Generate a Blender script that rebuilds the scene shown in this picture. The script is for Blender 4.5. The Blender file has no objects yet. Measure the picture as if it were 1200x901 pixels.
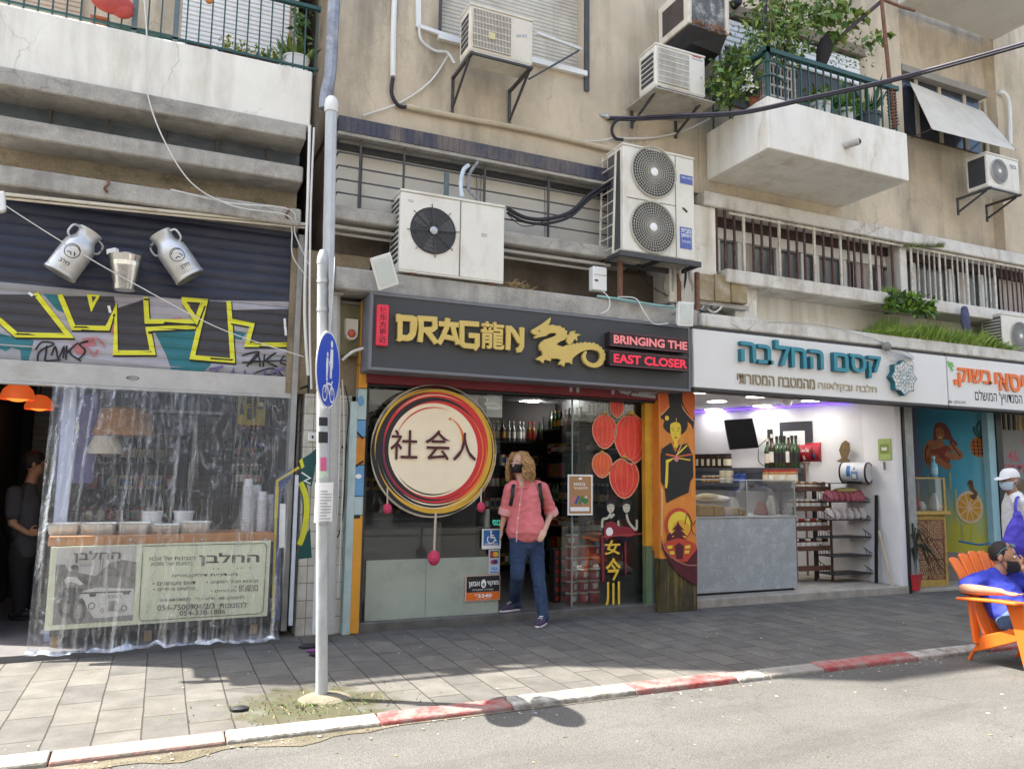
import bpy,bmesh,math,random,re
from math import radians,sin,cos,pi
from mathutils import Vector,Matrix,noise
from mathutils.geometry import tessellate_polygon
random.seed(7)
scn=bpy.context.scene
COL=scn.collection
# ---------------------------------------------------------------- camera
F=907.6
_p,_r,_y=radians(6.777),radians(.726),radians(24.19)
CAM=Vector((0,-7.4,1.30))
FWD=Vector((sin(_y)*cos(_p),cos(_y)*cos(_p),sin(_p)))
_r0=Vector((cos(_y),-sin(_y),0));_u0=_r0.cross(FWD)
RT=_r0*cos(_r)+_u0*sin(_r);UP=_u0*cos(_r)-_r0*sin(_r)
cd=bpy.data.cameras.new('camera');co=bpy.data.objects.new('camera',cd);COL.objects.link(co)
cd.sensor_width=36;cd.lens=F/1200*36;cd.clip_end=600;cd.clip_start=.05
M=Matrix((RT,UP,-FWD)).transposed().to_4x4();M.translation=CAM
co.matrix_world=M
scn.camera=co
# ---------------------------------------------------------------- light
SUN_EL,SUN_AZ=radians(60),radians(150.8)      # azimuth of the sun measured from +X
w=bpy.data.worlds.new('World');scn.world=w;w.use_nodes=True
nt=w.node_tree;bg=nt.nodes['Background']
sky=nt.nodes.new('ShaderNodeTexSky');sky.sky_type='NISHITA';sky.sun_disc=False
sky.sun_elevation=SUN_EL;sky.sun_rotation=radians(90)-SUN_AZ
sky.air_density=1.3;sky.dust_density=3.0;sky.ozone_density=.6
nt.links.new(sky.outputs[0],bg.inputs[0]);bg.inputs[1].default_value=.125
sd=bpy.data.lights.new('sun','SUN');so=bpy.data.objects.new('sun',sd);COL.objects.link(so)
sd.energy=4.3;sd.angle=radians(.5);sd.color=(1,.94,.85)
sdir=Vector((cos(SUN_EL)*cos(SUN_AZ),cos(SUN_EL)*sin(SUN_AZ),sin(SUN_EL)))
so.rotation_euler=(-sdir).to_track_quat('-Z','Y').to_euler();so.location=(0,0,30)
vs=scn.view_settings;vs.view_transform='Standard';vs.look='None';vs.gamma=1;vs.exposure=1.93
scn.cycles.max_bounces=8;scn.cycles.transparent_max_bounces=16
scn.cycles.caustics_reflective=False;scn.cycles.caustics_refractive=False
scn.cycles.sample_clamp_indirect=6
# ---------------------------------------------------------------- picture -> place
def ray(u,v):return RT*((u-600)/F)-UP*((v-450.5)/F)+FWD
def W(u,v,Y=0.0):                                # the point of the plane y = Y seen at a photo pixel
 d=ray(u,v);return CAM+d*((Y-CAM.y)/d.y)
def G(u,v,Z=-.16):
 d=ray(u,v);return CAM+d*((Z-CAM.z)/d.z)
def R4(u0,v0,u1,v1,Y=0.0):                     # x0, x1, z0, z1 of an upright rectangle on the plane y = Y
 um,vm=(u0+u1)/2,(v0+v1)/2
 return W(u0,vm,Y).x,W(u1,vm,Y).x,W(um,v1,Y).z,W(um,v0,Y).z
# ---------------------------------------------------------------- materials
def srgb(h):
 if isinstance(h,str):
  h=h.lstrip('#');c=[int(h[i:i+2],16)/255 for i in(0,2,4)]
 else:c=[x/255 for x in h]
 return tuple(((x/12.92)if x<=.04045 else((x+.055)/1.055)**2.4)for x in c)
MATS={}
def mat(name,col,rough=.7,metal=0.,var=.12,scale=6.,bump=0.,bscale=60.,emit=0.,ecol=None,stain=None,stain_amt=.5,
  stain_scale=(1.5,1.5,1.5),alpha=1.,speck=0.,spec=.4,trans=0.,coat=0.,lo=.5,hi=.72,drip=None,crack=0.):
 if name in MATS:return MATS[name]
 m=bpy.data.materials.new(name);m.use_nodes=True;MATS[name]=m
 t=m.node_tree;N=t.nodes;L=t.links
 b=N['Principled BSDF'];b.inputs['Roughness'].default_value=rough;b.inputs['Metallic'].default_value=metal
 b.inputs['Specular IOR Level'].default_value=spec;b.inputs['Alpha'].default_value=alpha
 b.inputs['Transmission Weight'].default_value=trans;b.inputs['Coat Weight'].default_value=coat
 g=N.new('ShaderNodeNewGeometry')
 col4=(*col[:3],1)
 out=None
 if var:
  n=N.new('ShaderNodeTexNoise');n.inputs['Scale'].default_value=scale;n.inputs['Detail'].default_value=8
  n.inputs['Roughness'].default_value=.65
  L.new(g.outputs['Position'],n.inputs['Vector'])
  mr=N.new('ShaderNodeMapRange');mr.inputs[1].default_value=.3;mr.inputs[2].default_value=.7
  mr.inputs[3].default_value=1-var;mr.inputs[4].default_value=1+var*.7
  L.new(n.outputs[0],mr.inputs[0])
  mx=N.new('ShaderNodeMix');mx.data_type='RGBA';mx.blend_type='MULTIPLY';mx.inputs[0].default_value=1
  mx.inputs[6].default_value=col4;L.new(mr.outputs[0],mx.inputs[7]);out=mx.outputs[2]
  rr=N.new('ShaderNodeMapRange');rr.inputs[3].default_value=max(.03,rough-.1);rr.inputs[4].default_value=min(1,rough+.12)
  L.new(n.outputs[0],rr.inputs[0]);L.new(rr.outputs[0],b.inputs['Roughness'])
 if speck:
  n3=N.new('ShaderNodeTexNoise');n3.inputs['Scale'].default_value=130;n3.inputs['Detail'].default_value=3
  L.new(g.outputs['Position'],n3.inputs['Vector'])
  m3=N.new('ShaderNodeMapRange');m3.inputs[1].default_value=.3;m3.inputs[2].default_value=.7
  m3.inputs[3].default_value=1-speck;m3.inputs[4].default_value=1+speck
  L.new(n3.outputs[0],m3.inputs[0])
  x3=N.new('ShaderNodeMix');x3.data_type='RGBA';x3.blend_type='MULTIPLY';x3.inputs[0].default_value=1
  if out:L.new(out,x3.inputs[6])
  else:x3.inputs[6].default_value=col4
  L.new(m3.outputs[0],x3.inputs[7]);out=x3.outputs[2]
 if stain:
  mp=N.new('ShaderNodeMapping');mp.inputs['Scale'].default_value=stain_scale
  L.new(g.outputs['Position'],mp.inputs['Vector'])
  n2=N.new('ShaderNodeTexNoise');n2.inputs['Scale'].default_value=1;n2.inputs['Detail'].default_value=9
  n2.inputs['Roughness'].default_value=.7
  L.new(mp.outputs[0],n2.inputs['Vector'])
  r2=N.new('ShaderNodeMapRange');r2.inputs[1].default_value=lo;r2.inputs[2].default_value=hi
  r2.inputs[3].default_value=0;r2.inputs[4].default_value=stain_amt
  L.new(n2.outputs[0],r2.inputs[0])
  x2=N.new('ShaderNodeMix');x2.data_type='RGBA';L.new(r2.outputs[0],x2.inputs[0])
  if out:L.new(out,x2.inputs[6])
  else:x2.inputs[6].default_value=col4
  x2.inputs[7].default_value=(*stain,1);out=x2.outputs[2]
 def over(fac,c):
  x=N.new('ShaderNodeMix');x.data_type='RGBA';L.new(fac,x.inputs[0]);L.new(out,x.inputs[6]);x.inputs[7].default_value=(*c,1);return x.outputs[2]
 def nz(sc,lo_,hi_,to,det=6):
  mp=N.new('ShaderNodeMapping');mp.inputs['Scale'].default_value=sc;L.new(g.outputs['Position'],mp.inputs[0]);q=N.new('ShaderNodeTexNoise');q.inputs['Scale'].default_value=1;q.inputs['Detail'].default_value=det;L.new(mp.outputs[0],q.inputs[0])
  r=N.new('ShaderNodeMapRange');r.inputs[1].default_value=lo_;r.inputs[2].default_value=hi_;r.inputs[4].default_value=to;L.new(q.outputs[0],r.inputs[0]);return q,r.outputs[0]
 if drip:                                        # run marks washed down a wall
  a,fa=nz((5,5,.2),.46,.72,1);c_,fc=nz((.9,.9,.9),.42,.62,.65);mu=N.new('ShaderNodeMath');mu.operation='MULTIPLY';L.new(fa,mu.inputs[0]);L.new(fc,mu.inputs[1]);out=over(mu.outputs[0],drip)
 if crack:
  q,_f=nz((2.5,2.5,2.5),0,1,1);dv=N.new('ShaderNodeVectorMath');dv.operation='MULTIPLY_ADD';dv.inputs[1].default_value=(.6,.6,.6);L.new(q.outputs[1],dv.inputs[0]);L.new(g.outputs['Position'],dv.inputs[2])
  vo=N.new('ShaderNodeTexVoronoi');vo.feature='DISTANCE_TO_EDGE';vo.inputs['Scale'].default_value=.8;L.new(dv.outputs[0],vo.inputs['Vector']);r=N.new('ShaderNodeMapRange');r.inputs[1].default_value=.002;r.inputs[2].default_value=.008;r.inputs[3].default_value=crack;r.inputs[4].default_value=0;L.new(vo.outputs['Distance'],r.inputs[0])
  _q,fm=nz((.7,.7,.7),.48,.6,1,3);mu=N.new('ShaderNodeMath');mu.operation='MULTIPLY';L.new(r.outputs[0],mu.inputs[0]);L.new(fm,mu.inputs[1]);out=over(mu.outputs[0],(.10,.085,.065))
 if out:L.new(out,b.inputs['Base Color'])
 else:b.inputs['Base Color'].default_value=col4
 if bump:
  bn=N.new('ShaderNodeTexNoise');bn.inputs['Scale'].default_value=bscale;bn.inputs['Detail'].default_value=5
  L.new(g.outputs['Position'],bn.inputs['Vector'])
  bp=N.new('ShaderNodeBump');bp.inputs['Strength'].default_value=bump;bp.inputs['Distance'].default_value=.02
  L.new(bn.outputs[0],bp.inputs['Height']);L.new(bp.outputs[0],b.inputs['Normal'])
 if emit:
  b.inputs['Emission Color'].default_value=(*(ecol or col)[:3],1);b.inputs['Emission Strength'].default_value=emit
 return m
def glass(name,tint=(.9,.95,.95),refl=1.0,dirt=.06):
 if name in MATS:return MATS[name]
 m=bpy.data.materials.new(name);m.use_nodes=True;MATS[name]=m
 t=m.node_tree;N=t.nodes;L=t.links;N.remove(N['Principled BSDF'])
 o=N['Material Output'];tr=N.new('ShaderNodeBsdfTransparent');tr.inputs[0].default_value=(*tint,1)
 gl=N.new('ShaderNodeBsdfGlossy');gl.inputs['Roughness'].default_value=.015
 df=N.new('ShaderNodeBsdfDiffuse');df.inputs[0].default_value=(.6,.6,.57,1)
 fr=N.new('ShaderNodeFresnel');fr.inputs[0].default_value=1.55
 mu=N.new('ShaderNodeMath');mu.operation='MULTIPLY';mu.inputs[1].default_value=refl;L.new(fr.outputs[0],mu.inputs[0])
 a=N.new('ShaderNodeMixShader');L.new(mu.outputs[0],a.inputs[0]);L.new(tr.outputs[0],a.inputs[1]);L.new(gl.outputs[0],a.inputs[2])
 g=N.new('ShaderNodeNewGeometry');n=N.new('ShaderNodeTexNoise');n.inputs['Scale'].default_value=3;n.inputs['Detail'].default_value=8
 L.new(g.outputs['Position'],n.inputs['Vector'])
 mr=N.new('ShaderNodeMapRange');mr.inputs[1].default_value=.35;mr.inputs[2].default_value=.75;mr.inputs[3].default_value=dirt*.3;mr.inputs[4].default_value=dirt*1.6
 L.new(n.outputs[0],mr.inputs[0])
 c=N.new('ShaderNodeMixShader');L.new(mr.outputs[0],c.inputs[0]);L.new(a.outputs[0],c.inputs[1]);L.new(df.outputs[0],c.inputs[2])
 L.new(c.outputs[0],o.inputs['Surface'])
 return m
def plain(name,h,**k):                           # flat paint from a colour as it looks in a mid light
 return mat(name,tuple(srgb(h)),**k)
# ---------------------------------------------------------------- mesh builder
class MB:
 def __init__(s):s.v=[];s.f=[];s.m=[];s.mats=[];s.lift=0.0
 def mi(s,m):
  if m not in s.mats:s.mats.append(m)
  return s.mats.index(m)
 def add(s,vs,fs,m):
  o=len(s.v);s.v+=[Vector(q)for q in vs];k=s.mi(m)
  for f in fs:s.f.append([i+o for i in f]);s.m.append(k)
  return s
 def box(s,x0,x1,y0,y1,z0,z1,m):
  x0,x1=min(x0,x1),max(x0,x1);y0,y1=min(y0,y1),max(y0,y1);z0,z1=min(z0,z1),max(z0,z1)
  return s.add([(x0,y0,z0),(x1,y0,z0),(x1,y1,z0),(x0,y1,z0),(x0,y0,z1),(x1,y0,z1),(x1,y1,z1),(x0,y1,z1)],
   [(0,1,5,4),(1,2,6,5),(2,3,7,6),(3,0,4,7),(4,5,6,7),(3,2,1,0)],m)
 def hexa(s,b,t,m):                          # four bottom and four top points, both counter-clockwise from above
  return s.add(list(b)+list(t),[(0,1,5,4),(1,2,6,5),(2,3,7,6),(3,0,4,7),(4,5,6,7),(3,2,1,0)],m)
 def bar(s,a,b,w,h,m,upv=(0,0,1)):
  a,b=Vector(a),Vector(b);d=(b-a).normalized();upv=Vector(upv)
  if abs(d.dot(upv))>.98:upv=Vector((0,1,0))
  sx=d.cross(upv).normalized()*(w/2);sy=sx.cross(d).normalized()*(h/2)
  P=[a-sx-sy,a+sx-sy,a+sx+sy,a-sx+sy,b-sx-sy,b+sx-sy,b+sx+sy,b-sx+sy]
  return s.add(P,[(0,1,5,4),(1,2,6,5),(2,3,7,6),(3,0,4,7),(4,5,6,7),(3,2,1,0)],m)
 def rings(s,R,m,cap=True,close=False):
  n=len(R[0]);o=len(s.v);k=s.mi(m)
  for r in R:s.v+=[Vector(q)for q in r]
  for i in range(len(R)-1):
   for j in range(n):
    j2=(j+1)%n
    s.f.append([o+i*n+j,o+i*n+j2,o+(i+1)*n+j2,o+(i+1)*n+j]);s.m.append(k)
  if cap:
   s.f.append([o+j for j in range(n)][::-1]);s.m.append(k)
   s.f.append([o+(len(R)-1)*n+j for j in range(n)]);s.m.append(k)
  return s
 def tube(s,pts,r,m,n=8,cap=True):
  pts=[Vector(q)for q in pts];R=[];prev=None
  for i,q in enumerate(pts):
   d=(pts[min(i+1,len(pts)-1)]-pts[max(i-1,0)]).normalized()
   if prev is None:prev=Vector((0,0,1))if abs(d.z)<.9 else Vector((1,0,0))
   a=d.cross(prev).normalized();b=a.cross(d).normalized();prev=b
   rr=r[i]if isinstance(r,(list,tuple))else r
   ra,rb=rr if isinstance(rr,(list,tuple))else(rr,rr)
   R.append([q+a*(cos(2*pi*j/n)*ra)+b*(sin(2*pi*j/n)*rb)for j in range(n)])
  return s.rings(R,m,cap)
 def limb(s,pts,radii,m,side=(1,0,0),n=16):  # elliptical sections: first radius along side
  pts=[Vector(q)for q in pts];R=[]
  for i,q in enumerate(pts):
   d=(pts[min(i+1,len(pts)-1)]-pts[max(i-1,0)]).normalized()
   sv=Vector(side);a=(sv-d*sv.dot(d)).normalized();b=d.cross(a).normalized()
   rr=radii[i];ra,rb=rr if isinstance(rr,(list,tuple))else(rr,rr)
   R.append([q+a*(cos(2*pi*j/n)*ra)+b*(sin(2*pi*j/n)*rb)for j in range(n)])
  # rounded ends
  for end in(0,-1):
   q=pts[end];d=(pts[0]-pts[1]).normalized()if end==0 else(pts[-1]-pts[-2]).normalized()
   rr=radii[end];rm=min(rr)if isinstance(rr,(list,tuple))else rr
   base=R[end]
   for t,sc in((.55,.82),(.9,.42)):
    ring=[q+(v-q)*sc+d*rm*t for v in base]
    if end==0:R.insert(0,ring)
    else:R.append(ring)
  return s.rings(R,m)
 def cyl(s,a,b,r0,r1,m,n=20,cap=True):return s.tube([a,b],[r0,r1],m,n,cap)
 def lathe(s,prof,base,m,axis=(0,0,1),n=24,cap=True):
  base=Vector(base);ax=Vector(axis).normalized()
  u=ax.orthogonal().normalized();v=ax.cross(u)
  return s.rings([[base+ax*h+u*(cos(2*pi*j/n)*r)+v*(sin(2*pi*j/n)*r)for j in range(n)]for r,h in prof],m,cap)
 def ball(s,c,r,m,n=14,k=8):
  c=Vector(c);r=Vector(r)if isinstance(r,(tuple,list,Vector))else Vector((r,r,r))
  return s.rings([[c+Vector((cos(2*pi*j/n)*sin(a)*r.x,sin(2*pi*j/n)*sin(a)*r.y,-cos(a)*r.z))for j in range(n)]
      for a in[max(.02,min(pi-.02,pi*i/k))for i in range(k+1)]],m)
 def prism(s,poly,y0,y1,m,holes=(),side=None):  # outline (x,z), front at y0, back at y1
  loops=[list(poly)]+[list(h)for h in holes]
  tri=tessellate_polygon([[Vector((q[0],q[1],0))for q in lp]for lp in loops])
  flatp=[q for lp in loops for q in lp];n=len(flatp)
  vs=[(q[0],y0,q[1])for q in flatp];fs=[]
  for t in tri:
   a,b,c=[Vector(flatp[i])for i in t]
   fs.append(tuple(t)if(b-a).cross(c-a)>0 else tuple(t)[::-1])
  if y1 is None or y1==y0:return s.add(vs,fs,m)
  s.add(vs,fs,m)
  vs2=vs+[(q[0],y1,q[1])for q in flatp];f2=[]
  o=0
  for lp in loops:
   k=len(lp)
   for i in range(k):
    j=(i+1)%k;f2.append((o+i,o+j,n+o+j,n+o+i))
   o+=k
  f2+=[tuple(n+i for i in f[::-1])for f in fs]
  return s.add(vs2,f2,side or m)
 def flat(s,poly,y,m,holes=()):
  s.lift+=.0004;return s.prism(poly,y-s.lift,None,m,holes)
 def ell(s,cx,cz,rx,rz,y,m,n=40,hole=None,a0=0,a1=2*pi,rot=0):
  s.lift+=.0004
  P=[(cx+cos(a)*rx,cz+sin(a)*rz)for a in[a0+(a1-a0)*i/n for i in range(n)]]
  H=[[(cx+cos(2*pi*i/n)*rx*hole,cz+sin(2*pi*i/n)*rz*hole)for i in range(n)]]if hole else[]
  return s.prism(P,y-s.lift,None,m,H)
 def stroke(s,pts,wd,y,m,closed=False,taper=None,depth=0):
  s.lift+=.0004
  P=[Vector(q[:2])for q in pts];n=len(P);L=[];Rr=[]
  for i in range(n):
   pa=P[i-1]if(i>0 or closed)else P[i];pb=P[(i+1)%n]if(i<n-1 or closed)else P[i]
   d1=(P[i]-pa);d2=(pb-P[i])
   if d1.length<1e-7:d1=d2
   if d2.length<1e-7:d2=d1
   d1.normalize();d2.normalize();t=(d1+d2)
   if t.length<.2:t=d1.copy()
   t.normalize();nn=Vector((-t.y,t.x));k=1/max(.45,abs(nn.dot(Vector((-d1.y,d1.x)))))
   ww=wd*(taper[i]if taper else 1)/2*k
   L.append(P[i]+nn*ww);Rr.append(P[i]-nn*ww)
  if depth:
   poly=Rr+L[::-1]
   for i in range(n-1 if not closed else n):
    j=(i+1)%n
    b=[(Rr[i].x,y-s.lift,Rr[i].y),(Rr[j].x,y-s.lift,Rr[j].y),(L[j].x,y-s.lift,L[j].y),(L[i].x,y-s.lift,L[i].y)]
    t=[(q[0],y+depth,q[2])for q in b]
    s.add(b+t,[(0,1,2,3),(0,4,5,1),(1,5,6,2),(2,6,7,3),(3,7,4,0),(7,6,5,4)],m)
   return s
  vs=[(q.x,y-s.lift,q.y)for q in Rr]+[(q.x,y-s.lift,q.y)for q in L]
  fs=[(i,(i+1)%n,n+(i+1)%n,n+i)for i in range(n if closed else n-1)]
  return s.add(vs,fs,m)
 def leaf(s,c,d,size,m,w=.45):
  c=Vector(c);d=Vector(d).normalized();a=d.orthogonal().normalized()
  a=Matrix.Rotation(random.uniform(0,6.28),3,d)@a;nrm=d.cross(a)
  tip=c+d*size;mid=c+d*size*.45
  return s.add([c,mid+a*size*w*.5-nrm*size*.06,tip-nrm*size*.1,mid-a*size*w*.5-nrm*size*.06,mid],[(0,1,4),(1,2,4),(2,3,4),(3,0,4)],m)
 def build(s,name,parent=None,smooth=False,bevel=0,base=None,seg=1,angle=35):
  me=bpy.data.meshes.new(name)
  if parent is not None:o3=parent.matrix_world_t
  else:
   if base is None:
    xs=[q.x for q in s.v];ys=[q.y for q in s.v];zs=[q.z for q in s.v]
    base=((min(xs)+max(xs))/2,(min(ys)+max(ys))/2,min(zs))
   o3=Vector(base)
  me.from_pydata([q-o3 for q in s.v],[],s.f)
  for m in s.mats:me.materials.append(m)
  me.polygons.foreach_set('material_index',s.m)
  if smooth:
   me.polygons.foreach_set('use_smooth',[True]*len(s.f));me.set_sharp_from_angle(angle=radians(angle))
  me.update()
  o=bpy.data.objects.new(name,me);COL.objects.link(o)
  if parent is not None:o.parent=parent.o; 
  else:o.location=o3
  if bevel:
   bv=o.modifiers.new('bevel','BEVEL');bv.width=bevel;bv.segments=seg;bv.limit_method='ANGLE';bv.angle_limit=radians(40)
  return Node(o,o3)
class Node:                                         # an object and the place of its origin
 def __init__(s,o,t):s.o=o;s.matrix_world_t=Vector(t)
def tag(n,label,cat,group=None,kind=None):
 o=n.o if isinstance(n,Node)else n
 if label:o['label']=label
 if cat:o['category']=cat
 if group:o['group']=group
 if kind:o['kind']=kind
 return n
def thing(name,label,cat,loc,group=None):
 o=bpy.data.objects.new(name,None);COL.objects.link(o);o.location=loc;o.empty_display_size=.1
 return tag(Node(o,loc),label,cat,group)
def dup(n,loc,label=None,rot=None,scale=None):
 def cp(o,par):
  c=o.copy();COL.objects.link(c);c.parent=par
  for ch in[q for q in bpy.data.objects if q.parent==o]:cp(ch,c)
  return c
 r=cp(n.o,None);r.location=loc
 if label:r['label']=label
 if rot is not None:r.rotation_euler=rot
 if scale is not None:r.scale=scale
 return Node(r,loc)
def note(n,label):
 n.o['label']=label;return n
def struct(mb,name,**k):
 return tag(mb.build(name,**k),None,None,kind='structure')
# ---------------------------------------------------------------- writing
_tc=bpy.data.curves.new('lettering','FONT');_to=bpy.data.objects.new('lettering',_tc)
def heb(s):
 r=s[::-1]
 return re.sub(r"[\d/\-]+",lambda q:q.group(0)[::-1],r)
def text(mb,s,x0,x1,z0,z1,y,m,bold=0.,depth=0.,side=None,back=False):
 if re.search('[\u0590-\u05ff]',s):s=heb(s)
 COL.objects.link(_to)
 _tc.body=s;_tc.size=1;_tc.offset=bold;_tc.extrude=.05 if depth else 0;_tc.resolution_u=3 if not depth else 4
 dg=bpy.context.evaluated_depsgraph_get();dg.update()
 me=bpy.data.meshes.new_from_object(_to.evaluated_get(dg))
 COL.objects.unlink(_to)
 if not me.vertices:return mb
 X=[q.co.x for q in me.vertices];Y=[q.co.y for q in me.vertices]
 ax,bx,ay,by=min(X),max(X),min(Y),max(Y)
 mb.lift+=.0004
 vs=[(x0+(q.co.x-ax)/(bx-ax)*(x1-x0),y-mb.lift-(depth*(q.co.z+.05)/.1 if depth else 0),z0+(q.co.y-ay)/(by-ay)*(z1-z0))for q in me.vertices]
 if side and depth:
  fr=[tuple(p.vertices)for p in me.polygons if abs(p.normal.z)>.5];sd=[tuple(p.vertices)for p in me.polygons if abs(p.normal.z)<=.5]
  mb.add(vs,fr,m);mb.add(vs,sd,side)
 else:mb.add(vs,[tuple(p.vertices)for p in me.polygons],m)
 bpy.data.meshes.remove(me)
 return mb
def ptext(mb,s,u0,v0,u1,v1,Y,m,**k):        # lettering that fills a photo rectangle on the plane y = Y
 x0,x1,z0,z1=R4(u0,v0,u1,v1,Y);return text(mb,s,x0,x1,z0,z1,Y,m,**k)
def ztext(mb,s,u0,v0,u1,v1,sl,Y,m,**k):    # the same for a line that slopes by sl pixels per pixel in the photo
 return ptext(mb,s,u0,v0,u1,v1,Y,m,**k)
class Z:                                            # a zoomed view of the photo: its pixels to points (x,z) of a plane
 def __init__(s,u0,v0,k,Y):s.u0,s.v0,s.k,s.Y=u0,v0,k,Y
 def __call__(s,*P):
  out=[]
  for a,b in P:
   q=W(s.u0+a/s.k,s.v0+b/s.k,s.Y);out.append((q.x,q.z))
  return out
def smooth_pts(P,n=6,closed=False):               # Catmull-Rom through 2-D or 3-D points
 P=[Vector(q)for q in P];out=[];k=len(P)
 for i in range(k if closed else k-1):
  a,b=P[i],P[(i+1)%k]
  p0=P[i-1]if(i>0 or closed)else a;p3=P[(i+2)%k]if(i+2 <k or closed)else b
  for j in range(n):
   t=j/n
   out.append(.5*((2*a)+(b-p0)*t+(2*p0-5*a+4*b-p3)*t*t+(-p0+3*a-3*b+p3)*t**3))
 if not closed:out.append(P[-1])
 return out
def cable(name,pts,r,m,label,cat='cable',group=None,n=8):
 mb=MB();mb.tube(smooth_pts(pts,8),r,m,n);return tag(mb.build(name,smooth=True),label,cat,group)
def fuse(mb,name,m,voxel,parent,it=4,wrinkle=0.,wscale=9.,keep=None):   # melt overlapping shapes into one skin
 me=bpy.data.meshes.new(name);me.from_pydata(mb.v,[],mb.f);me.update()
 bm=bmesh.new();bm.from_mesh(me);bmesh.ops.recalc_face_normals(bm,faces=bm.faces);bm.to_mesh(me);bm.free()
 o=bpy.data.objects.new(name,me);COL.objects.link(o)
 r=o.modifiers.new('r','REMESH');r.mode='VOXEL';r.voxel_size=voxel
 if it:
  q=o.modifiers.new('s','SMOOTH');q.iterations=it;q.factor=.5
 dg=bpy.context.evaluated_depsgraph_get();dg.update()
 m2=bpy.data.meshes.new_from_object(o.evaluated_get(dg))
 bpy.data.objects.remove(o);bpy.data.meshes.remove(me)
 if wrinkle:
  for v in m2.vertices:
   q=v.co*wscale;h=1-abs(noise.noise(Vector((q.x,q.y,q.z*1.6))))*2
   h2=noise.noise(q*2.7)
   v.co+=v.normal*(wrinkle*(h*.6+h2*.4))
 m2.polygons.foreach_set('use_smooth',[True]*len(m2.polygons))
 m2.materials.clear();m2.materials.append(m)
 for v in m2.vertices:v.co-=parent.matrix_world_t
 m2.name=name
 ob=bpy.data.objects.new(name,m2);COL.objects.link(ob);ob.parent=parent.o
 return Node(ob,parent.matrix_world_t)
# ---------------------------------------------------------------- shared materials
STUCCO=mat('beige_stucco',(.59,.50,.375),.95,var=.2,scale=1.1,speck=.24,bump=.45,bscale=110,stain=(.26,.225,.175),stain_amt=.85,stain_scale=(1.5,1.5,.45),spec=.1,drip=(.20,.17,.13),crack=.25)
STUCCO2=mat('dark_stucco',(.30,.24,.16),.95,var=.22,scale=2.2,speck=.35,bump=.5,bscale=80,stain=(.09,.085,.07),stain_amt=.8,stain_scale=(2.5,2.5,2),spec=.1)
WHITEW=mat('white_render',(.80,.77,.69),.9,var=.07,scale=2.5,bump=.12,bscale=30,stain=(.45,.40,.31),stain_amt=.6,stain_scale=(3,3,.7),spec=.15,drip=(.36,.31,.23),crack=.3)
CONC=mat('weathered_concrete',(.41,.39,.35),.95,var=.2,scale=7,speck=.18,bump=.35,bscale=45,stain=(.17,.155,.135),stain_amt=.7,stain_scale=(2.5,2.5,3.5),spec=.1,drip=(.12,.11,.10),crack=.3)
CONCW=mat('whitewashed_concrete',(.68,.655,.60),.9,var=.12,scale=5,speck=.08,bump=.3,bscale=40,stain=(.33,.28,.21),stain_amt=.75,stain_scale=(4,4,2.2),spec=.15,drip=(.27,.22,.16),crack=.45)
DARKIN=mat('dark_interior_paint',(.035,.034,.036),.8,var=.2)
BLACK=mat('black_plastic',(.012,.012,.013),.5,var=.1)
DKMET=mat('dark_painted_metal',(.07,.075,.08),.55,metal=.3,var=.25,scale=20,stain=(.16,.08,.04),stain_amt=.5,stain_scale=(9,9,9))
RUST=mat('rusty_iron',(.20,.10,.065),.85,var=.35,scale=25,stain=(.07,.045,.035),stain_amt=.8,stain_scale=(9,9,5))
ACW=mat('offwhite_ac_enamel',(.74,.71,.63),.5,var=.05,scale=3,stain=(.42,.36,.26),stain_amt=.6,stain_scale=(2.4,2.4,1.2))
ACW2=mat('yellowed_ac_enamel',(.67,.62,.52),.55,var=.08,scale=4,stain=(.36,.27,.17),stain_amt=.6,stain_scale=(4,4,2.2))
GALV=mat('galvanised_metal',(.46,.47,.48),.42,metal=.75,var=.14,scale=9)
GREYP=mat('grey_pvc',(.46,.45,.42),.6,var=.12,scale=8,stain=(.26,.22,.17),stain_amt=.5,stain_scale=(5,5,2))
WHITEP=mat('white_plastic',(.74,.735,.71),.45,var=.05)
PAPER=mat('white_paper',(.82,.81,.79),.8,var=.04)
RED=mat('red_paint',(.50,.035,.04),.55,var=.15)
INK=mat('black_ink',(.02,.02,.022),.6,var=0)
INKW=mat('white_ink',(.83,.83,.81),.6,var=.03)
GOLD=mat('gold_paint',(.60,.44,.13),.42,metal=.1,var=.06)
LEAF1=mat('leaf_green',(.10,.19,.035),.55,var=.35,scale=30)
LEAF2=mat('leaf_yellow_green',(.22,.29,.06),.55,var=.35,scale=30)
LEAF3=mat('leaf_dark_green',(.055,.11,.03),.5,var=.35,scale=30)
TERRA=mat('terracotta',(.33,.12,.07),.8,var=.2,scale=12)
CABW=mat('white_cable_jacket',(.66,.65,.61),.6,var=.1)
CABB=mat('black_cable_jacket',(.018,.018,.022),.5,var=.2)
GLASSP=glass('shop_glass',(.93,.96,.955),.75,.02)
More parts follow.
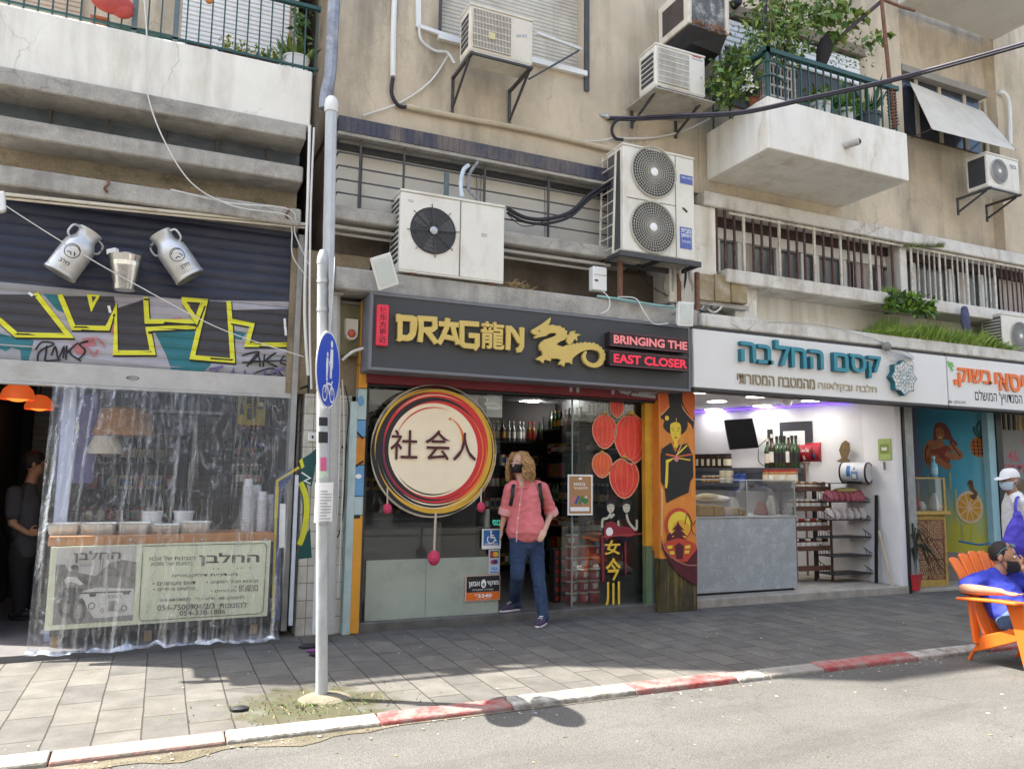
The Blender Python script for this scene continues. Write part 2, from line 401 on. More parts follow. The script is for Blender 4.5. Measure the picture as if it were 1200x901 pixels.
# ================================================================ ground, street
def brick_mat():
 m=mat('paving_slabs',(.135,.13,.12),.9,var=.25,scale=5,speck=.14,stain=(.11,.10,.085),stain_amt=.6,stain_scale=(.9,1.6,1),spec=.15)
 t=m.node_tree;N=t.nodes;L=t.links;b=N['Principled BSDF']
 src=b.inputs['Base Color'].links[0].from_socket
 g=N.new('ShaderNodeNewGeometry');mp=N.new('ShaderNodeMapping');mp.inputs['Rotation'].default_value=(0,0,radians(90))
 nz=N.new('ShaderNodeTexNoise');nz.inputs['Scale'].default_value=2.2;L.new(g.outputs['Position'],nz.inputs['Vector'])
 sc=N.new('ShaderNodeVectorMath');sc.operation='SCALE';sc.inputs['Scale'].default_value=.014;L.new(nz.outputs[1],sc.inputs[0])
 ad=N.new('ShaderNodeVectorMath');L.new(g.outputs['Position'],ad.inputs[0]);L.new(sc.outputs[0],ad.inputs[1])
 L.new(ad.outputs[0],mp.inputs[0])
 br=N.new('ShaderNodeTexBrick');br.inputs['Scale'].default_value=1;br.inputs['Brick Width'].default_value=.46;br.inputs['Row Height'].default_value=.245
 br.inputs['Mortar Size'].default_value=.006;br.inputs['Mortar Smooth'].default_value=.6;br.inputs['Bias'].default_value=0
 br.inputs['Color1'].default_value=(.80,.80,.80,1);br.inputs['Color2'].default_value=(1.08,1.06,1.02,1);br.inputs['Mortar'].default_value=(.42,.40,.36,1)
 L.new(mp.outputs[0],br.inputs['Vector'])
 mx=N.new('ShaderNodeMix');mx.data_type='RGBA';mx.blend_type='MULTIPLY';mx.inputs[0].default_value=1
 L.new(src,mx.inputs[6]);L.new(br.outputs[0],mx.inputs[7])
 # moss and soil trodden into the joints round the pole foot
 sub=N.new('ShaderNodeVectorMath');sub.operation='DISTANCE';sub.inputs[1].default_value=(.98,-2.2,-.16);L.new(g.outputs['Position'],sub.inputs[0])
 n2=N.new('ShaderNodeTexNoise');n2.inputs['Scale'].default_value=7;n2.inputs['Detail'].default_value=8;L.new(g.outputs['Position'],n2.inputs['Vector'])
 s2=N.new('ShaderNodeMath');s2.operation='MULTIPLY_ADD';s2.inputs[1].default_value=.9;L.new(n2.outputs[0],s2.inputs[0]);L.new(sub.outputs['Value'],s2.inputs[2])
 r2=N.new('ShaderNodeMapRange');r2.inputs[1].default_value=.98;r2.inputs[2].default_value=.78;r2.inputs[3].default_value=0;r2.inputs[4].default_value=.85
 L.new(s2.outputs[0],r2.inputs[0])
 m2=N.new('ShaderNodeMix');m2.data_type='RGBA';L.new(r2.outputs[0],m2.inputs[0]);L.new(mx.outputs[2],m2.inputs[6]);m2.inputs[7].default_value=(.068,.065,.035,1)
 L.new(m2.outputs[2],b.inputs['Base Color'])
 bp=N.new('ShaderNodeBump');bp.inputs['Strength'].default_value=.6;bp.inputs['Distance'].default_value=.012
 inv=N.new('ShaderNodeMath');inv.operation='SUBTRACT';inv.inputs[0].default_value=1;L.new(br.outputs['Fac'],inv.inputs[1])
 n4=N.new('ShaderNodeTexNoise');n4.inputs['Scale'].default_value=50;n4.inputs['Detail'].default_value=4;L.new(g.outputs['Position'],n4.inputs['Vector'])
 a4=N.new('ShaderNodeMath');a4.operation='MULTIPLY_ADD';a4.inputs[1].default_value=.35;L.new(n4.outputs[0],a4.inputs[0]);L.new(inv.outputs[0],a4.inputs[2])
 L.new(a4.outputs[0],bp.inputs['Height']);L.new(bp.outputs[0],b.inputs['Normal'])
 return m
PAVE=brick_mat()
def asphalt_mat():
 m=mat('dusty_asphalt',(.125,.122,.113),.95,var=.18,scale=.8,speck=.3,bump=.6,bscale=120,stain=(.075,.072,.066),stain_amt=.7,stain_scale=(.55,2.2,1),spec=.15)
 t=m.node_tree;N=t.nodes;L=t.links;b=N['Principled BSDF'];src=b.inputs['Base Color'].links[0].from_socket
 g=N.new('ShaderNodeNewGeometry');v=N.new('ShaderNodeTexVoronoi');v.inputs['Scale'].default_value=6.5;L.new(g.outputs['Position'],v.inputs['Vector'])
 n=N.new('ShaderNodeTexNoise');n.inputs['Scale'].default_value=1.1;L.new(g.outputs['Position'],n.inputs['Vector'])
 th=N.new('ShaderNodeMapRange');th.inputs[1].default_value=.52;th.inputs[2].default_value=.75;th.inputs[3].default_value=0;th.inputs[4].default_value=.11;L.new(n.outputs[0],th.inputs[0])
 lt=N.new('ShaderNodeMath');lt.operation='LESS_THAN';L.new(v.outputs['Distance'],lt.inputs[0]);L.new(th.outputs[0],lt.inputs[1])
 ml=N.new('ShaderNodeMath');ml.operation='MULTIPLY';ml.inputs[1].default_value=.6;L.new(lt.outputs[0],ml.inputs[0])
 mx=N.new('ShaderNodeMix');mx.data_type='RGBA';L.new(ml.outputs[0],mx.inputs[0]);L.new(src,mx.inputs[6]);mx.inputs[7].default_value=(.42,.41,.37,1)
 vc=N.new('ShaderNodeTexVoronoi');vc.feature='DISTANCE_TO_EDGE';vc.inputs['Scale'].default_value=.75
 dn=N.new('ShaderNodeTexNoise');dn.inputs['Scale'].default_value=3;dn.inputs['Detail'].default_value=6;L.new(g.outputs['Position'],dn.inputs['Vector'])
 dv=N.new('ShaderNodeVectorMath');dv.operation='MULTIPLY_ADD';dv.inputs[1].default_value=(.5,.5,.5);L.new(dn.outputs[1],dv.inputs[0]);L.new(g.outputs['Position'],dv.inputs[2]);L.new(dv.outputs[0],vc.inputs['Vector'])
 cm=N.new('ShaderNodeMapRange');cm.inputs[1].default_value=.004;cm.inputs[2].default_value=.012;cm.inputs[3].default_value=.3;cm.inputs[4].default_value=0;L.new(vc.outputs['Distance'],cm.inputs[0])
 pm=N.new('ShaderNodeMapRange');pm.inputs[1].default_value=.5;pm.inputs[2].default_value=.62;L.new(n.outputs[0],pm.inputs[0])
 cc=N.new('ShaderNodeMath');cc.operation='MULTIPLY';L.new(cm.outputs[0],cc.inputs[0]);L.new(pm.outputs[0],cc.inputs[1])
 m3=N.new('ShaderNodeMix');m3.data_type='RGBA';L.new(cc.outputs[0],m3.inputs[0]);L.new(mx.outputs[2],m3.inputs[6]);m3.inputs[7].default_value=(.06,.056,.05,1)
 L.new(m3.outputs[2],b.inputs['Base Color'])
 return m
ASPH=asphalt_mat()
mb=MB();mb.add([(-300,-300,-.40),(300,-300,-.40),(300,300,-.40),(-300,300,-.40)],[(0,1,2,3)],mat('bare_ground',(.2,.18,.15),.95));struct(mb,'ground')
mb=MB();mb.add([(-60,-11.2,-.196),(60,-11.2,-.196),(60,-2.4,-.196),(-60,-2.4,-.196)],[(0,1,2,3)],ASPH);struct(mb,'road')
PZ=-.16
mb=MB()
mb.box(-60,60,-2.53,9,-.39,PZ,PAVE)
struct(mb,'pavement')
mb=MB();mb.box(-60,60,-13.5,-11.2,-.39,-.15,PAVE);struct(mb,'far_pavement')
def kerb_mat(name,col,bare,amt):
 return mat(name,col,.85,var=.16,scale=12,speck=.1,bump=.35,bscale=40,stain=bare,stain_amt=amt,stain_scale=(9,9,9),spec=.2,lo=.40,hi=.60)
KR=kerb_mat('worn_red_kerb_paint',(.34,.075,.07),(.27,.2,.18),1);KW=kerb_mat('worn_white_kerb_paint',(.43,.415,.375),(.19,.17,.145),1)
KP=kerb_mat('faded_red_kerb_paint',(.36,.19,.17),(.25,.21,.185),1);KG=kerb_mat('bare_kerb_stone',(.30,.285,.25),(.2,.185,.16),.7)
mb=MB()
# sections of the kerb along the street: photo pixel where each ends, and its paint
ks=[(-400,KG),(50,KP),(266,KW),(452,KR),(605,KW),(747,KR),(868,KW),(905,KG),(968,KR),(1072,KW),(1152,KR),(1300,KW),(1500,KG)]
def kline(u):
 P=[(-400,1000),(50,905),(130,895),(266,866),(452,848),(590,828),(745,808),(870,794),(968,782),(1072,767),(1160,756),(1300,742),(1500,722)]
 for a,b in zip(P,P[1:]):
  if a[0]<=u<=b[0]:return a[1]+(b[1]-a[1])*(u-a[0])/(b[0]-a[0])
for(ua,m),(ub,_)in zip(ks,ks[1:]):
 a=G(ua,kline(ua),-.155);b=G(ub,kline(ub),-.155)
 n=max(1,int((b.x-a.x)/.55)); 
 for i in range(n):
  p=a+(b-a)*(i/n);q=a+(b-a)*((i+1)/n)
  p=Vector((p.x+.004,-2.63+random.uniform(-.008,.008),0));q=Vector((q.x-.004,p.y+random.uniform(-.004,.004),0))
  zt=-.150+random.uniform(-.006,.006);d=.12
  mb.hexa([(p.x,p.y-.05,-.39),(q.x,q.y-.05,-.39),(q.x,q.y+d,-.39),(p.x,p.y+d,-.39)],[(p.x,p.y-.035,zt-.012),(q.x,q.y-.035,zt-.012),(q.x,q.y+d,zt),(p.x,p.y+d,zt)],m)
struct(mb,'kerb',bevel=.012,seg=2)
mb=MB();vs_=[(x*.1,y,-.192)for x in range(-60,32)for y in(-2.6,-2.69-max(0,.09+.14*noise.noise(Vector((x*.31,1,0)))-max(0,x-8)*.012))];mb.add(vs_,[(2*i,2*i+1,2*i+3,2*i+2)for i in range(91)],mat('gutter_dirt',(.115,.10,.065),.95,var=.4,scale=9,speck=.35,bump=.8,bscale=60,stain=(.22,.2,.165),stain_amt=1,stain_scale=(1.6,9,1)))
struct(mb,'gutter')
# ================================================================ buildings
BX=1.17                                            # where the left house meets the middle house
def zz(u,v,Y):return W(u,v,Y).z
# ---- left house
LB=thing('corner_building','left corner house with white balcony parapet and stained concrete ledges above a navy roller shutter','building',(-.4,0,PZ))
zp0,zp1=zz(180,114,-.2),zz(180,43,-.2)
LX=-1.60
PLX=-1.75
mb=MB();mb.box(PLX,1.10,-.2,-.06,zp0,zp1,WHITEW);mb.box(PLX,PLX+.14,-.059,1.0,zp0+.001,zp1-.001,WHITEW);note(mb.build('parapet',LB,bevel=.012),'cracked white parapet')
mb=MB();mb.box(PLX-.03,1.06,-.245,1.0,zp0-.155,zp0-.002,CONC);mb.build('balcony_slab',LB,bevel=.01)
zs=zp0-.155
z20,z21=zz(180,186,-.15),zz(180,166,-.15)
mb=MB();mb.box(LX,1.06,-.16,.3,z20,z21,CONC);mb.build('ledge',LB,bevel=.012)
z30,z31=zz(180,241,-.15),zz(180,220,-.15)
mb=MB();mb.box(LX,1.06,-.16,.3,z30,z31,CONCW if False else CONC);mb.build('ledge',LB,bevel=.012)
mb=MB();mb.box(LX,1.06,.13,.3,z21,zs,mat('dusty_dark_glass',(.10,.12,.135),.35,var=.3,scale=5,stain=(.3,.3,.28),stain_amt=.6,stain_scale=(3,3,8),spec=.6));wnd=mb.build('window',LB)
mb=MB()
for u in(57,128,194,256,316):x=W(u,150,.1).x;mb.box(x-.013,x+.013,.095,.13,z21,zs,mat('mullion_grey',(.12,.115,.105),.8))
mb.box(LX,1.06,.11,.128,z21+.0,z21+.03,MATS['mullion_grey']);mb.build('mullion',wnd)
mb=MB();mb.box(LX,1.06,.18,.3,z31,z20,mat('sooty_stucco',(.36,.30,.21),.95,var=.3,scale=1.8,speck=.25,bump=.4,bscale=70,stain=(.05,.048,.045),stain_amt=.95,stain_scale=(1.8,1.8,3.4),spec=.1));mb.build('wall',LB)
zsh=z30                                              # head of the shop opening
mb=MB()
mb.box(LX,1.06,.3,8,zsh-.02,zs,STUCCO2)           # the storey over the shop
mb.box(-2.2,1.10,1.0,8,zs,14.2,STUCCO)             # upper floors set back behind the balcony
mb.build('upper_floors',LB)
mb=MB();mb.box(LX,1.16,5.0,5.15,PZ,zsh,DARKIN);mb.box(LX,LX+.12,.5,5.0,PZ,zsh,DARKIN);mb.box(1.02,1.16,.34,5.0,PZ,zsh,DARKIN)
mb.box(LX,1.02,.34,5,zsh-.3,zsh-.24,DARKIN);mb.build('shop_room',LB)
LFZ=-.11
mb=MB();mb.box(LX,1.0,-.25,5,PZ-.1,LFZ,mat('grimy_floor',(.13,.125,.125),.6,var=.3,scale=3));mb.build('floor',LB)
# tiled pier beside the shutter
TILE=None
def tile_mat(name,c1,mort,bw,rh,rough=.35):
 m=mat(name,c1,rough,var=.08,scale=4,stain=(.22,.18,.13),stain_amt=.75,stain_scale=(3,3,1.4),lo=.45,drip=(.2,.17,.13));t=m.node_tree;N=t.nodes;L=t.links;b=N['Principled BSDF']
 src=b.inputs['Base Color'].links[0].from_socket
 g=N.new('ShaderNodeNewGeometry');mp=N.new('ShaderNodeMapping');mp.inputs['Rotation'].default_value=(radians(90),0,0);L.new(g.outputs['Position'],mp.inputs[0])
 br=N.new('ShaderNodeTexBrick');br.offset=0;br.inputs['Scale'].default_value=1;br.inputs['Brick Width'].default_value=bw;br.inputs['Row Height'].default_value=rh
 br.inputs['Mortar Size'].default_value=.004;br.inputs['Color1'].default_value=(1,1,1,1);br.inputs['Color2'].default_value=(.93,.92,.9,1);br.inputs['Mortar'].default_value=(*mort,1)
 L.new(mp.outputs[0],br.inputs['Vector']);mx=N.new('ShaderNodeMix');mx.data_type='RGBA';mx.blend_type='MULTIPLY';mx.inputs[0].default_value=1
 L.new(src,mx.inputs[6]);L.new(br.outputs[0],mx.inputs[7]);L.new(mx.outputs[2],b.inputs['Base Color'])
 bp=N.new('ShaderNodeBump');bp.inputs['Strength'].default_value=.5;bp.inputs['Distance'].default_value=.006;bp.invert=True;L.new(br.outputs['Fac'],bp.inputs['Height']);L.new(bp.outputs[0],b.inputs['Normal'])
 return m
TILEW=tile_mat('cream_wall_tiles',(.62,.60,.54),(.42,.38,.32),.32,.155)
TILEB=tile_mat('navy_glazed_tiles',(.032,.036,.07),(.55,.5,.5),.062,.4,.25)
TILER=tile_mat('pale_brick_tiles',(.33,.33,.30),(.5,.46,.4),.24,.075)
px0,px1=W(352,600,-.03).x,W(408,600,-.03).x
mb=MB();mb.box(px0,px1,-.03,.5,PZ-.02,zz(380,462,-.03),TILEW);note(mb.build('pier',LB,bevel=.006),'cream tiled pier with graffiti')
mb=MB();mb.box(1.02,1.78,.06,.5,zz(380,462,-.03)+.001,3.45,STUCCO2);mb.build('pier_top',LB)
# ---- middle house
MBd=thing('apartment_building','middle beige stucco apartment house with a navy tile band above the dark sign','building',(3.5,0,PZ))
def rectpx(u0,v0,u1,v1,Y):return R4(u0,v0,u1,v1,Y)
wy=-.1
wx0,wx1=W(516,30,wy).x,W(684,30,wy).x;wz0=zz(600,64,wy)
zt0,zt1=zz(560,184,-.2),zz(560,168,-.2)
MX0,MX1=W(394,60,wy).x,5.72
mb=MB();mb.prism([(MX0,zt1-.02),(MX1,zt1-.02),(MX1,14.2),(MX0,14.2)],wy,.12,STUCCO,[[(wx0,wz0),(wx1,wz0),(wx1,wz0+1.5),(wx0,wz0+1.5)]]);mb.build('wall',MBd)
mb=MB();mb.box(MX0,MX1,.125,8,zt1-.0,14.19,STUCCO2);mb.box(MX0+.02,MX1,.3,8,2.95,zt1-.001,STUCCO2);mb.build('upper_floors',MBd)
mb=MB();mb.box(W(397,140,-.2).x,W(717,205,-.2).x,-.21,wy-.002,zt0,zt1,TILEB);mb.box(W(397,140,-.2).x,W(717,205,-.2).x,-.2,.2,zt0-.035,zt0-.002,CONC);mb.build('tile_band',MBd)
# roller blind window of the upper floor
SLATW=mat('pale_roller_slats',(.52,.49,.42),.6,var=.12,scale=5,stain=(.3,.26,.2),stain_amt=.6,stain_scale=(3,3,1))
def slats(mb,x0,x1,z0,z1,y,pitch,m,d=.012):
 n=max(1,round((z1-z0)/pitch));pr=[]
 for i in range(n):
  za=z0+(z1-z0)*i/n;h=(z1-z0)/n
  pr+=[(y,za),(y-d,za+h*.18),(y-d,za+h*.62),(y-d*.2,za+h*.94)]
 pr.append((y,z1))
 vs=[(x0,q[0],q[1])for q in pr]+[(x1,q[0],q[1])for q in pr];k=len(pr)
 mb.add(vs,[(i,k+i,k+i+1,i+1)for i in range(k-1)],m)
mb=MB();slats(mb,wx0,wx1,wz0+.02,wz0+1.5,.05,.045,SLATW,.008);sh=mb.build('roller_blind',MBd,smooth=True)
mb=MB();mb.box(wx0-.03,wx1+.02,-.155,wy-.002,wz0-.06,wz0-.0,WHITEP);mb.box(wx1+.001,wx1+.06,-.13,wy-.002,wz0-.22,wz0+1.5,DKMET);mb.box(wx0-.02,wx0+.012,-.115,.06,wz0,wz0+1.5,DKMET);mb.build('window_frame',MBd)
# glazed strip behind the grille, and the concrete ledge under it
zl1,zl0=zz(560,266,-.25),zz(560,281,-.25)
gx0,gx1=W(396,200,-.15).x,W(735,260,-.15).x
FROST=mat('grimy_frosted_panel',(.60,.57,.50),.5,var=.12,scale=3,stain=(.60,.59,.56),stain_amt=.9,stain_scale=(2.6,2.6,1.8))
mb=MB();mb.box(gx0,gx1,.05,.3,zl1,zt0-.036,FROST);pn=note(mb.build('window',MBd),'grimy frosted glass strip')
mb=MB()
for u,v in((423,210),(422.5,210),(560,230),(565,232),(640,240)):
 x=W(u,v,.03).x;mb.box(x-.012,x+.012,.03,.049,zl1,zt0-.036,mat('putty_frame',(.42,.40,.35),.7))
mb.box(gx0,gx1,.0,.049,zt0-.09,zt0-.037,DKMET);mb.build('mullion',pn)
mb=MB();mb.box(gx0-.05,gx1+.1,-.27,.3,zl0,zl1,CONC);mb.build('ledge',MBd,bevel=.012)
mb=MB();mb.tube([(gx0-.03,-.18,zl0-.05),(gx1-.25,-.18,zl0-.05)],.02,GREYP);mb.tube([(gx0-.03,-.1,zl0-.09),(gx1-.4,-.1,zl0-.1)],.016,GREYP);mb.build('ledge_pipe',MBd,smooth=True)
mb=MB()
nb=6
for i in range(nb):
 z=zl1+.03+(zt0-.06-zl1-.03)*i/(nb-1)
 mb.bar((gx0,-.15,z),(gx1,-.15,z),.012,.014,DKMET);mb.bar((gx0,-.15,z),(gx0,.2,z-.0),.012,.014,DKMET)
for u,v in((422,200),(473,215),(568,225),(643,240)):
 x=W(u,v,-.15).x;mb.bar((x,-.143,zl1),(x,-.143,zt0-.04),.02,.02,DKMET)
x=W(523,210,-.15).x;mb.bar((x,-.16,zl1),(x,-.16,zt0-.22),.05,.02,mat('teal_grey_bar',(.10,.14,.14),.6))
mb.build('window_grille',MBd)
# dark recess, canopy slab
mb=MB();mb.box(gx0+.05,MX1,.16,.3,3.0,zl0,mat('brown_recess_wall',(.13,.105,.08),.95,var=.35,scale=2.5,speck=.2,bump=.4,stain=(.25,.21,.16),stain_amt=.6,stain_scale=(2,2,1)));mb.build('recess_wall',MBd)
zc1,zc0=zz(600,337,-.35),zz(600,361,-.35)
cx0,cx1=W(392,325,-.35).x,W(818,385,-.35).x
mb=MB();mb.box(cx0,cx1,-.36,.3,zc0,zc1,CONC);mb.build('canopy',MBd,bevel=.015)
# shop shell
MFZ=-.10
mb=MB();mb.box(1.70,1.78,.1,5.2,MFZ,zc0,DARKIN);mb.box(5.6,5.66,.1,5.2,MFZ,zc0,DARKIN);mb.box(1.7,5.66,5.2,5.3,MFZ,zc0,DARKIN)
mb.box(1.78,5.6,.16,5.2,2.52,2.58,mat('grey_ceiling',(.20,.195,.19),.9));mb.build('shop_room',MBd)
mb=MB();mb.box(1.72,5.62,-.02,5.2,-.3,MFZ,mat('worn_shop_floor',(.20,.19,.18),.55,var=.2,scale=3));mb.build('floor',MBd)
mb=MB();mb.box(1.75,5.12,-.05,.09,MFZ-.1,MFZ+.025,mat('metal_sill',(.16,.155,.145),.5,metal=.5,var=.3));mb.build('sill',MBd,bevel=.006)
# ---- right house
RB=thing('apartment_building','right house with a whitewashed barred window band over the white shop signs','building',(9.5,0,PZ))
RX0=5.725
zl_t,zl_b=zz(950,249,-.2),zz(950,264,-.2)
ax0,ax1=W(1058,120,wy).x,W(1168,120,wy).x
mb=MB();mb.box(RX0,ax0,wy,8,zl_t,14.2,STUCCO);mb.box(ax1,16,wy,8,zl_t,14.2,STUCCO);mb.box(ax0,ax1,.06,8,zl_t,14.2,STUCCO);mb.build('wall',RB)
mb=MB();mb.box(RX0-.02,16,-.22,wy-.002,zl_b,zl_t,CONCW);mb.box(RX0-.02,16,wy-.002,.5,zl_b,zl_t-.002,CONCW);mb.build('lintel',RB,bevel=.01)
zsb,zst=zz(950,344,-.28),zz(950,329,-.28)
mb=MB();mb.box(RX0+.25,16,-.28,.4,zsb,zst,CONCW);mb.build('sill',RB,bevel=.012)
mb=MB();mb.box(W(783,280,-.15).x,W(838,280,-.15).x,-.17,.4,zsb-.3,zl_b-.001,WHITEW);mb.build('pillar',RB,bevel=.01);mb=MB();mb.box(W(1054,300,-.12).x,W(1062,300,-.12).x,-.13,.1,zst,zl_b-.001,CONCW);mb.build('pillar',RB,bevel=.01)
zrc1,zrc0=zz(1000,388,-.4),zz(1000,402,-.4)
mb=MB();mb.box(RX0+.02,16,.12,.4,zrc1,zsb,WHITEW);mb.box(W(855,345,.0).x,W(880,345,0).x,-.1,.12,zrc1,zsb,WHITEW);mb.build('spandrel',RB)
mb=MB();mb.box(cx1+.01,16,-.42,.4,zrc0,zrc1,CONCW);mb.build('canopy',RB,bevel=.015)
mb=MB();mb.box(cx1+.01,16,.401,8,zrc0-.1,zl_t,STUCCO2);mb.build('upper_floors',RB)
# windows behind the bars
WG=mat('window_glass_dull',(.055,.065,.07),.12,var=.2,scale=3,spec=.7)
UPVC=mat('white_window_frame',(.66,.65,.62),.5,var=.06)
bxa,bxb=W(838,290,.1).x,15.0
mb=MB();mb.box(bxa,bxb,.17,.2,zst,zl_b,WG);mb.build('pane',RB)
mb=MB();mb.box(bxa,bxb,.06,.16,zl_b-.12,zl_b-.002,mat('dark_brown_box',(.05,.03,.028),.7));mb.build('blind_box',RB)
mb=MB()
mb.box(bxa,W(1052,310,.1).x,.1,.169,zl_b-.26,zl_b-.121,UPVC)
for u in(842,867,912,941,958,990,1020,1030,1071,1113,1150,1165,1205,1245):
 x=W(u,310,.12).x;mb.box(x-.03,x+.03,.12,.168,zst,zl_b-.12,UPVC)
mb.box(bxa,bxb,.125,.167,zst,zst+.06,UPVC);mb.build('window_frame',RB)
CURT=mat('pale_curtain',(.45,.40,.37),.9,var=.15,scale=4)
for ua,ub in((869,885),(1000,1018),(1122,1136),(1170,1198)):
 mb=MB();xa,xb=W(ua,310,.14).x,W(ub,310,.14).x;n=9
 vs=[]; 
 for i in range(n+1): 
  x=xa+(xb-xa)*i/n;y=.15+.012*sin(i*2.4);vs+=[(x,y,zst+.06),(x,y,zl_b-.13)]
 mb.add(vs,[(2*i,2*i+2,2*i+3,2*i+1)for i in range(n)],CURT)
 mb.build('curtain',RB)
BARR=mat('rust_brown_bar',(.085,.04,.036),.75,var=.35,scale=20,stain=(.3,.25,.2),stain_amt=.4,stain_scale=(9,9,6));BARW=mat('flaking_white_bar',(.62,.58,.5),.75,var=.25,scale=20,stain=(.2,.1,.06),stain_amt=.8,stain_scale=(9,9,6))
mb=MB();xs=838;k=0
for u in(840,850,861,872,883,893,903,913.5,924,934,943,954.5,965,975,985,994,1001,1009,1019,1026,1032.5,1045): 
 x=W(u,295,-.16).x;white=k in(3,7,11,14,18);k+=1
 mb.bar((x,-.16,zst-.02),(x,-.16,zl_b-.0),.034 if white else .026,.02,BARW if white else BARR)
for u in(1069,1077,1084,1090,1096,1102,1109,1117,1123,1129,1134,1141,1148,1155,1160,1166,1174,1180,1186,1191,1196,1201,1208,1216,1224,1232,1240):
 x=W(u,330,-.16).x;thick=u in(1069,1102,1134,1166,1201,1232);mb.bar((x,-.16,zst-.02),(x,-.16,zl_b-.03),.035 if thick else .014,.016,BARW if thick or u<1166 else BARR)
mb.bar((bxa,-.165,zl_b-.03),(15,-.165,zl_b-.03),.022,.03,BARW);mb.build('window_bars',RB)
# white shop room: a straight cheek on the right, then a wall running back at a slant
RFZ=-.06
WALLI=mat('white_shop_wall',(.72,.71,.72),.8,var=.03)
CZ=W(1013,469,.51).z
cr=Vector((8.97,.51));cd2=Vector((-.34,.94)).normalized()
far=cr+cd2*5.2
mb=MB();mb.box(8.97,9.12,-.02,.51,RFZ-.1,zrc0,WALLI)
mb.hexa([(cr.x,cr.y+.001,RFZ),(cr.x+.15,cr.y+.001,RFZ),(far.x+.15,far.y,RFZ),(far.x,far.y,RFZ)],[(cr.x,cr.y+.001,zrc0),(cr.x+.15,cr.y+.001,zrc0),(far.x+.15,far.y,zrc0),(far.x,far.y,zrc0)],WALLI)
mb.box(5.667,5.72,.1,5.4,RFZ,zrc0,WALLI);mb.box(5.72,9,5.4,5.5,RFZ,zrc0,WALLI);mb.box(5.721,8.969,.1,5.399,CZ,CZ+.05,WALLI);mb.build('shop_room',RB)
mb=MB();mb.box(5.62,9.2,-.03,5.4,-.3,RFZ,mat('step_concrete',(.36,.33,.28),.9,var=.2,scale=6,speck=.12,bump=.3,stain=(.17,.15,.12),stain_amt=.7,stain_scale=(4,4,4)));mb.build('floor',RB,bevel=.012)
# third shop
mb=MB();mb.box(9.26,16,-.03,5.4,-.3,-.125,MATS['step_concrete']);mb.build('floor',RB,bevel=.01)
mb=MB();mb.box(9.13,9.29,-.04,.18,PZ-.02,zrc0-.3,mat('grey_steel_post',(.30,.31,.30),.6,metal=.3,var=.25,scale=9,stain=(.06,.06,.06),stain_amt=.6,stain_scale=(5,5,1.5)));mb.build('pillar',RB,bevel=.005);mb=MB();mb.box(9.085,9.128,-.045,-.021,PZ,zrc0-.3,BLACK);mb.build('post_edge',RB)
mb=MB();mb.box(9.2,16,2.2,2.3,-.12,zrc0,mat('sandy_wall',(.42,.36,.26),.9));mb.box(9.3,13.5,.1,2.2,2.50,2.56,mat('cream_ceiling',(.55,.50,.44),.9));mb.box(15.8,16,.1,2.2,-.12,zrc0,MATS['sandy_wall']);mb.build('kiosk_room',RB)
# upper right slab
mb=MB();mb.box(9.32,11.43,-1.3,wy-.002,8.13,8.3,mat('balcony_soffit',(.60,.58,.53),.9,var=.08,scale=2,stain=(.42,.38,.33),stain_amt=.6,stain_scale=(1.5,1.5,1.5)));mb.build('balcony_slab',RB,bevel=.01)
# window recess with its awning shutter
az0=zz(1110,166,.02);az1=zz(1110,106,.02)
mb=MB();mb.box(ax0+.04,ax1-.25,.02,.058,az0-.05,az1,mat('dark_blue_glass',(.04,.045,.06),.15,var=.2,spec=.6));wq=mb.build('window',RB)
mb=MB()
for u in(1077,1104,1133,1157):x=W(u,160,.0).x;mb.box(x-.035,x+.035,0,.019,az0-.05,az1-.001,mat('beige_frame',(.42,.37,.29),.7))
mb.build('window_frame',wq)
mb=MB();mb.box(ax0+.02,ax1-.2,-.1,.05,az1+.001,az1+.1,mat('shutter_box_grey',(.27,.25,.22),.8));mb.build('shutter_box',RB)
aw=[W(1066,96,-.02),W(1152,131,-.02),W(1190,176,-.62),W(1092,151,-.62)]
SHT=mat('cream_awning_slats',(.60,.56,.48),.7,var=.08,scale=4,stain=(.4,.35,.28),stain_amt=.5,stain_scale=(3,3,3))
mb=MB();n=13
for i in range(n):
 a,b=i/n,(i+.94)/n
 mb.hexa([aw[0].lerp(aw[3],b)+Vector((0,0,-.012)),aw[1].lerp(aw[2],b)+Vector((0,0,-.012)),aw[1].lerp(aw[2],a)+Vector((0,0,-.012)),aw[0].lerp(aw[3],a)+Vector((0,0,-.012))],[aw[0].lerp(aw[3],b),aw[1].lerp(aw[2],b),aw[1].lerp(aw[2],a),aw[0].lerp(aw[3],a)],SHT)
aws=note(mb.build('awning_shutter',RB),'cream slatted shutter propped out as an awning')
mb=MB();mb.bar(W(1068,162,.0),aw[3],.012,.012,DKMET);mb.bar(W(1152,165,.0),aw[2],.012,.012,DKMET);mb.build('stay',aws)
mb=MB();wp=[W(1171,108,-.16),W(1178,111,-.16),W(1183,125,-.16),W(1184,170,-.16)];mb.tube(smooth_pts(wp,6),.028,WHITEP);note(mb.build('vent_pipe',RB,smooth=True),'white bent vent pipe')
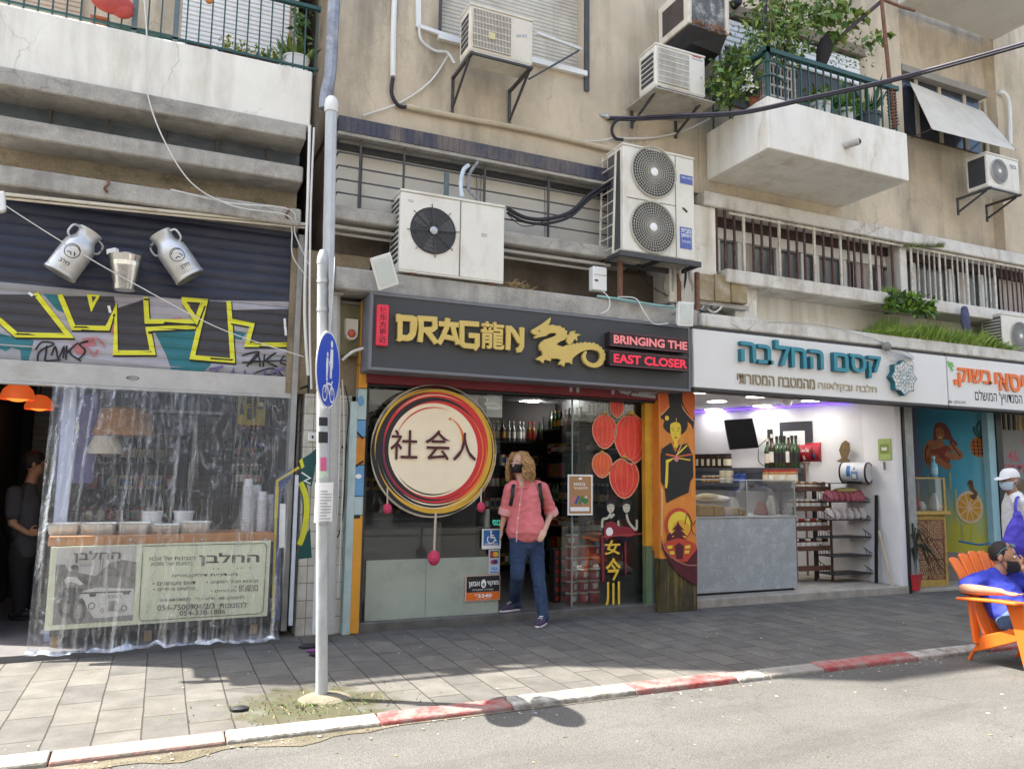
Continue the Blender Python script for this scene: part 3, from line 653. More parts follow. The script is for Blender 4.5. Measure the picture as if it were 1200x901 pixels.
# ---- the house across the street (mirrored in the shop glass)
OB=thing('apartment_building','sunlit cream apartment house across the street facing the shops','building',(2,-14,-.15))
CREAM=mat('sunny_cream_render',(.68,.655,.61),.9,var=.1,scale=1.2,stain=(.4,.34,.26),stain_amt=.5,stain_scale=(1,1,.6))
mb=MB();mb.box(-24,30,-22,-13.5,-.15,12.5,CREAM);mb.build('wall',OB)
mb=MB()
for i in range(-7,9):
 for k in range(3):mb.box(i*3.2,i*3.2+1.5,-13.5,-13.44,3.9+k*2.1-(.1 if k else 0),5.1+k*2.1-(.1 if k else 0),WG)
wo=mb.build('window',OB)
mb=MB()
for i in range(-7,9):mb.box(i*3.2-.5,i*3.2+2.1,-13.5,-13.42,-.1,2.6,mat('shopfront_dark',(.05,.05,.055),.4,var=.3,scale=1))
mb.build('shopfront',OB)
mb=MB();mb.box(-24,30,-13.5,-12.5,2.95,3.15,CONCW);mb.build('canopy',OB)
# ================================================================ left shop: shutter, graffiti, curtain, counter
NAVY=mat('navy_shutter_paint',(.030,.036,.062),.5,var=.2,scale=5,stain=(.075,.07,.08),stain_amt=.6,stain_scale=(2,2,5))
GRSH=mat('grey_shutter_paint',(.30,.30,.315),.55,var=.12,scale=4,stain=(.19,.18,.19),stain_amt=.5,stain_scale=(3,3,4))
SHY=.10
RS=thing('roller_shutter','half raised navy roller shutter with yellow and teal graffiti on its grey lower slats','shutter',(-.4,SHY,2.0))
zb1=zz(180,433,SHY);zb0=zz(180,456,SHY);zn=zz(180,348,SHY);ztp=z30-.03
PITCH=.098
def shy(z):                                          # face of the slats at height z
 t=((z-zb1)/PITCH)%1
 return SHY-.013*max(0,sin(pi*min(1,t/.9)))**.6
def slat_panel(z0,z1,m):
 vs=[];n=max(2,round((z1-z0)/PITCH*14))
 for i in range(n+1):
  z=z0+(z1-z0)*i/n;vs+=[(LX+.1,shy(z),z),(1.075,shy(z),z)]
 mb=MB();mb.add(vs,[(2*i,2*i+1,2*i+3,2*i+2)for i in range(n)],m);return mb
note(slat_panel(zb1,zn,GRSH).build('slats',RS,smooth=True),'grey slats sprayed with graffiti');note(slat_panel(zn,ztp+.1,NAVY).build('slats',RS,smooth=True),'plain navy slats')
mb=MB();mb.box(LX+.1,1.085,SHY-.035,SHY+.03,zb0,zb1+.005,mat('grey_bottom_bar',(.46,.45,.43),.5,var=.12,stain=(.25,.23,.2),stain_amt=.5,stain_scale=(4,4,9)));mb.box(LX+.1,1.085,SHY-.05,SHY+.03,zb0-.022,zb0-.001,MATS['grey_bottom_bar']);bb=mb.build('bottom_bar',RS,bevel=.004)
Zs=Z(0,230,3,SHY-.016)
mb=MB();c=Zs((467,640))[0];mb.ell(c[0],c[1],.052,.018,SHY-.036,INK,hole=.8);text(mb,'PIROL',c[0]-.034,c[0]+.034,c[1]-.009,c[1]+.009,SHY-.036,INK);mb.build('maker_badge',bb)
mb=MB();mb.box(1.075,1.125,.02,.2,LFZ,ztp,mat('grey_guide_rail',(.33,.325,.31),.5,metal=.3,var=.2));mb.build('guide_rail',RS)
mb=MB();mb.tube([W(362,452,.0),W(352,455,-.02)],.012,BLACK);mb.tube([W(362,440,.0),W(361,470,-.01)],.009,BLACK);mb.build('lock',RS)
def conform(mb):                                     # lay flat paint on the ridged slats
 me=bpy.data.meshes.new('t');me.from_pydata(mb.v,[],mb.f);me.polygons.foreach_set('material_index',mb.m)
 bm=bmesh.new();bm.from_mesh(me)
 zs_=[q.z for q in mb.v];a,b=min(zs_),max(zs_)
 k=math.floor((a-zb1)/PITCH)
 while zb1+k*PITCH<b:
  for f in(0,.15,.45,.75,.9):
   z=zb1+(k+f)*PITCH
   if a<z<b:bmesh.ops.bisect_plane(bm,geom=bm.verts[:]+bm.edges[:]+bm.faces[:],plane_co=(0,0,z),plane_no=(0,0,1))
  k+=1
 r=MB();r.mats=mb.mats;bm.verts.index_update()
 for v in bm.verts:
  off=SHY-.016-v.co.y
  r.v.append(Vector((v.co.x,shy(v.co.z)-.0012-off*.8,v.co.z)))
 for f in bm.faces:r.f.append([v.index for v in f.verts]);r.m.append(f.material_index)
 bm.free();bpy.data.meshes.remove(me);return r
SPY=mat('spray_yellow',(.72,.70,.045),.55,var=.06);SPT=mat('spray_teal',(.025,.16,.19),.55,var=.15);SPG=mat('spray_charcoal',(.055,.052,.060),.6,var=.2,scale=5)
SPK=mat('spray_black',(.014,.014,.017),.55,var=0);SPV=mat('spray_violet',(.14,.10,.23),.55,var=.1);SPL=mat('spray_silver_lilac',(.38,.365,.41),.5,var=.12,scale=4);SPP=mat('spray_pink',(.45,.17,.19),.6,var=.1)
mb=MB();Y0=SHY-.016
def ppoly(P,m):mb.flat(Zs(*P),Y0,m)
def pstr(P,wd,m,closed=False,sm=False):
 q=Zs(*P);q=smooth_pts(q,5,closed)if sm else[Vector(a)for a in q]
 mb.stroke(q,wd,Y0,m,closed)
PX=.0024                                          # metres per zoomed pixel here
ppoly([(-20,345),(1070,372),(1070,530),(840,600),(560,600),(250,560),(-20,520)],SPL)
for P in([(540,470),(682,472),(745,560),(740,595),(690,640),(655,668),(625,662),(608,630),(585,560)],[(-10,480),(50,495),(120,505),(105,560),(92,600),(80,604),(70,540),(40,530),(20,545),(-10,530)],[(150,342),(212,346),(225,410),(200,400)],[(810,470),(865,480),(850,505),(820,500)],[(1030,440),(1075,445),(1070,475),(1040,470)]):ppoly(P,SPT)
for P in([(-10,345),(120,345),(240,490),(60,487),(-10,435)],[(222,350),(400,352),(408,392),(375,462),(258,460)],[(410,395),(505,362),(515,440),(690,440),(660,362),(800,372),(812,440),(820,575),(680,562),(690,458),(528,460),(530,545),(405,545)],[(815,400),(1060,395),(1020,450),(1030,515),(870,520),(885,450),(815,440)]):ppoly(P,SPG)
for P in([(380,450),(400,430),(402,485),(385,480)],[(250,520),(330,500),(340,525),(300,530),(300,560),(270,555)],[(600,430),(640,425),(635,450),(610,460)]):ppoly(P,SPP)
for P in([(-10,428),(57,487),(242,490),(124,340)],[(210,345),(258,462),(378,464),(407,392),(405,550),(537,550),(521,466),(688,458)],[(512,355),(517,440),(692,440)],[(638,362),(722,368),(676,566),(818,578),(804,368)],[(645,370),(690,437),(712,378)],[(810,438),(886,452),(868,522),(1031,522),(1022,452),(1078,405)]):
 pstr([(a+3,b+5)for a,b in P],20*PX,SPK);pstr(P,17*PX,SPY)
ppoly([(305,345),(352,348),(320,408)],SPY);ppoly([(322,352),(338,353),(326,376)],SPG)
for P in([(100,338),(115,350)],[(382,385),(388,410)],[(1000,430),(1005,490)]):pstr(P,9*PX,INKW)
for P in([(125,540),(150,512),(190,520),(140,545),(132,585)],[(165,525),(158,580)],[(180,560),(195,530),(205,570),(225,530),(222,570)],[(235,525),(232,575)],[(235,550),(275,515),(245,548),(285,580)],[(310,510),(280,520),(300,545),(275,575)],[(160,580),(215,575)],
  [(850,560),(910,548),(880,590)],[(868,598),(905,555),(915,600)],[(885,580),(915,580)],[(930,555),(925,600)],[(930,580),(970,550),(935,578),(975,600)],[(1000,560),(985,585),(1025,600),(1010,625)],[(900,620),(960,605),(1000,640)],[(850,585),(1050,575)],[(930,630),(970,622)]):pstr(P,6*PX,SPK,sm=True)
for P in([(735,610),(785,598)],[(765,604),(750,660)],[(795,665),(820,610),(835,668)],[(805,645),(832,645)],[(860,612),(868,670)],[(895,618),(900,668)],[(925,670),(930,615),(955,665),(955,612)],[(975,615),(985,665)],[(965,612),(1000,605)]):pstr(P,9*PX,SPV)
ppoly([(690,652),(735,648),(720,662),(700,660)],SPY)
for P in([(290,505),(340,500),(370,530)],[(300,520),(330,560),(345,540)]):pstr(P,7*PX,SPP,sm=True)
g=conform(mb).build('graffiti',RS)
# ---- milk cans and pail hung on the shutter
ALU=mat('brushed_aluminium',(.60,.595,.58),.38,metal=.55,var=.12,scale=14,stain=(.4,.39,.37),stain_amt=.5,stain_scale=(9,9,9))
def milk_can(pb,pt,label,hs):
 Yc=-.10;a,b=W(*pb,Yc),W(*pt,Yc);ax=(b-a).normalized();Lh=(b-a).length;r=.128
 t=thing('milk_can',label,'milk can',a,'milk cans hung on the shutter')
 mb=MB();mb.lathe([(r*.96,0),(r,.012),(r,.25),(r*.97,.29),(r*.72,.345),(r*.66,.36),(r*.66,.40),(r*.74,.425),(r*.78,Lh-.0),(r*.66,Lh),(r*.6,Lh-.05)],a,ALU,ax,32);mb.build('body',t,smooth=True)
 mb=MB();mb.lathe([(r*1.005,.0),(r*1.03,.006),(r*1.03,.02),(r*1.005,.026)],a,ALU,ax,32);mb.build('base_ring',t,smooth=True)
 sd_=ax.cross(Vector((0,1,0))).normalized()
 for s in(-1,1):
  d=(sd_*s*.75+Vector((0,-.66,0))).normalized()if s==hs else(sd_*s*.8+Vector((0,.55,0))).normalized()
  p=[a+ax*.30+d*r*.92,a+ax*.33+d*r*1.22,a+ax*.40+d*r*1.18,a+ax*.42+d*r*.76]
  mb=MB();mb.tube(smooth_pts(p,5),.009,ALU);mb.build('handle',t,smooth=True)
 # printed round mark and word, wrapped on the body
 mb=MB();m2=MB()
 m2.ell(0,.2,.062,.062,0,INK,hole=.9);m2.ell(.004,.205,.05,.045,0,INK,n=20,a0=.5,a1=2.9);m2.ell(-.008,.19,.038,.03,0,ALU,n=20,a0=.3,a1=2.6)
 m2.stroke([(-.03,.175),(-.005,.185),(.012,.165)],.008,0,INK);m2.stroke([(.02,.2),(.035,.172)],.009,0,INK);text(m2,'חלב',-.042,.042,.075,.112,0,INK,bold=.012)
 for v in m2.v:
  ang=v.x/r;rr=r+.0015-v.y*.5
  mb.v.append(a+ax*v.z+(sd_*-1 if ax.cross(Vector((0,1,0))).x<0 else sd_)*(sin(ang)*rr)+Vector((0,-1,0))*(cos(ang)*rr))
 mb.f=m2.f;mb.m=m2.m;mb.mats=m2.mats;mb.build('emblem',t)
 return t
milk_can((69.5,321),(106.5,272),'left dented aluminium milk can tilted outwards with a round black emblem',1)
milk_can((223,325.5),(187.5,274),'right aluminium milk can tilted outwards with its mouth towards the pail',-1)
Yc=-.1;a,b=W(145.5,340,Yc),W(147,302,Yc);rb,rt_=abs(W(158.5,320,Yc).x-W(132.5,320,Yc).x)/2,abs(W(168,302,Yc).x-W(125.5,302,Yc).x)/2
t=thing('pail','shiny tin pail full of packets hanging between the two milk cans','bucket',a)
TIN=mat('shiny_tin',(.70,.69,.66),.2,metal=.95,var=.08,scale=10)
mb=MB();hh=(b-a).length;mb.lathe([(rb,0),(rb*1.02,.01),(rb+(rt_-rb)*.78,hh*.8),(rb+(rt_-rb)*.80,hh*.83),(rb+(rt_-rb)*.84,hh*.84),(rt_,hh),(rt_*1.04,hh+.008),(rt_*.97,hh+.012),(rt_*.9,hh*.7)],a,TIN,b-a,32,True);mb.build('body',t,smooth=True)
mb=MB();mb.tube(smooth_pts([b+Vector((-rt_,0,0)),b+Vector((-rt_*.5,-.08,-.02)),b+Vector((rt_*.5,-.08,-.02)),b+Vector((rt_,0,0))],6),.005,TIN);mb.build('handle',t,smooth=True)
mb=MB();mb.ball(b+Vector((.01,-.01,.0)),(rt_*.62,rt_*.6,.045),WHITEP);mb.build('packet',t,smooth=True)
mb=MB();q=b+Vector((-.10,-.03,.02));mb.hexa([q+Vector(p)for p in((-.04,-.02,-.02),(.03,-.04,-.01),(.05,.02,0),(-.03,.03,-.01))],[q+Vector(p)for p in((-.045,-.02,.02),(.02,-.04,.04),(.045,.02,.045),(-.035,.03,.03))],PAPER);mb.build('packet',t)
mb=MB();mb.tube(smooth_pts([W(116,290,-.1),W(120,296,-.12),W(126,303,-.12)],5),.005,INK);mb.tube(smooth_pts([W(178,288,-.1),W(172,293,-.12),W(166,302,-.12)],5),.005,INK);mb.build('hanging_wire',t,smooth=True)
cable('cable',[W(-30,212,-.25),W(8,242,-.25),W(90,294,-.2),W(160,334,-.2),W(260,386,-.16),W(356,418,-.1)],.0045,CABW,'thin white wire running slantwise across the milk cans and graffiti')
# flood lamp peeping in at the left edge
t=thing('floodlight','pale square floodlight corner at the left edge above the milk cans','floodlight',W(-10,245,-.35))
c=W(-14,243,-.35);mb=MB();mb.hexa([c+Vector(p)for p in((-.14,-.03,-.12),(.13,-.08,-.03),(.13,-.02,-.03),(-.14,.03,-.12))],[c+Vector(p)for p in((-.16,-.02,.09),(.11,-.07,.13),(.11,-.01,.13),(-.16,.04,.09))],WHITEP);mb.build('housing',t,bevel=.01)
mb=MB();mb.bar(c+Vector((-.05,.02,.05)),c+Vector((-.1,.3,.2)),.03,.02,GALV);mb.build('bracket',t)
# ---- counter under the plastic
CY=-.13
WOOD=mat('orange_brown_plank',(.42,.19,.065),.6,var=.2,scale=9,stain=(.25,.1,.04),stain_amt=.5,stain_scale=(2,2,14))
ct=thing('shop_counter','low wooden deli counter with an orange brown plank top behind plastic sheeting','counter',(.08,.1,LFZ))
x0,x1=W(57,630,CY).x,W(321,630,CY).x;z1c,z0c=zz(190,626,CY),zz(190,637.5,CY)
mb=MB();mb.box(x0,x1,CY,.38,z0c,z1c,WOOD);mb.build('countertop',ct,bevel=.006)
mb=MB()
for u in(68,153,237,311):p=W(u,632,CY);mb.cyl(p+Vector((0,.002,0)),p+Vector((0,-.006,0)),.013,.013,GALV,10)
mb.build('bolt',ct)
mb=MB();mb.box(x0+.05,x1-.06,-.04,.36,LFZ+.09,z0c-.002,mat('dark_counter_body',(.05,.048,.047),.7,var=.2));mb.build('front_panel',ct)
for x in(x0+.09,(x0+x1)/2-.1,x1-.12):
 mb=MB();mb.box(x-.03,x+.03,-.02,.05,LFZ,LFZ+.089,mat('bare_timber',(.33,.23,.13),.8));mb.build('leg',ct)
# banner board on the counter front
BAN=mat('pale_green_board',(.66,.68,.48),.5,var=.04);BIN=mat('brown_lettering',(.09,.075,.055),.6,var=0)
BY=CY-.035
Zb=Z(40,630,1200/290.,BY)
fr=Zb((82,45),(1148,12),(1130,378),(48,450))
bd=thing('banner_board','pale green Hebrew advertising board with an old car photograph on the counter front','sign',(fr[3][0]+.5,BY,fr[3][1]))
mb=MB();mb.prism([fr[3],fr[2],fr[1],fr[0]],BY,BY+.018,BAN);mb.build('board',bd)
mb=MB()
def btext(s,xa,xb,yt,yb_,m=BIN,bold=.008):      # left/right at mid height; board slopes a little
 k=-.034;xm=(xa+xb)/2;dd=(xb-xa)*.034/2;yt,yb_=yt+dd,yb_-dd
 if yb_-yt<15:yt,yb_=(yt+yb_)/2-7.5,(yt+yb_)/2+7.5
 q=Zb((xa,(yt+yb_)/2),(xb,(yt+yb_)/2),(xm,yt),(xm,yb_));n0=len(mb.v)
 text(mb,s,q[0][0],q[1][0],q[3][1],q[2][1],BY,m,bold=bold)
 sh=(Zb((xb,300+k*(xb-xa)))[0][1]-Zb((xa,300))[0][1])/(q[1][0]-q[0][0])
 for v in mb.v[n0:]:v.z+=(v.x-(q[0][0]+q[1][0])/2)*sh
btext('החלבן',800,1092,68,140,bold=.03)
for P in((870,150),(892,150),(985,146),(1005,146),(1048,143)):c=Zb(P)[0];mb.ell(c[0],c[1],.006,.006,BY,BIN,n=8)
for s,a in(('הגבינות של אבא',(558,782,84,112)),('בטעם של סבא',(568,768,110,136)),('מעדניית דליקטסים',(668,985,166,196)),('גבינות מכל הסוגים •',(835,1085,200,222)),('חמוצים •',(972,1085,226,246)),('מעדנים וקינוחים •',(855,1085,246,268)),
   ('דגים מעושנים •',(575,782,208,232)),('סלטים ביתיים •',(578,782,234,258)),("לוינסקי 48, ת\"א טל': 03-6828020",(612,1018,280,312)),('להזמנות: 054-7500904/2/3',(598,1030,308,352)),('054-338-1886',(705,928,344,376))):
 btext(s,*a,bold=.012)
rr=Zb((545,52),(525,40),(1115,26),(1128,40),(1110,352),(1092,366),(522,402),(508,388),(528,55));mb.stroke([Vector(q)for q in rr[1:]],.006,BY,BIN,closed=True)
mb.build('lettering',bd)
# the printed old photograph: sky, trees, car, rider
mb=MB()
SP=[mat('sepia_%s'%n,c,.6,var=v,scale=40)for n,c,v in(('sky',(.50,.475,.42),.03),('trees',(.22,.205,.18),.5),('road',(.26,.24,.215),.1),('car',(.62,.60,.55),.06),('dark',(.11,.10,.09),.25),('mid',(.28,.25,.22),.2))]
def bp(P,m):mb.flat(Zb(*P),BY,m)
bp([(112,50),(498,36),(478,400),(88,424)][::-1],SP[0])
bp([(105,130),(150,128),(165,160),(300,185),(335,150),(370,120),(430,105),(496,118),(490,240),(100,250)][::-1],SP[1])
bp([(100,238),(490,225),(478,400),(88,424)][::-1],SP[2])
bp([(190,300),(205,262),(300,238),(480,250),(478,372),(300,388),(262,350),(250,320),(215,318)],SP[3])if False else bp([(200,268),(300,240),(485,246),(480,372),(290,390),(262,345),(235,305),(192,318)][::-1],SP[3])
bp([(330,215),(350,188),(430,186),(462,222),(450,240),(335,242)][::-1],SP[5])
for c,r in(((212,352),(34,62)),((160,330),(38,55))):
 q=Zb(c)[0];mb.ell(q[0],q[1],r[0]*.0017,r[1]*.0017,BY,SP[4],n=28,hole=.62);mb.ell(q[0],q[1],r[0]*.0006,r[1]*.0006,BY,SP[5],n=20)
for c,r in(((278,330),.026),((436,340),.022),((330,352),.014),((418,352),.012)):q=Zb(c)[0];mb.ell(q[0],q[1],r,r*1.1,BY,SP[4],n=18,hole=.75); 
bp([(360,305),(405,305),(402,355),(358,356)][::-1],SP[5]);bp([(205,265),(470,255),(470,262),(205,272)][::-1],SP[4])
bp([(265,272),(300,270),(300,282),(272,286)][::-1],SP[4]);bp([(430,262),(462,260),(462,272),(436,275)][::-1],SP[4])
c=Zb((198,152))[0];mb.ell(c[0],c[1],.026,.034,BY,SP[5],n=18);c=Zb((196,141))[0];mb.ell(c[0],c[1],.027,.018,BY,SP[4],n=14)
bp([(155,185),(180,168),(225,172),(250,200),(245,235),(150,240)][::-1],SP[5]);bp([(215,175),(240,190),(280,225),(268,236),(215,205)][::-1],SP[4])
bp([(165,186),(205,190),(238,222),(226,228),(180,212),(150,225),(148,200)][::-1],SP[3])
bp([(118,300),(150,240),(240,245),(215,300),(170,320)][::-1],SP[4])
for P in([(318,185),(322,90)],[(330,185),(336,100)]):mb.stroke([Vector(q)for q in Zb(*P)],.004,BY,SP[4])
q=Zb((192,98),(420,80),(300,62),(300,118));text(mb,'החלבן',q[0][0],q[1][0],q[3][1],q[2][1],BY,SP[4],bold=.02)
q=Zb((345,285),(420,280),(380,275),(380,296));text(mb,'החלבן',q[0][0],q[1][0],q[3][1],q[2][1],BY,SP[4],bold=.01)
q=Zb((225,134),(290,132),(260,126),(260,142));text(mb,'בוטיק גבינות',q[0][0],q[1][0],q[3][1],q[2][1],BY,SP[4])
mb.build('old_photograph',bd)
# pans on the counter
STEEL=mat('steel_pan',(.62,.61,.57),.35,metal=.6,var=.08)
pan0=None
pl=['leftmost dented white enamel pan on the plank counter','second pan from the left on the plank counter','middle pan of five on the plank counter','fourth shallow pan from the left with a raised rim on the counter','rightmost pan on the plank counter beside the cups']
for(u,wd),lb in zip(((75,.26),(115,.28),(157,.26),(193,.25),(227,.26)),pl):
 p=W(u,628,.05);p.z=z1c
 if pan0 is None:
  t=thing('serving_pan',lb,'pan',p,'pans in a row on the deli counter');mb=MB();h=.085
  def rrect(w_,d_,z,r=.04,n=5):
   out=[]
   for cx,cy,a0 in((w_/2-r,d_/2-r,0),(-w_/2+r,d_/2-r,pi/2),(-w_/2+r,-d_/2+r,pi),(w_/2-r,-d_/2+r,1.5*pi)):
    for i in range(n+1):out.append(p+Vector((cx+cos(a0+pi/2*i/n)*r,cy+sin(a0+pi/2*i/n)*r,z)))
   return out
  mb.rings([rrect(.2,.2,0),rrect(.215,.215,.012),rrect(.24,.24,h),rrect(.265,.265,h+.004),rrect(.265,.265,h+.009),rrect(.235,.235,h+.006),rrect(.2,.2,.03)],STEEL);mb.build('body',t,smooth=True)
  mb=MB();mb.rings([rrect(.222,.222,.055),rrect(.2,.2,.058)],mat('white_cheese',(.72,.69,.6),.6));note(mb.build('cheese',t),'white cheese');pan0=t
 else:dup(pan0,p,lb,scale=(wd/.26*1.06,1,.8 if u==193 else 1))
# clear cups in stacks
CUP=mat('milky_plastic_cup',(.74,.75,.78),.3,var=.03,trans=.25)
c0=None
for(u,hh,dy),lb in zip(((288.5,.42,.12),(299,.38,.2),(306,.33,.08),(314.5,.28,.14)),('tallest stack of milky plastic cups standing on the plank counter','second tallest stack of milky cups on the plank counter','third stack of milky cups standing on the plank counter','shortest stack of milky cups at the right counter end')):
 p=W(u,625,dy);p.z=z1c;mb=MB();n=int(hh/.028);pr=[]
 for i in range(n):pr+=[(.048,i*.028),(.05,i*.028+.004),(.043,i*.028+.006)]
 pr+=[(.036,n*.028+.05),(.001,n*.028+.05)]
 mb.lathe(pr,p,CUP,n=18);tag(mb.build('cup_stack',smooth=True),lb,'cup stack','stacks of plastic cups on the deli counter')
tb0=None
for u,v,lb in((178,610,'left stacked white tub behind the pans'),(215,608,'right stacked white tub behind the pans')):
 p=W(u,v,.3);p.z=z1c;t=thing('tub_stack',lb,'tub',p,'white tubs behind the pans')
 for k in range(2):mb=MB();mb.lathe([(.075,k*.09),(.085,k*.09+.07),(.09,k*.09+.072),(.09,k*.09+.085),(.0,k*.09+.088)],p,WHITEP);mb.build('tub',t,smooth=True)
# ---- inside the deli
WARM=mat('orange_glow_shade',(.85,.22,.04),.5,emit=.55,ecol=(1,.20,.03),var=.05)
for u,v,Yd,r,lb in((21,462,.9,.14,'large glowing orange dome lamp at the dark left entrance'),(46,474,1.6,.13,'smaller glowing orange dome lamp beside the pale brick wall')):
 p=W(u,v,Yd);t=thing('pendant_lamp',lb,'lamp',p,'orange pendant lamps in the deli')
 mb=MB();mb.lathe([(r*.15,r*.75),(r*.5,r*.66),(r*.85,r*.3),(r,-.02),(r*.97,-.05)],p,mat('orange_shade_rim',(.5,.1,.03),.5,emit=.12,ecol=(1,.15,.03)),cap=False);mb.build('lamp_shade',t,smooth=True)
 mb=MB();mb.ball(p+Vector((0,0,.0)),(r*.8,r*.8,r*.5),WARM);mb.build('bulb',t,smooth=True)
 mb=MB();mb.tube([p+Vector((0,0,r*.7)),Vector((p.x,p.y,zsh-.3))],.006,BLACK);mb.build('cord',t)
xa,xb=W(36,520,3.2).x,W(345,520,3.2).x
mb=MB();mb.box(xa-.05,1.0,3.2,3.3,LFZ,zsh-.31,TILER);tag(mb.build('tiled_wall'),'pale brick tiled wall at the back of the deli','wall')
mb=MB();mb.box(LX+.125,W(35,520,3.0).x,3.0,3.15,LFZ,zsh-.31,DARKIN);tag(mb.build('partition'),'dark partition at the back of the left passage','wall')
t=thing('range_hood','grey sheet metal hood hanging over the deli kitchen','hood',W(195,482,1.6));x0,x1,z0,z1=R4(126,462,262,480,1.4)
mb=MB();mb.hexa([(x0,1.4,z0),(x1,1.4,z0),(x1,2.2,z0),(x0,2.2,z0)],[(x0+.02,1.5,z1),(x1-.02,1.5,z1),(x1-.02,2.2,z1),(x0+.02,2.2,z1)],mat('grey_hood',(.13,.14,.155),.5,metal=.3));mb.build('body',t);mb=MB();mb.box(x0,x1,1.385,1.4,z0-.03,z0,INKW if False else GALV);mb.build('rim',t)
mb=MB();p=W(147,495,1.0);mb.lathe([(.10,.26),(.22,.22),(.28,.0),(.275,-.03),(.2,.2)],p-Vector((0,0,.1)),mat('wicker',(.40,.19,.06),.8,var=.4,scale=40));tag(mb.build('wicker_lamp',smooth=True),'brown wicker lamp shade hanging below the grey hood','lamp')
mb=MB();p=W(123,528,.9);mb.lathe([(.05,.16),(.1,.14),(.15,.02),(.155,-.02),(.16,-.03)],p,mat('white_shade',(.62,.58,.5),.7));tag(mb.build('cloth_lamp',smooth=True),'white cloth lamp shade behind the plastic, left of the hood','lamp')
x0,x1,z0,z1=R4(66,462,112,566,1.2)
t=thing('picture_panel','blue violet panel painted with a white animal head','picture',((x0+x1)/2,1.2,z0));mb=MB();mb.box(x0,x1,1.2,1.23,z0,z1,mat('violet_panel',(.17,.17,.40),.6,var=.12));mb.build('panel',t)
Zh=Z(0,450,7.5,1.198);mb=MB();mb.flat(Zh((610,300),(640,270),(690,330),(700,390),(660,460),(655,560),(640,610),(600,600),(575,520),(545,450),(550,390),(600,350))[::-1],1.198,mat('bone_white',(.60,.58,.50),.7,var=.15,scale=30));mb.flat(Zh((615,430),(655,440),(640,460))[::-1],1.198,INK);mb.flat(Zh((615,505),(645,510),(630,540))[::-1],1.198,INK);mb.build('painted_head',t)
mb=MB();p0,p1=W(60,740,.25),W(60,455,.25);mb.box(p0.x-.05,p0.x+.05,.25,.33,LFZ,zsh-.31,mat('pale_blue_post',(.42,.46,.60),.4,var=.08));tag(mb.build('post'),'pale blue post at the left end of the plastic sheet','post')
x0,x1,z0,z1=R4(279,459,311,498,1.0)
t=thing('poster','yellow price poster with black marks hanging in the deli','poster',((x0+x1)/2,1,z0));mb=MB();mb.box(x0,x1,1.0,1.01,z0,z1,mat('yellow_card',(.62,.50,.10),.7,var=.08));mb.build('card',t)
mb=MB()
for fx0,fx1,fz0,fz1 in((.08,.22,.3,.82),(.34,.5,.15,.5),(.55,.66,.2,.85),(.72,.95,.5,.56),(.3,.46,.62,.86),(.74,.95,.7,.86),(.36,.5,.55,.58)):mb.flat([(x0+(x1-x0)*a,z0+(z1-z0)*b)for a,b in((fx0,fz0),(fx1,fz0),(fx1,fz1),(fx0,fz1))],.998,INK)
mb.build('print',t)
# deli shelves with bottles and jars
SHELFM=mat('dark_shelf_board',(.045,.04,.038),.7)
BOT=[mat('bottle_%s'%n,c,.15,var=.05,spec=.6)for n,c in(('brown',(.05,.025,.012)),('green',(.025,.06,.02)),('clear',(.30,.31,.30)),('amber',(.22,.10,.02)),('red',(.32,.03,.03)),('blue',(.04,.07,.22)),('white',(.60,.58,.54)),('yellow',(.5,.38,.06)))]
LBL=[plain('label_%s'%n,h,var=.2,scale=60)for n,h in(('cream','d8cfb4'),('red','a83830'),('gold','b08a3a'),('white','e4e2dc'),('green','4c7a4a'),('blue','3a5a98'),('pink','c87888'),('black','2a2828'))]
def make_bottle(p,body,lab,h=.28,r=.037,cap=None):
 mb=MB();mb.lathe([(r*.9,0),(r,.008),(r,h*.58),(r*.8,h*.66),(r*.38,h*.75),(r*.36,h*.93),(r*.42,h*.94),(r*.42,h),(.002,h)],p,body,n=14)
 t=mb
 t.lathe([(r*1.015,h*.16),(r*1.015,h*.48)],p,lab,n=14,cap=False);t.lathe([(r*.45,h*.9),(r*.45,h*1.01),(.002,h*1.01)],p,cap or lab,n=12,cap=False);return t
def make_jar(p,body,lab,h=.13,r=.045,lid=None):
 mb=MB();mb.lathe([(r*.92,0),(r,.008),(r,h*.76),(r*.86,h*.82),(r*.86,h*.84)],p,body,n=16);mb.lathe([(r*1.012,h*.15),(r*1.012,h*.62)],p,lab,n=16,cap=False);mb.lathe([(r*.92,h*.82),(r*.94,h),(.002,h)],p,lid or LBL[2],n=16,cap=False);return mb
def make_pack(p,wd,d,h,m,m2):
 mb=MB();mb.box(p.x-wd/2,p.x+wd/2,p.y-d/2,p.y+d/2,p.z,p.z+h,m);mb.box(p.x-wd*.36,p.x+wd*.36,p.y-d/2-.002,p.y-d/2+.01,p.z+h*.25,p.z+h*.75,m2);return mb
t=thing('wall_shelf','dark shelf unit with bottles seen through the plastic behind the cups','shelf',(W(297,600,1.6).x,1.7,LFZ));xs0,xs1=W(272,600,1.6).x,W(325,600,1.6).x
dsh=[zz(298,v,1.6)for v in(568,536,503,640)]
for z in dsh:mb=MB();mb.box(xs0,xs1,1.6,1.9,z-.025,z,SHELFM);mb.build('board',t)
for x in(xs0-.02,xs1):mb=MB();mb.box(x,x+.02,1.62,1.9,LFZ,dsh[2]+.3,SHELFM);mb.build('side_panel',t)
rnd=random.Random(3)
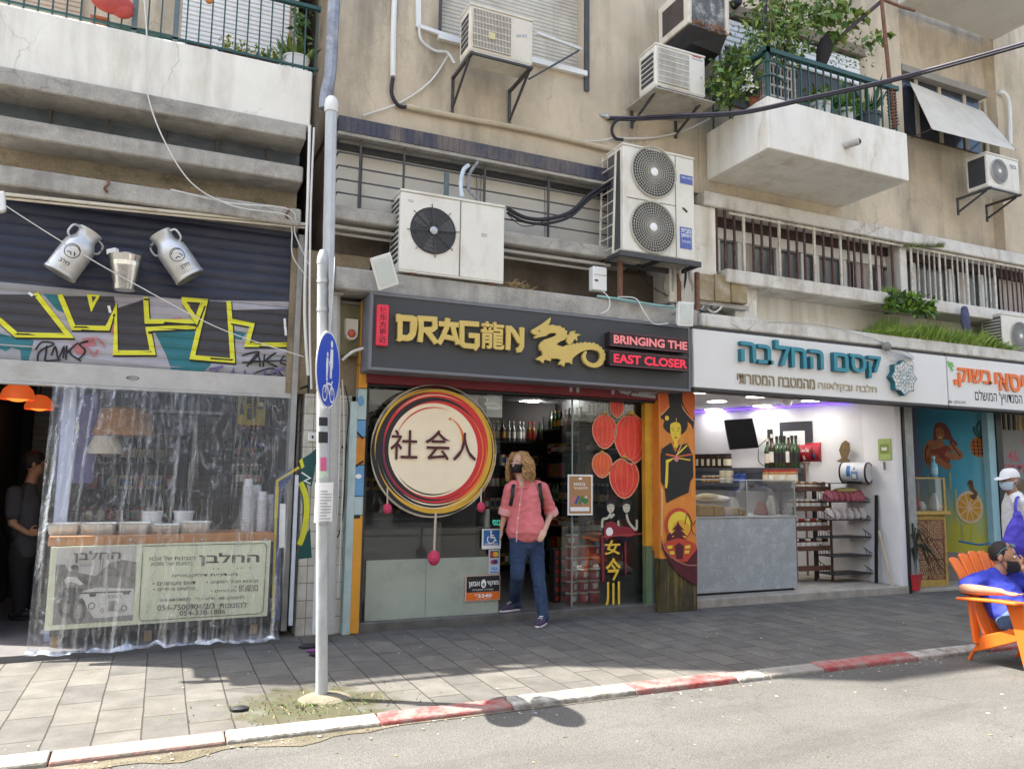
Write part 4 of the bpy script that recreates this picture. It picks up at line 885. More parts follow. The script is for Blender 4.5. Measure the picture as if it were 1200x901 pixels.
for k,z in enumerate(dsh[:3]):
 nb_=9;protos={}
 for i in range(nb_):
  p=Vector((xs0+.04+(xs1-xs0-.08)*i/(nb_-1),1.68,z));key=(k,i%3)
  lb=['dark bottle with pale label on the lower deli shelf behind the cups','blue bottle or jar on the middle deli shelf behind the cups','red topped jar on the upper deli shelf under the yellow poster'][k]
  if key not in protos:
   b_=make_bottle(p,BOT[(1,5,4)[k]if i%3 else 0],LBL[(i*3+k)%8],.23 if k<2 else .2).build('bottle',smooth=True)if k!=2 else make_jar(p,BOT[(4,6,4)[i%3]],LBL[1],.17,.045,LBL[1]).build('jar',smooth=True)
   tag(b_,lb,'bottle' if k<2 else 'jar','goods on the deli shelf');protos[key]=b_
  else:dup(protos[key],p)
# leaning board, blue with a yellow edge, right of the counter
t=thing('painted_board','blue board with a yellow edge leaning beside the tiled pier','board',W(332,740,-.02));Zd=Z(330,460,3,-.05)
mb=MB();mb.prism([q for q in Zd((-34,800),(-6,800),(0,345),(32,300),(36,268),(-18,300),(-26,330))],-.05,-.02,mat('dark_blue_board',(.03,.055,.16),.5,var=.15));mb.build('panel',t)
mb=MB();mb.stroke([Vector(q)for q in Zd((-32,790),(-16,310),(62,262))],.022,-.052,mat('yellow_edge',(.55,.45,.05),.6));mb.stroke([Vector(q)for q in Zd((-20,440),(-16,330))],.03,-.052,MATS['yellow_edge']);mb.build('edge',t)
mb=MB();q=Zd((22,815),(36,815),(58,290),(46,290));mb.prism(q,-.09,-.06,mat('white_blue_strip',(.55,.6,.68),.4));note(mb.build('strip',t),'white strip')
mb=MB();q=Zd((-10,545),(10,545),(14,390),(-6,390));mb.prism(q,-.058,-.051,PAPER);mb.build('notice',t)
# graffiti on the pier
Zp=Z(330,460,3,-.032);mb=MB()
TEALP=mat('spray_dark_teal',(.018,.085,.085),.6,var=.12);YEL2=mat('spray_yellow_green',(.70,.70,.04),.55)
P=[(68,235),(100,215),(135,185),(148,195),(120,250),(112,300),(105,330),(88,320),(95,360),(97,430),(85,500),(100,475),(106,580),(55,585),(62,540),(72,480),(74,400),(66,330)]
mb.flat(Zp(*P)[::-1],-.032,TEALP);mb.stroke([Vector(q)for q in smooth_pts(Zp((66,315),(84,360),(88,420),(78,490),(62,535)),5)],.05,-.032,YEL2)
mb.flat(Zp((62,240),(72,230),(80,260),(70,268))[::-1],-.032,YEL2);mb.stroke([Vector(q)for q in Zp((70,280),(100,300),(80,310),(102,320))],.012,-.032,INKW)
mb.build('graffiti',LB)
# clear plastic sheet hung across the shop front
def plastic():
 m=bpy.data.materials.new('clear_crinkled_plastic');m.use_nodes=True;t=m.node_tree;N=t.nodes;L=t.links;N.remove(N['Principled BSDF']);o=N['Material Output']
 g=N.new('ShaderNodeNewGeometry');mp=N.new('ShaderNodeMapping');mp.inputs['Scale'].default_value=(26,26,1.1);L.new(g.outputs['Position'],mp.inputs[0])
 n=N.new('ShaderNodeTexNoise');n.inputs['Scale'].default_value=1;n.inputs['Detail'].default_value=6;n.inputs['Roughness'].default_value=.7;n.inputs['Distortion'].default_value=.6;L.new(mp.outputs[0],n.inputs['Vector'])
 mr=N.new('ShaderNodeMapRange');mr.inputs[1].default_value=.56;mr.inputs[2].default_value=.78;mr.inputs[3].default_value=.055;mr.inputs[4].default_value=.7
 mq=N.new('ShaderNodeMapping');mq.inputs['Scale'].default_value=(7,7,5);mq.inputs['Rotation'].default_value=(0,.7,0);L.new(g.outputs['Position'],mq.inputs[0]);nq=N.new('ShaderNodeTexNoise');nq.inputs['Scale'].default_value=1.3;nq.inputs['Detail'].default_value=7;nq.inputs['Roughness'].default_value=.75;nq.inputs['Distortion'].default_value=1.8;L.new(mq.outputs[0],nq.inputs['Vector']);mm=N.new('ShaderNodeMath');mm.operation='MAXIMUM';L.new(n.outputs[0],mm.inputs[0]);ms_=N.new('ShaderNodeMath');ms_.operation='MULTIPLY_ADD';ms_.inputs[1].default_value=1;ms_.inputs[2].default_value=.02;L.new(nq.outputs[0],ms_.inputs[0]);L.new(ms_.outputs[0],mm.inputs[1]);L.new(mm.outputs[0],mr.inputs[0])
 tr=N.new('ShaderNodeBsdfTransparent');tr.inputs[0].default_value=(.95,.96,.97,1)
 df=N.new('ShaderNodeBsdfDiffuse');df.inputs[0].default_value=(.75,.76,.80,1);tl=N.new('ShaderNodeBsdfTranslucent');tl.inputs[0].default_value=(.7,.71,.75,1);gl=N.new('ShaderNodeBsdfGlossy');gl.inputs['Roughness'].default_value=.12
 bp=N.new('ShaderNodeBump');bp.inputs['Strength'].default_value=.7;bp.inputs['Distance'].default_value=.02;L.new(mm.outputs[0],bp.inputs['Height']);L.new(bp.outputs[0],gl.inputs['Normal'])
 a=N.new('ShaderNodeMixShader');a.inputs[0].default_value=.4;L.new(df.outputs[0],a.inputs[1]);L.new(tl.outputs[0],a.inputs[2])
 b=N.new('ShaderNodeMixShader');L.new(mr.outputs[0],b.inputs[0]);L.new(tr.outputs[0],b.inputs[1]);L.new(a.outputs[0],b.inputs[2])
 c=N.new('ShaderNodeMixShader');fr=N.new('ShaderNodeFresnel');fr.inputs[0].default_value=1.4;L.new(bp.outputs[0],fr.inputs['Normal']);L.new(fr.outputs[0],c.inputs[0]);L.new(b.outputs[0],c.inputs[1]);L.new(gl.outputs[0],c.inputs[2])
 L.new(c.outputs[0],o.inputs['Surface']);return m
PLAS=plastic();mb=MB();nu,nv=170,46;vs=[]
zt=zz(190,458,.02)
for j in range(nv+1):
 t_=j/nv                                       # 0 top .. 1 ground
 z=zt+(LFZ+.012-zt)*min(1,t_*1.06);xl=W(62,456,.02).x+(W(36,700,-.28).x-W(62,456,.02).x)*t_**1.5;xr=W(348,456,.02).x+(W(328,700,-.28).x-W(348,456,.02).x)*t_
 for i in range(nu+1):
  s=i/nu;x=xl+(xr-xl)*s
  y=.0-.28*t_**.8
  amp=.012+.03*t_
  y+=amp*noise.noise(Vector((x*7+.25*t_,t_*1.3,0)))*1.4 +amp*.7*noise.noise(Vector((x*22+t_*2.2,t_*2.4,4)))
  zz_=z
  if t_>.93:y-=(t_-.93)/.07*(.12+.08*noise.noise(Vector((x*5,3,0))));zz_=LFZ+.012+max(0,.05*noise.noise(Vector((x*9,t_*30,1))))+(.0 if t_<1 else 0)
  zz_+=.02*t_*noise.noise(Vector((x*3,t_*4,7)))
  vs.append((x,y,max(zz_,LFZ+.006)))
mb.add(vs,[(j*(nu+1)+i,j*(nu+1)+i+1,(j+1)*(nu+1)+i+1,(j+1)*(nu+1)+i)for j in range(nv)for i in range(nu)],PLAS)
tag(mb.build('plastic_sheet',smooth=True),'clear crinkled plastic sheet hanging across the whole deli front','plastic sheet')
# ================================================================ Asian food shop
SBK=mat('charcoal_sign_face',(.052,.054,.058),.55,var=.06,scale=2);SFR=mat('grey_sign_frame',(.16,.165,.185),.5,var=.06)
SY=-.42
sx0,sx1=W(433,390,SY).x,W(809,420,SY).x;sz1,sz0=zz(620,362,SY),zz(620,446,SY)
SG=thing('shop_sign','long charcoal shop sign with raised gold DRAGON lettering and a gold dragon','sign',((sx0+sx1)/2,SY,sz0))
mb=MB();mb.box(sx0+.02,sx1-.02,SY+.004,-.03,sz0+.02,sz1-.02,SBK);mb.build('board',SG)
mb=MB();f=.028
mb.box(sx0,sx0+f,SY-.006,-.03,sz0,sz1,SFR);mb.box(sx1-f,sx1,SY-.006,-.03,sz0,sz1,SFR);mb.box(sx0+f+.001,sx1-f-.001,SY-.006,-.03,sz1-f,sz1,SFR);mb.box(sx0+f+.001,sx1-f-.001,SY-.006,-.03,sz0,sz0+f,SFR);mb.build('frame',SG,bevel=.003)
LY=SY-.05;Zl=Z(390,320,5,LY);GSIDE=mat('gold_return',(.45,.32,.09),.5)
def letter(strokes,wd=.052,extra=()):
 mb=MB()
 for P in strokes:mb.stroke([Vector(q)for q in Zl(*P)],wd,LY,GOLD,depth=.035)
 for P in extra:mb.prism(Zl(*P)[::-1],LY,LY+.035,GOLD)
 mb.build('letter',SG)
mb=MB();mb.prism(Zl((372,240),(395,238),(398,244),(470,248),(495,262),(497,300),(487,362),(468,390),(440,399),(405,394),(396,402),(370,392),(380,385),(382,290),(373,280))[::-1],LY,LY+.035,GOLD,[Zl((410,280),(455,284),(453,345),(438,363),(408,361))]);mb.build('letter',SG)
letter([[(498,264),(598,270),(600,318),(585,330),(520,332)],[(517,258),(519,330),(512,404)],[(545,330),(572,362),(608,410)]],.05)
letter([[(622,296),(738,304)],[(676,264),(668,320),(645,375),(622,414)],[(700,290),(712,345),(722,380),(736,416)],[(655,372),(712,384)]],.048)
letter([[(858,300),(758,293),(757,412),(772,424),(838,430),(848,420),(848,368),(798,364)],[(842,428),(828,446)]],.05)
q=Zl((870,365),(1006,365),(938,284),(938,446));mb=MB();text(mb,'龍',q[0][0],q[1][0],q[3][1],q[2][1],LY+.035,GOLD,bold=.022,depth=.035);mb.build('letter',SG)
letter([[(1030,308),(1030,380),(1027,450)],[(1036,318),(1062,345),(1098,405)],[(1110,318),(1108,430),(1098,448),(1078,452)]],.05)
Zd2=Z(600,350,5,LY)
P=[(115,185),(150,165),(185,142),(228,110),(224,135),(212,157),(240,152),(262,160),(283,158),(292,170),(308,172),(312,186),(325,190),(320,206),(330,214),(318,230),(305,243),(285,250),(268,260),(262,270),(300,282),(322,270),(328,278),(340,264),(348,272),(360,260),(370,268),(382,256),(394,264),(405,254),(418,262),(430,252),(442,260),(455,254),(468,262),(482,256),(492,268),(506,266),(512,280),(526,282),(528,296),(542,302),(540,316),(551,324),(546,340),(548,355),(538,368),(532,385),(515,396),(495,404),(470,402),(445,394),(425,378),(414,355),(412,335),(418,318),(432,305),(440,312),(432,330),(434,350),(448,368),(470,378),(490,376),(508,365),(518,345),(516,322),(502,306),(480,300),(455,298),(430,302),(405,312),(385,325),(365,340),(355,352),(352,370),(355,384),(345,380),(335,372),(325,376),(315,372),(308,385),(306,398),(296,392),(290,384),(275,388),(278,372),(290,360),(275,352),(250,350),(232,352),(222,345),(230,356),(228,366),(215,362),(205,360),(195,358),(185,365),(188,378),(175,372),(165,362),(152,360),(140,352),(155,345),(168,335),(182,332),(178,310),(165,300),(160,280),(168,258),(190,240),(215,232),(245,222),(262,210),(258,202),(235,200),(215,206),(200,218),(180,222),(160,226),(135,233),(128,222),(150,213),(130,210),(118,200)]
mb=MB();mb.prism(Zd2(*P)[::-1],LY,LY+.035,GOLD);P2=[(322,225),(338,208),(345,192),(376,188),(362,202),(404,210),(380,221),(384,248),(366,236),(352,262),(334,270),(318,250)];mb.prism(Zd2(*P2)[::-1],LY-.002,LY+.033,GOLD)
em=mb.build('emblem',SG)
mb=MB();c=Zd2((160,190))[0];mb.ell(c[0],c[1],.012,.008,LY,SBK,n=10);mb.build('emblem_eye',em)
REDL=mat('red_lightbox',(.36,.02,.045),.4,var=.05,emit=.10,ecol=(.8,.03,.06))
x0,x1,z0,z1=R4(442.3,357,455.3,404.5,SY-.06)
t=thing('character_sign','narrow upright red light box with dark Chinese characters on the charcoal sign','sign',((x0+x1)/2,SY-.03,z0))
mb=MB();mb.box(x0,x1,SY-.06,SY-.007,z0,z1,REDL);mb.build('box',t,bevel=.004)
mb=MB();h=(z1-z0-.03)/5
for i,ch in enumerate('使东方更近'):text(mb,ch,x0+.018,x1-.018,z1-.015-h*(i+1)+.006,z1-.015-h*i-.004,SY-.061,mat('maroon_ink',(.03,.006,.012),.6,var=0),bold=.006)
mb.build('lettering',t)
LEDB=mat('led_panel_black',(.02,.012,.014),.5,var=.1);LEDR=mat('lit_red_leds',(.5,.02,.04),.5,emit=.14,ecol=(1,.04,.10),var=.35,scale=120);LEDP=mat('lit_pink_leds',(.6,.2,.2),.5,emit=.10,ecol=(1,.20,.22),var=.4,scale=120)
for(ua,va,ub,vb),s,m,lb in(((714.8,393,807,409.5),'BRINGING THE',LEDP,'upper red LED panel reading BRINGING THE on the sign'),((714.8,414.6,807,431.6),'EAST CLOSER',LEDR,'lower red LED panel reading EAST CLOSER on the sign')):
 yb=SY-.11;x0,x1,z0,z1=R4(ua,va,ub,vb,yb);t=thing('led_panel',lb,'LED sign',((x0+x1)/2,yb,z0),'LED panels on the shop sign')
 mb=MB();mb.box(x0,x1,yb,SY-.007,z0,z1,LEDB);mb.build('box',t,bevel=.004)
 mb=MB();fr_=mat('led_frame',(.12,.05,.06),.5)
 mb.box(x0,x1,yb-.004,yb-.0005,z0,z0+.012,fr_);mb.box(x0,x1,yb-.004,yb-.0005,z1-.012,z1,fr_);mb.build('frame',t)
 mb=MB();text(mb,s,x0+.045,x1-.02,z0+.03,z1-.03,yb-.001,m,bold=.035)
 mb.build('lettering',t)
# red shutter housing under the sign with white paint marks
HRED=mat('dark_red_housing',(.19,.022,.028),.5,var=.15,scale=5,stain=(.08,.015,.018),stain_amt=.7,stain_scale=(1.5,4,4))
HY=-.12;hx0,hx1=W(430,440,HY).x,W(772,470,HY).x;hz0=zz(600,459,HY)
t=thing('shutter_housing','dark red shutter housing with white spray marks under the charcoal sign','shutter',((hx0+hx1)/2,HY,hz0))
mb=MB();mb.box(hx0,hx1,HY,.16,hz0,sz0+.06,HRED);mb.build('box',t,bevel=.008);mb=MB();mb.box(hx0,hx1,HY+.05,.1,hz0-.022,hz0-.001,BLACK);mb.build('guide',t)
Zh2=Z(600,350,5,HY);mb=MB();GREYPNT=mat('grey_spray',(.40,.40,.42),.6)
for P in([(180,475),(195,500),(240,495),(270,465)],[(345,475),(345,545)],[(385,480),(385,550)],[(595,500),(590,560)],[(610,510),(640,545),(680,555),(710,520)],[(720,540),(760,535),(740,560),(800,550),(850,548)],[(700,560),(840,575)]):mb.stroke([Vector(q)for q in Zh2(*P)],.035,HY-.001,GREYPNT)
mb.build('graffiti',t)
# ---- shop front glass
GY=.05
pz1=hz0-.023;fz=MFZ+.026
FRM=mat('dark_window_frame',(.06,.062,.065),.5,metal=.3,var=.15)
lx0,lx1=W(427,600,GY).x,W(585,600,GY).x;gz=zz(505,654,GY)
t=thing('shop_window','left shop window pane over a mint green lower panel','window',((lx0+lx1)/2,GY,fz))
mb=MB();mb.box(lx0,lx1,GY,GY+.012,fz+.01,pz1,GLASSP);mb.build('pane',t)
MINT=mat('mint_green_panel',(.36,.40,.335),.55,var=.08,scale=4,stain=(.2,.22,.18),stain_amt=.55,stain_scale=(3,3,3))
mb=MB();xm=W(498,690,GY).x;mb.box(lx0+.03,xm-.002,GY-.022,GY-.002,fz,gz,MINT);mb.box(xm+.002,lx1-.005,GY-.022,GY-.002,fz,gz-.0,MINT);note(mb.build('lower_panel',t),'mint green lower panel')
mb=MB();mb.box(lx0-.05,lx0,GY-.04,GY+.05,fz,pz1,FRM);mb.build('frame',t)
rx0,rx1=W(665,600,GY+.03).x,W(764,600,GY+.03).x;rxm=W(679,600,GY+.03).x
t=thing('shop_window','right shop window pane with red lantern stickers beside the doorway','window',((rx0+rx1)/2,GY+.03,fz));RWIN=t
mb=MB();mb.box(rx0+.06,rx1,GY+.03,GY+.042,fz,pz1,GLASSP);mb.build('pane',t)
mb=MB();mb.box(rx0-.05,rxm+.02,GY+.06,GY+.07,fz,pz1,GLASSP);note(mb.build('sliding_pane',t),'edge of the slid back glass door')
mb=MB();mb.box(rx0+.05,rx0+.062,GY+.025,GY+.045,fz,pz1,mat('glass_edge',(.25,.32,.31),.3));mb.build('edge',t)
# painted posts
OR1=mat('orange_paint_streaked',(.62,.24,.03),.6,var=.3,scale=6,stain=(.42,.16,.03),stain_amt=.7,stain_scale=(28,28,1));ORB=mat('weathered_orange',(.66,.30,.035),.6,var=.12,scale=5)
CYAN=mat('pale_cyan_paint',(.42,.52,.52),.6,var=.15,stain=(.16,.34,.28),stain_amt=.8,stain_scale=(14,14,1.5));BLU=mat('sky_blue_paint',(.13,.30,.52),.55,var=.1)
t=thing('door_post','post painted orange over pale blue left of the round shop sign','post',(W(412,740,-.08).x,-.05,PZ));PY=-.11
def seg(mbx,ua,ub,va,vb,y0,y1,m):x0,x1,z0,z1=R4(ua,va,ub,vb,y0);mbx.box(x0,x1,y0,y1,z0,z1,m)
a0,a1=W(404.5,640,PY).x,W(413.5,640,PY).x;b1=W(424,640,PY).x
zbp=PZ
mb=MB();mb.box(a0,a1,PY,.05,zbp,zz(408,470,PY),CYAN);mb.build('pale_strip',t,bevel=.004)
mb=MB();lv=[(742,604,ORB),(603,582,CYAN),(581,545,BLU),(544,512,OR1),(511,492,BLU),(491,455,CYAN),(454,428,ORB),(427,352,ORB)]
for va,vb,m in lv:mb.box(a1+.001,b1,PY+.01,.0,max(zbp,zz(418,va,PY)),zz(418,vb,PY),m)
mb.build('painted_strip',t)
Zo=Z(390,440,5,PY+.008);mb=MB()
mb.stroke([Vector(q)for q in Zo((140,330),(178,370))],.02,PY+.008,INK);mb.stroke([Vector(q)for q in Zo((130,535),(180,500))],.02,PY+.008,INK);mb.stroke([Vector(q)for q in Zo((112,828),(160,826))],.03,PY+.008,INK);q=Zo((150,590))[0];mb.ell(q[0],q[1],.03,.022,PY+.008,INKW,n=12);q=Zo((165,150))[0];mb.ell(q[0],q[1],.03,.05,PY+.008,BLU,n=14)
mb.build('painted_marks',t)
t=thing('door_post','narrow wooden post with orange, yellow and green streaks right of the lantern window','post',(W(764,700,-.02).x,-.02,PZ))
mb=MB();x0,x1=W(757,600,-.03).x,W(772,600,-.03).x;zt_=hz0;zs_=[PZ,.25,.75,zt_]
GRN=mat('green_brown_streaks',(.10,.17,.10),.6,var=.3,stain=(.45,.30,.03),stain_amt=.9,stain_scale=(30,30,1)); 
mb.box(x0,(x0+x1)/2-.001,-.03,.05,PZ,.55,GRN);mb.box(x0,(x0+x1)/2-.001,-.03,.05,.551,zt_,mat('yellow_orange_streaks',(.58,.33,.03),.6,var=.2,stain=(.6,.16,.02),stain_amt=.9,stain_scale=(30,30,.8)))
mb.box((x0+x1)/2+.001,x1,-.03,.05,.5,zt_,OR1);mb.box((x0+x1)/2+.001,x1,-.03,.05,PZ,.499,mat('dark_blue_streaks',(.05,.075,.10),.6,var=.3,stain=(.25,.2,.05),stain_amt=.8,stain_scale=(30,30,1)));mb.build('timber',t,bevel=.003)
# mural column
CYc=-.14
t=thing('painted_column','orange column painted with a black haired woman in a kimono and a pagoda','column',(W(793,715,CYc).x,CYc,PZ))
x0,x1=W(773,580,CYc).x,W(815.5,580,CYc).x;MBASE=mat('mural_orange',(.66,.215,.035),.6,var=.12,scale=4,stain=(.72,.36,.05),stain_amt=.8,stain_scale=(16,16,1.6))
zt_=sz0-.004;zq=.35
mb=MB();mb.box(x0,x1,CYc,.12,.42,zt_,MBASE);mb.box(x0,x1,CYc,.12,PZ,.419,mat('mural_dark_olive',(.055,.045,.02),.65,var=.5,scale=5,stain=(.30,.20,.03),stain_amt=.9,stain_scale=(18,18,1.6)));mb.build('shaft',t,bevel=.004)
Zm=Z(755,440,257/80.,CYc-.002);mb=MB();MY=CYc-.001
MB_=mat('mural_black',(.018,.016,.016),.55,var=.2);MR=mat('mural_red',(.50,.06,.03),.6,var=.15);MMA=mat('mural_maroon',(.085,.012,.02),.6,var=.2);MYE=mat('mural_yellow',(.74,.55,.05),.6,var=.06);MOR=mat('mural_deep_orange',(.62,.13,.03),.6,var=.1);MPK=mat('mural_peach',(.72,.38,.16),.6)
def mp_(P,m,sm=False):mb.flat([tuple(q)for q in(smooth_pts(Zm(*P),4,True)if sm else Zm(*P))][::-1],MY,m)
def ms(P,wd,m,sm=True):mb.stroke(smooth_pts(Zm(*P),5)if sm else[Vector(q)for q in Zm(*P)],wd,MY,m)
mp_([(62,44),(190,44),(186,110),(190,160),(184,205),(176,185),(150,160),(150,120),(100,115),(98,150),(80,170),(62,160)],MB_)
mp_([(62,44),(88,46),(100,80),(98,105),(78,135),(62,142)],MOR,True);mp_([(150,46),(187,44),(187,160),(165,140),(145,100)],MOR,True)
ms([(90,44),(102,85),(92,118),(62,150)],.012,MPK);ms([(140,50),(134,90),(150,130),(186,172)],.012,MPK)
mp_([(92,55),(135,52),(140,110),(160,160),(162,195),(140,222),(100,220),(72,195),(78,165),(95,130)],MB_,True)
q=Zm((85,160))[0];mb.ell(q[0],q[1],.028,.028,MY,MYE,n=14)
mp_([(97,190),(106,178),(122,176),(136,186),(136,222),(118,253),(102,230)],MYE,True)
ms([(120,160),(120,178)],.008,MYE);ms([(101,198),(112,200)],.007,MB_);ms([(123,200),(134,197)],.007,MB_);ms([(104,206),(112,209)],.006,MB_);ms([(123,209),(131,206)],.006,MB_);ms([(117,205),(115,222),(120,224)],.004,MOR);mp_([(111,232),(118,230),(125,232),(118,238)],MR)
mp_([(112,250),(124,250),(126,270),(110,270)],MYE)
mp_([(66,275),(100,252),(116,290),(128,262),(160,255),(182,300),(184,380),(172,400),(166,440),(120,460),(82,480),(76,420),(62,400),(60,300)],MB_)
mp_([(80,318),(115,308),(90,328),(88,400),(84,425),(76,420),(80,350)],MYE);ms([(118,302),(160,262)],.018,MYE);ms([(120,306),(178,296)],.016,MOR);ms([(120,300),(140,258)],.014,MPK);ms([(116,304),(80,296)],.02,MOR);ms([(122,310),(172,318)],.014,MYE)
mp_([(106,312),(120,302),(132,312),(120,326)],mat('mural_pink',(.6,.2,.22),.6))
q=Zm((128,560))[0];mb.ell(q[0],q[1],.185,.185,MY,MR,n=26);mb.ell(q[0]+.01,q[1]-.01,.155,.155,MY,MYE,n=30);mb.ell(q[0]+.03,q[1]-.05,.12,.10,MY,mat('mural_amber',(.72,.36,.03),.6),n=24)
mp_([(120,560),(125,545),(130,560),(150,582),(136,580),(160,604),(140,602),(165,625),(90,625),(112,602),(92,604),(116,580),(102,582)],MMA);mp_([(85,600),(98,590),(104,620),(82,622)],MMA)
mp_([(70,640),(90,622),(130,612),(175,625),(194,640),(196,680),(160,700),(110,690)],MR,True)
for P in([(84,640),(105,638),(103,650),(86,652)],[(150,640),(170,636),(172,648),(152,652)],[(92,660),(110,660),(112,672),(95,672)],[(150,658),(168,656),(166,668),(150,670)]):mp_(P,MYE)
mp_([(112,640),(128,628),(146,640),(142,690),(118,690)],MMA)
mp_([(62,612),(72,655),(100,690),(150,710),(197,650),(197,790),(160,770),(120,740),(85,690),(64,650)],MMA);ms([(62,608),(75,650),(110,690),(160,712),(196,712)],.012,mat('mural_dusty_pink',(.42,.16,.12),.6));ms([(150,560),(160,520),(178,560),(190,545)],.01,MB_);ms([(170,560),(180,590),(192,600)],.008,MB_)
mp_([(60,420),(68,430),(66,600),(60,600)],MPK)
mb.build('mural',t)
# ---- round hanging sign with pompoms
RY=-.15;c=W(510.8,527.4,RY);R_=(W(585,527,RY).x-W(436.5,527,RY).x)/2
t=thing('round_sign','large round brushstroke sign with Chinese characters on the left shop window','sign',(c.x,RY,c.z-R_))
CREAM2=mat('sign_cream',(.84,.72,.52),.6,var=.04);SGO=mat('sign_gold',(.62,.36,.035),.5,var=.1);SRE=mat('sign_red',(.60,.03,.035),.5,var=.08);SMA=mat('sign_maroon',(.075,.012,.02),.5,var=0);SOR=mat('sign_orange',(.75,.20,.03),.5)
mb=MB();mb.prism([(c.x+cos(a)*R_*.955-.01,c.z+sin(a)*R_*.955-.01)for a in[2*pi*i/72 for i in range(72)]],RY,RY+.02,INK);mb.build('board',t)
mb=MB();yy=RY-.001
def el(dx,dz,r,m,n=72):mb.ell(c.x+dx*R_,c.z+dz*R_,r*R_,r*R_,yy,m,n=n)
def arc(dx,dz,r,a0,a1,wd,m,tp=True,n=40):
 P=[Vector((c.x+dx*R_+cos(a)*r*R_,c.z+dz*R_+sin(a)*r*R_))for a in[radians(a0+(a1-a0)*i/n)for i in range(n+1)]]
 mb.stroke(P,wd*R_,yy,m,taper=[max(.08,sin(pi*i/n))for i in range(n+1)]if tp else None)
el(.025,-.01,.93,SGO);el(-.045,.01,.865,INK);el(.015,.045,.83,SRE);el(-.02,.02,.775,INK);el(.02,.005,.735,SRE);el(-.03,.005,.70,CREAM2); 
arc(0,0,.93,95,190,.035,SGO);arc(.02,-.01,.80,-100,20,.03,SOR);arc(.03,.0,.73,-60,60,.022,SOR);arc(0,0,.86,200,330,.012,CREAM2);arc(0,-.01,.80,215,300,.02,CREAM2);arc(0,0,.83,60,140,.014,CREAM2);arc(.02,0,.90,-70,40,.016,INK)
arc(-.02,.02,.62,70,165,.022,SRE);arc(.02,-.03,.66,-90,-20,.03,SRE);arc(-.03,.0,.66,215,300,.02,INK);arc(.05,.15,.38,-40,65,.035,SOR);arc(-.02,0,.79,160,260,.03,mat('sign_plum',(.16,.03,.07),.5))
mb.ell(c.x+.21*R_,c.z+.48*R_,.02*R_,.02*R_,yy,SOR,n=10)
mb.build('brushwork',t)
mb=MB()                                             # fine loose rings beyond the board
for dx,dz,r in((.0,0,.985),(-.02,-.03,.965),(.015,.02,.965)): 
 P=[Vector((c.x+dx*R_+cos(a)*r*R_,RY+.005,c.z+dz*R_+sin(a)*r*R_))for a in[2*pi*i/80 for i in range(81)]];mb.tube(P,.0045,mat('cream_wire',(.5,.44,.33),.6),5)
mb.build('outer_ring',t)
Zc=Z(390,440,5,RY-.02)
mb=MB()
for ch,a in(('社',(338,318,498,492)),('会',(542,320,692,496)),('人',(706,335,842,500))):
 q=Zc((a[0],(a[1]+a[3])/2),(a[2],(a[1]+a[3])/2),((a[0]+a[2])/2,a[1]),((a[0]+a[2])/2,a[3]));text(mb,ch,q[0][0],q[1][0],q[3][1],q[2][1],RY-.018,SMA,bold=.006)
mb.build('lettering',t)
POM=mat('pink_pompom',(.62,.06,.13),.9,var=.3,scale=60,bump=.8,bscale=80);CORD=mat('pale_braid',(.55,.45,.33),.8,var=.3,scale=80)
for(u0,v0,u1,v1,r,lb)in((454,571,454,596,5,'left'),(563.6,572,563.6,594,5,'right'),(510.6,600,508.4,653.5,7.2,'long middle')):
 a,b=W(u0,v0,RY),W(u1,v1,RY);rr=r*(W(511,600,RY).x-W(510,600,RY).x)
 mb=MB();mb.tube([a+Vector((0,0,0)),b],.008 if r<6 else .012,CORD,6);cdn=mb.build('cord',t,smooth=True);mb=MB();mb.ball(b,(rr,rr*.9,rr*1.18),POM);mb.build('pompom',cdn,smooth=True)
# ---- stickers and small notices on the left pane
def sticker(name,label,px,y,m,cat='sticker',group=None):
 x0,x1,z0,z1=R4(*px,y);t=thing(name,label,cat,((x0+x1)/2,y,z0),group);mb=MB();mb.box(x0,x1,y,y+.004,z0,z1,m);mb.build('sheet',t);return t,x0,x1,z0,z1
SYk=.020;SBLUE=mat('sticker_blue',(.03,.15,.42),.5,var=0)
t,x0,x1,z0,z1=sticker('access_sticker','blue wheelchair access sticker with a white border on the glass',(564.8,619.5,587,643),SYk,PAPER)
mb=MB();y=SYk-.001;w_,h_=x1-x0,z1-z0
mb.flat([(x0+w_*.08,z0+h_*.08+.02),(x1-w_*.08,z0+h_*.08+.02),(x1-w_*.08,z1-h_*.06),(x0+w_*.08,z1-h_*.06)],y,SBLUE)
cx,cz=x0+w_*.47,z0+h_*.52;u_=w_*.1
mb.ell(cx,cz+u_*3.1,u_*.6,u_*.6,y,INKW,n=14);mb.stroke([(cx,cz+u_*2.3),(cx,cz+u_*.5),(cx+u_*1.7,cz+u_*.5),(cx+u_*2.3,cz-u_*1.1),(cx+u_*2.9,cz-u_*1)],u_*.75,y,INKW);mb.stroke([(cx,cz+u_*1.5),(cx+u_*1.5,cz+u_*1.5)],u_*.55,y,INKW)
mb.stroke([Vector((cx+cos(a)*u_*1.9,cz-u_*.4+sin(a)*u_*1.9))for a in[radians(130+i*11)for i in range(21)]],u_*.55,y,INKW)
text(mb,'גישה נוחה',x0+w_*.16,x1-w_*.16,z0+h_*.19,z0+h_*.29,y,INKW,bold=.015);mb.build('print',t)
t,x0,x1,z0,z1=sticker('card_sticker','narrow pale sticker with three payment card marks below the wheelchair sticker',(572.6,643.8,585.6,672),SYk-.004,mat('pale_lilac_paper',(.55,.57,.62),.6))
mb=MB();y=SYk-.005;w_,h_=x1-x0,z1-z0;xm=(x0+x1)/2
def R2(a,b,cc,d,m):mb.flat([(x0+w_*a,z0+h_*b),(x0+w_*cc,z0+h_*b),(x0+w_*cc,z0+h_*d),(x0+w_*a,z0+h_*d)],y,m)
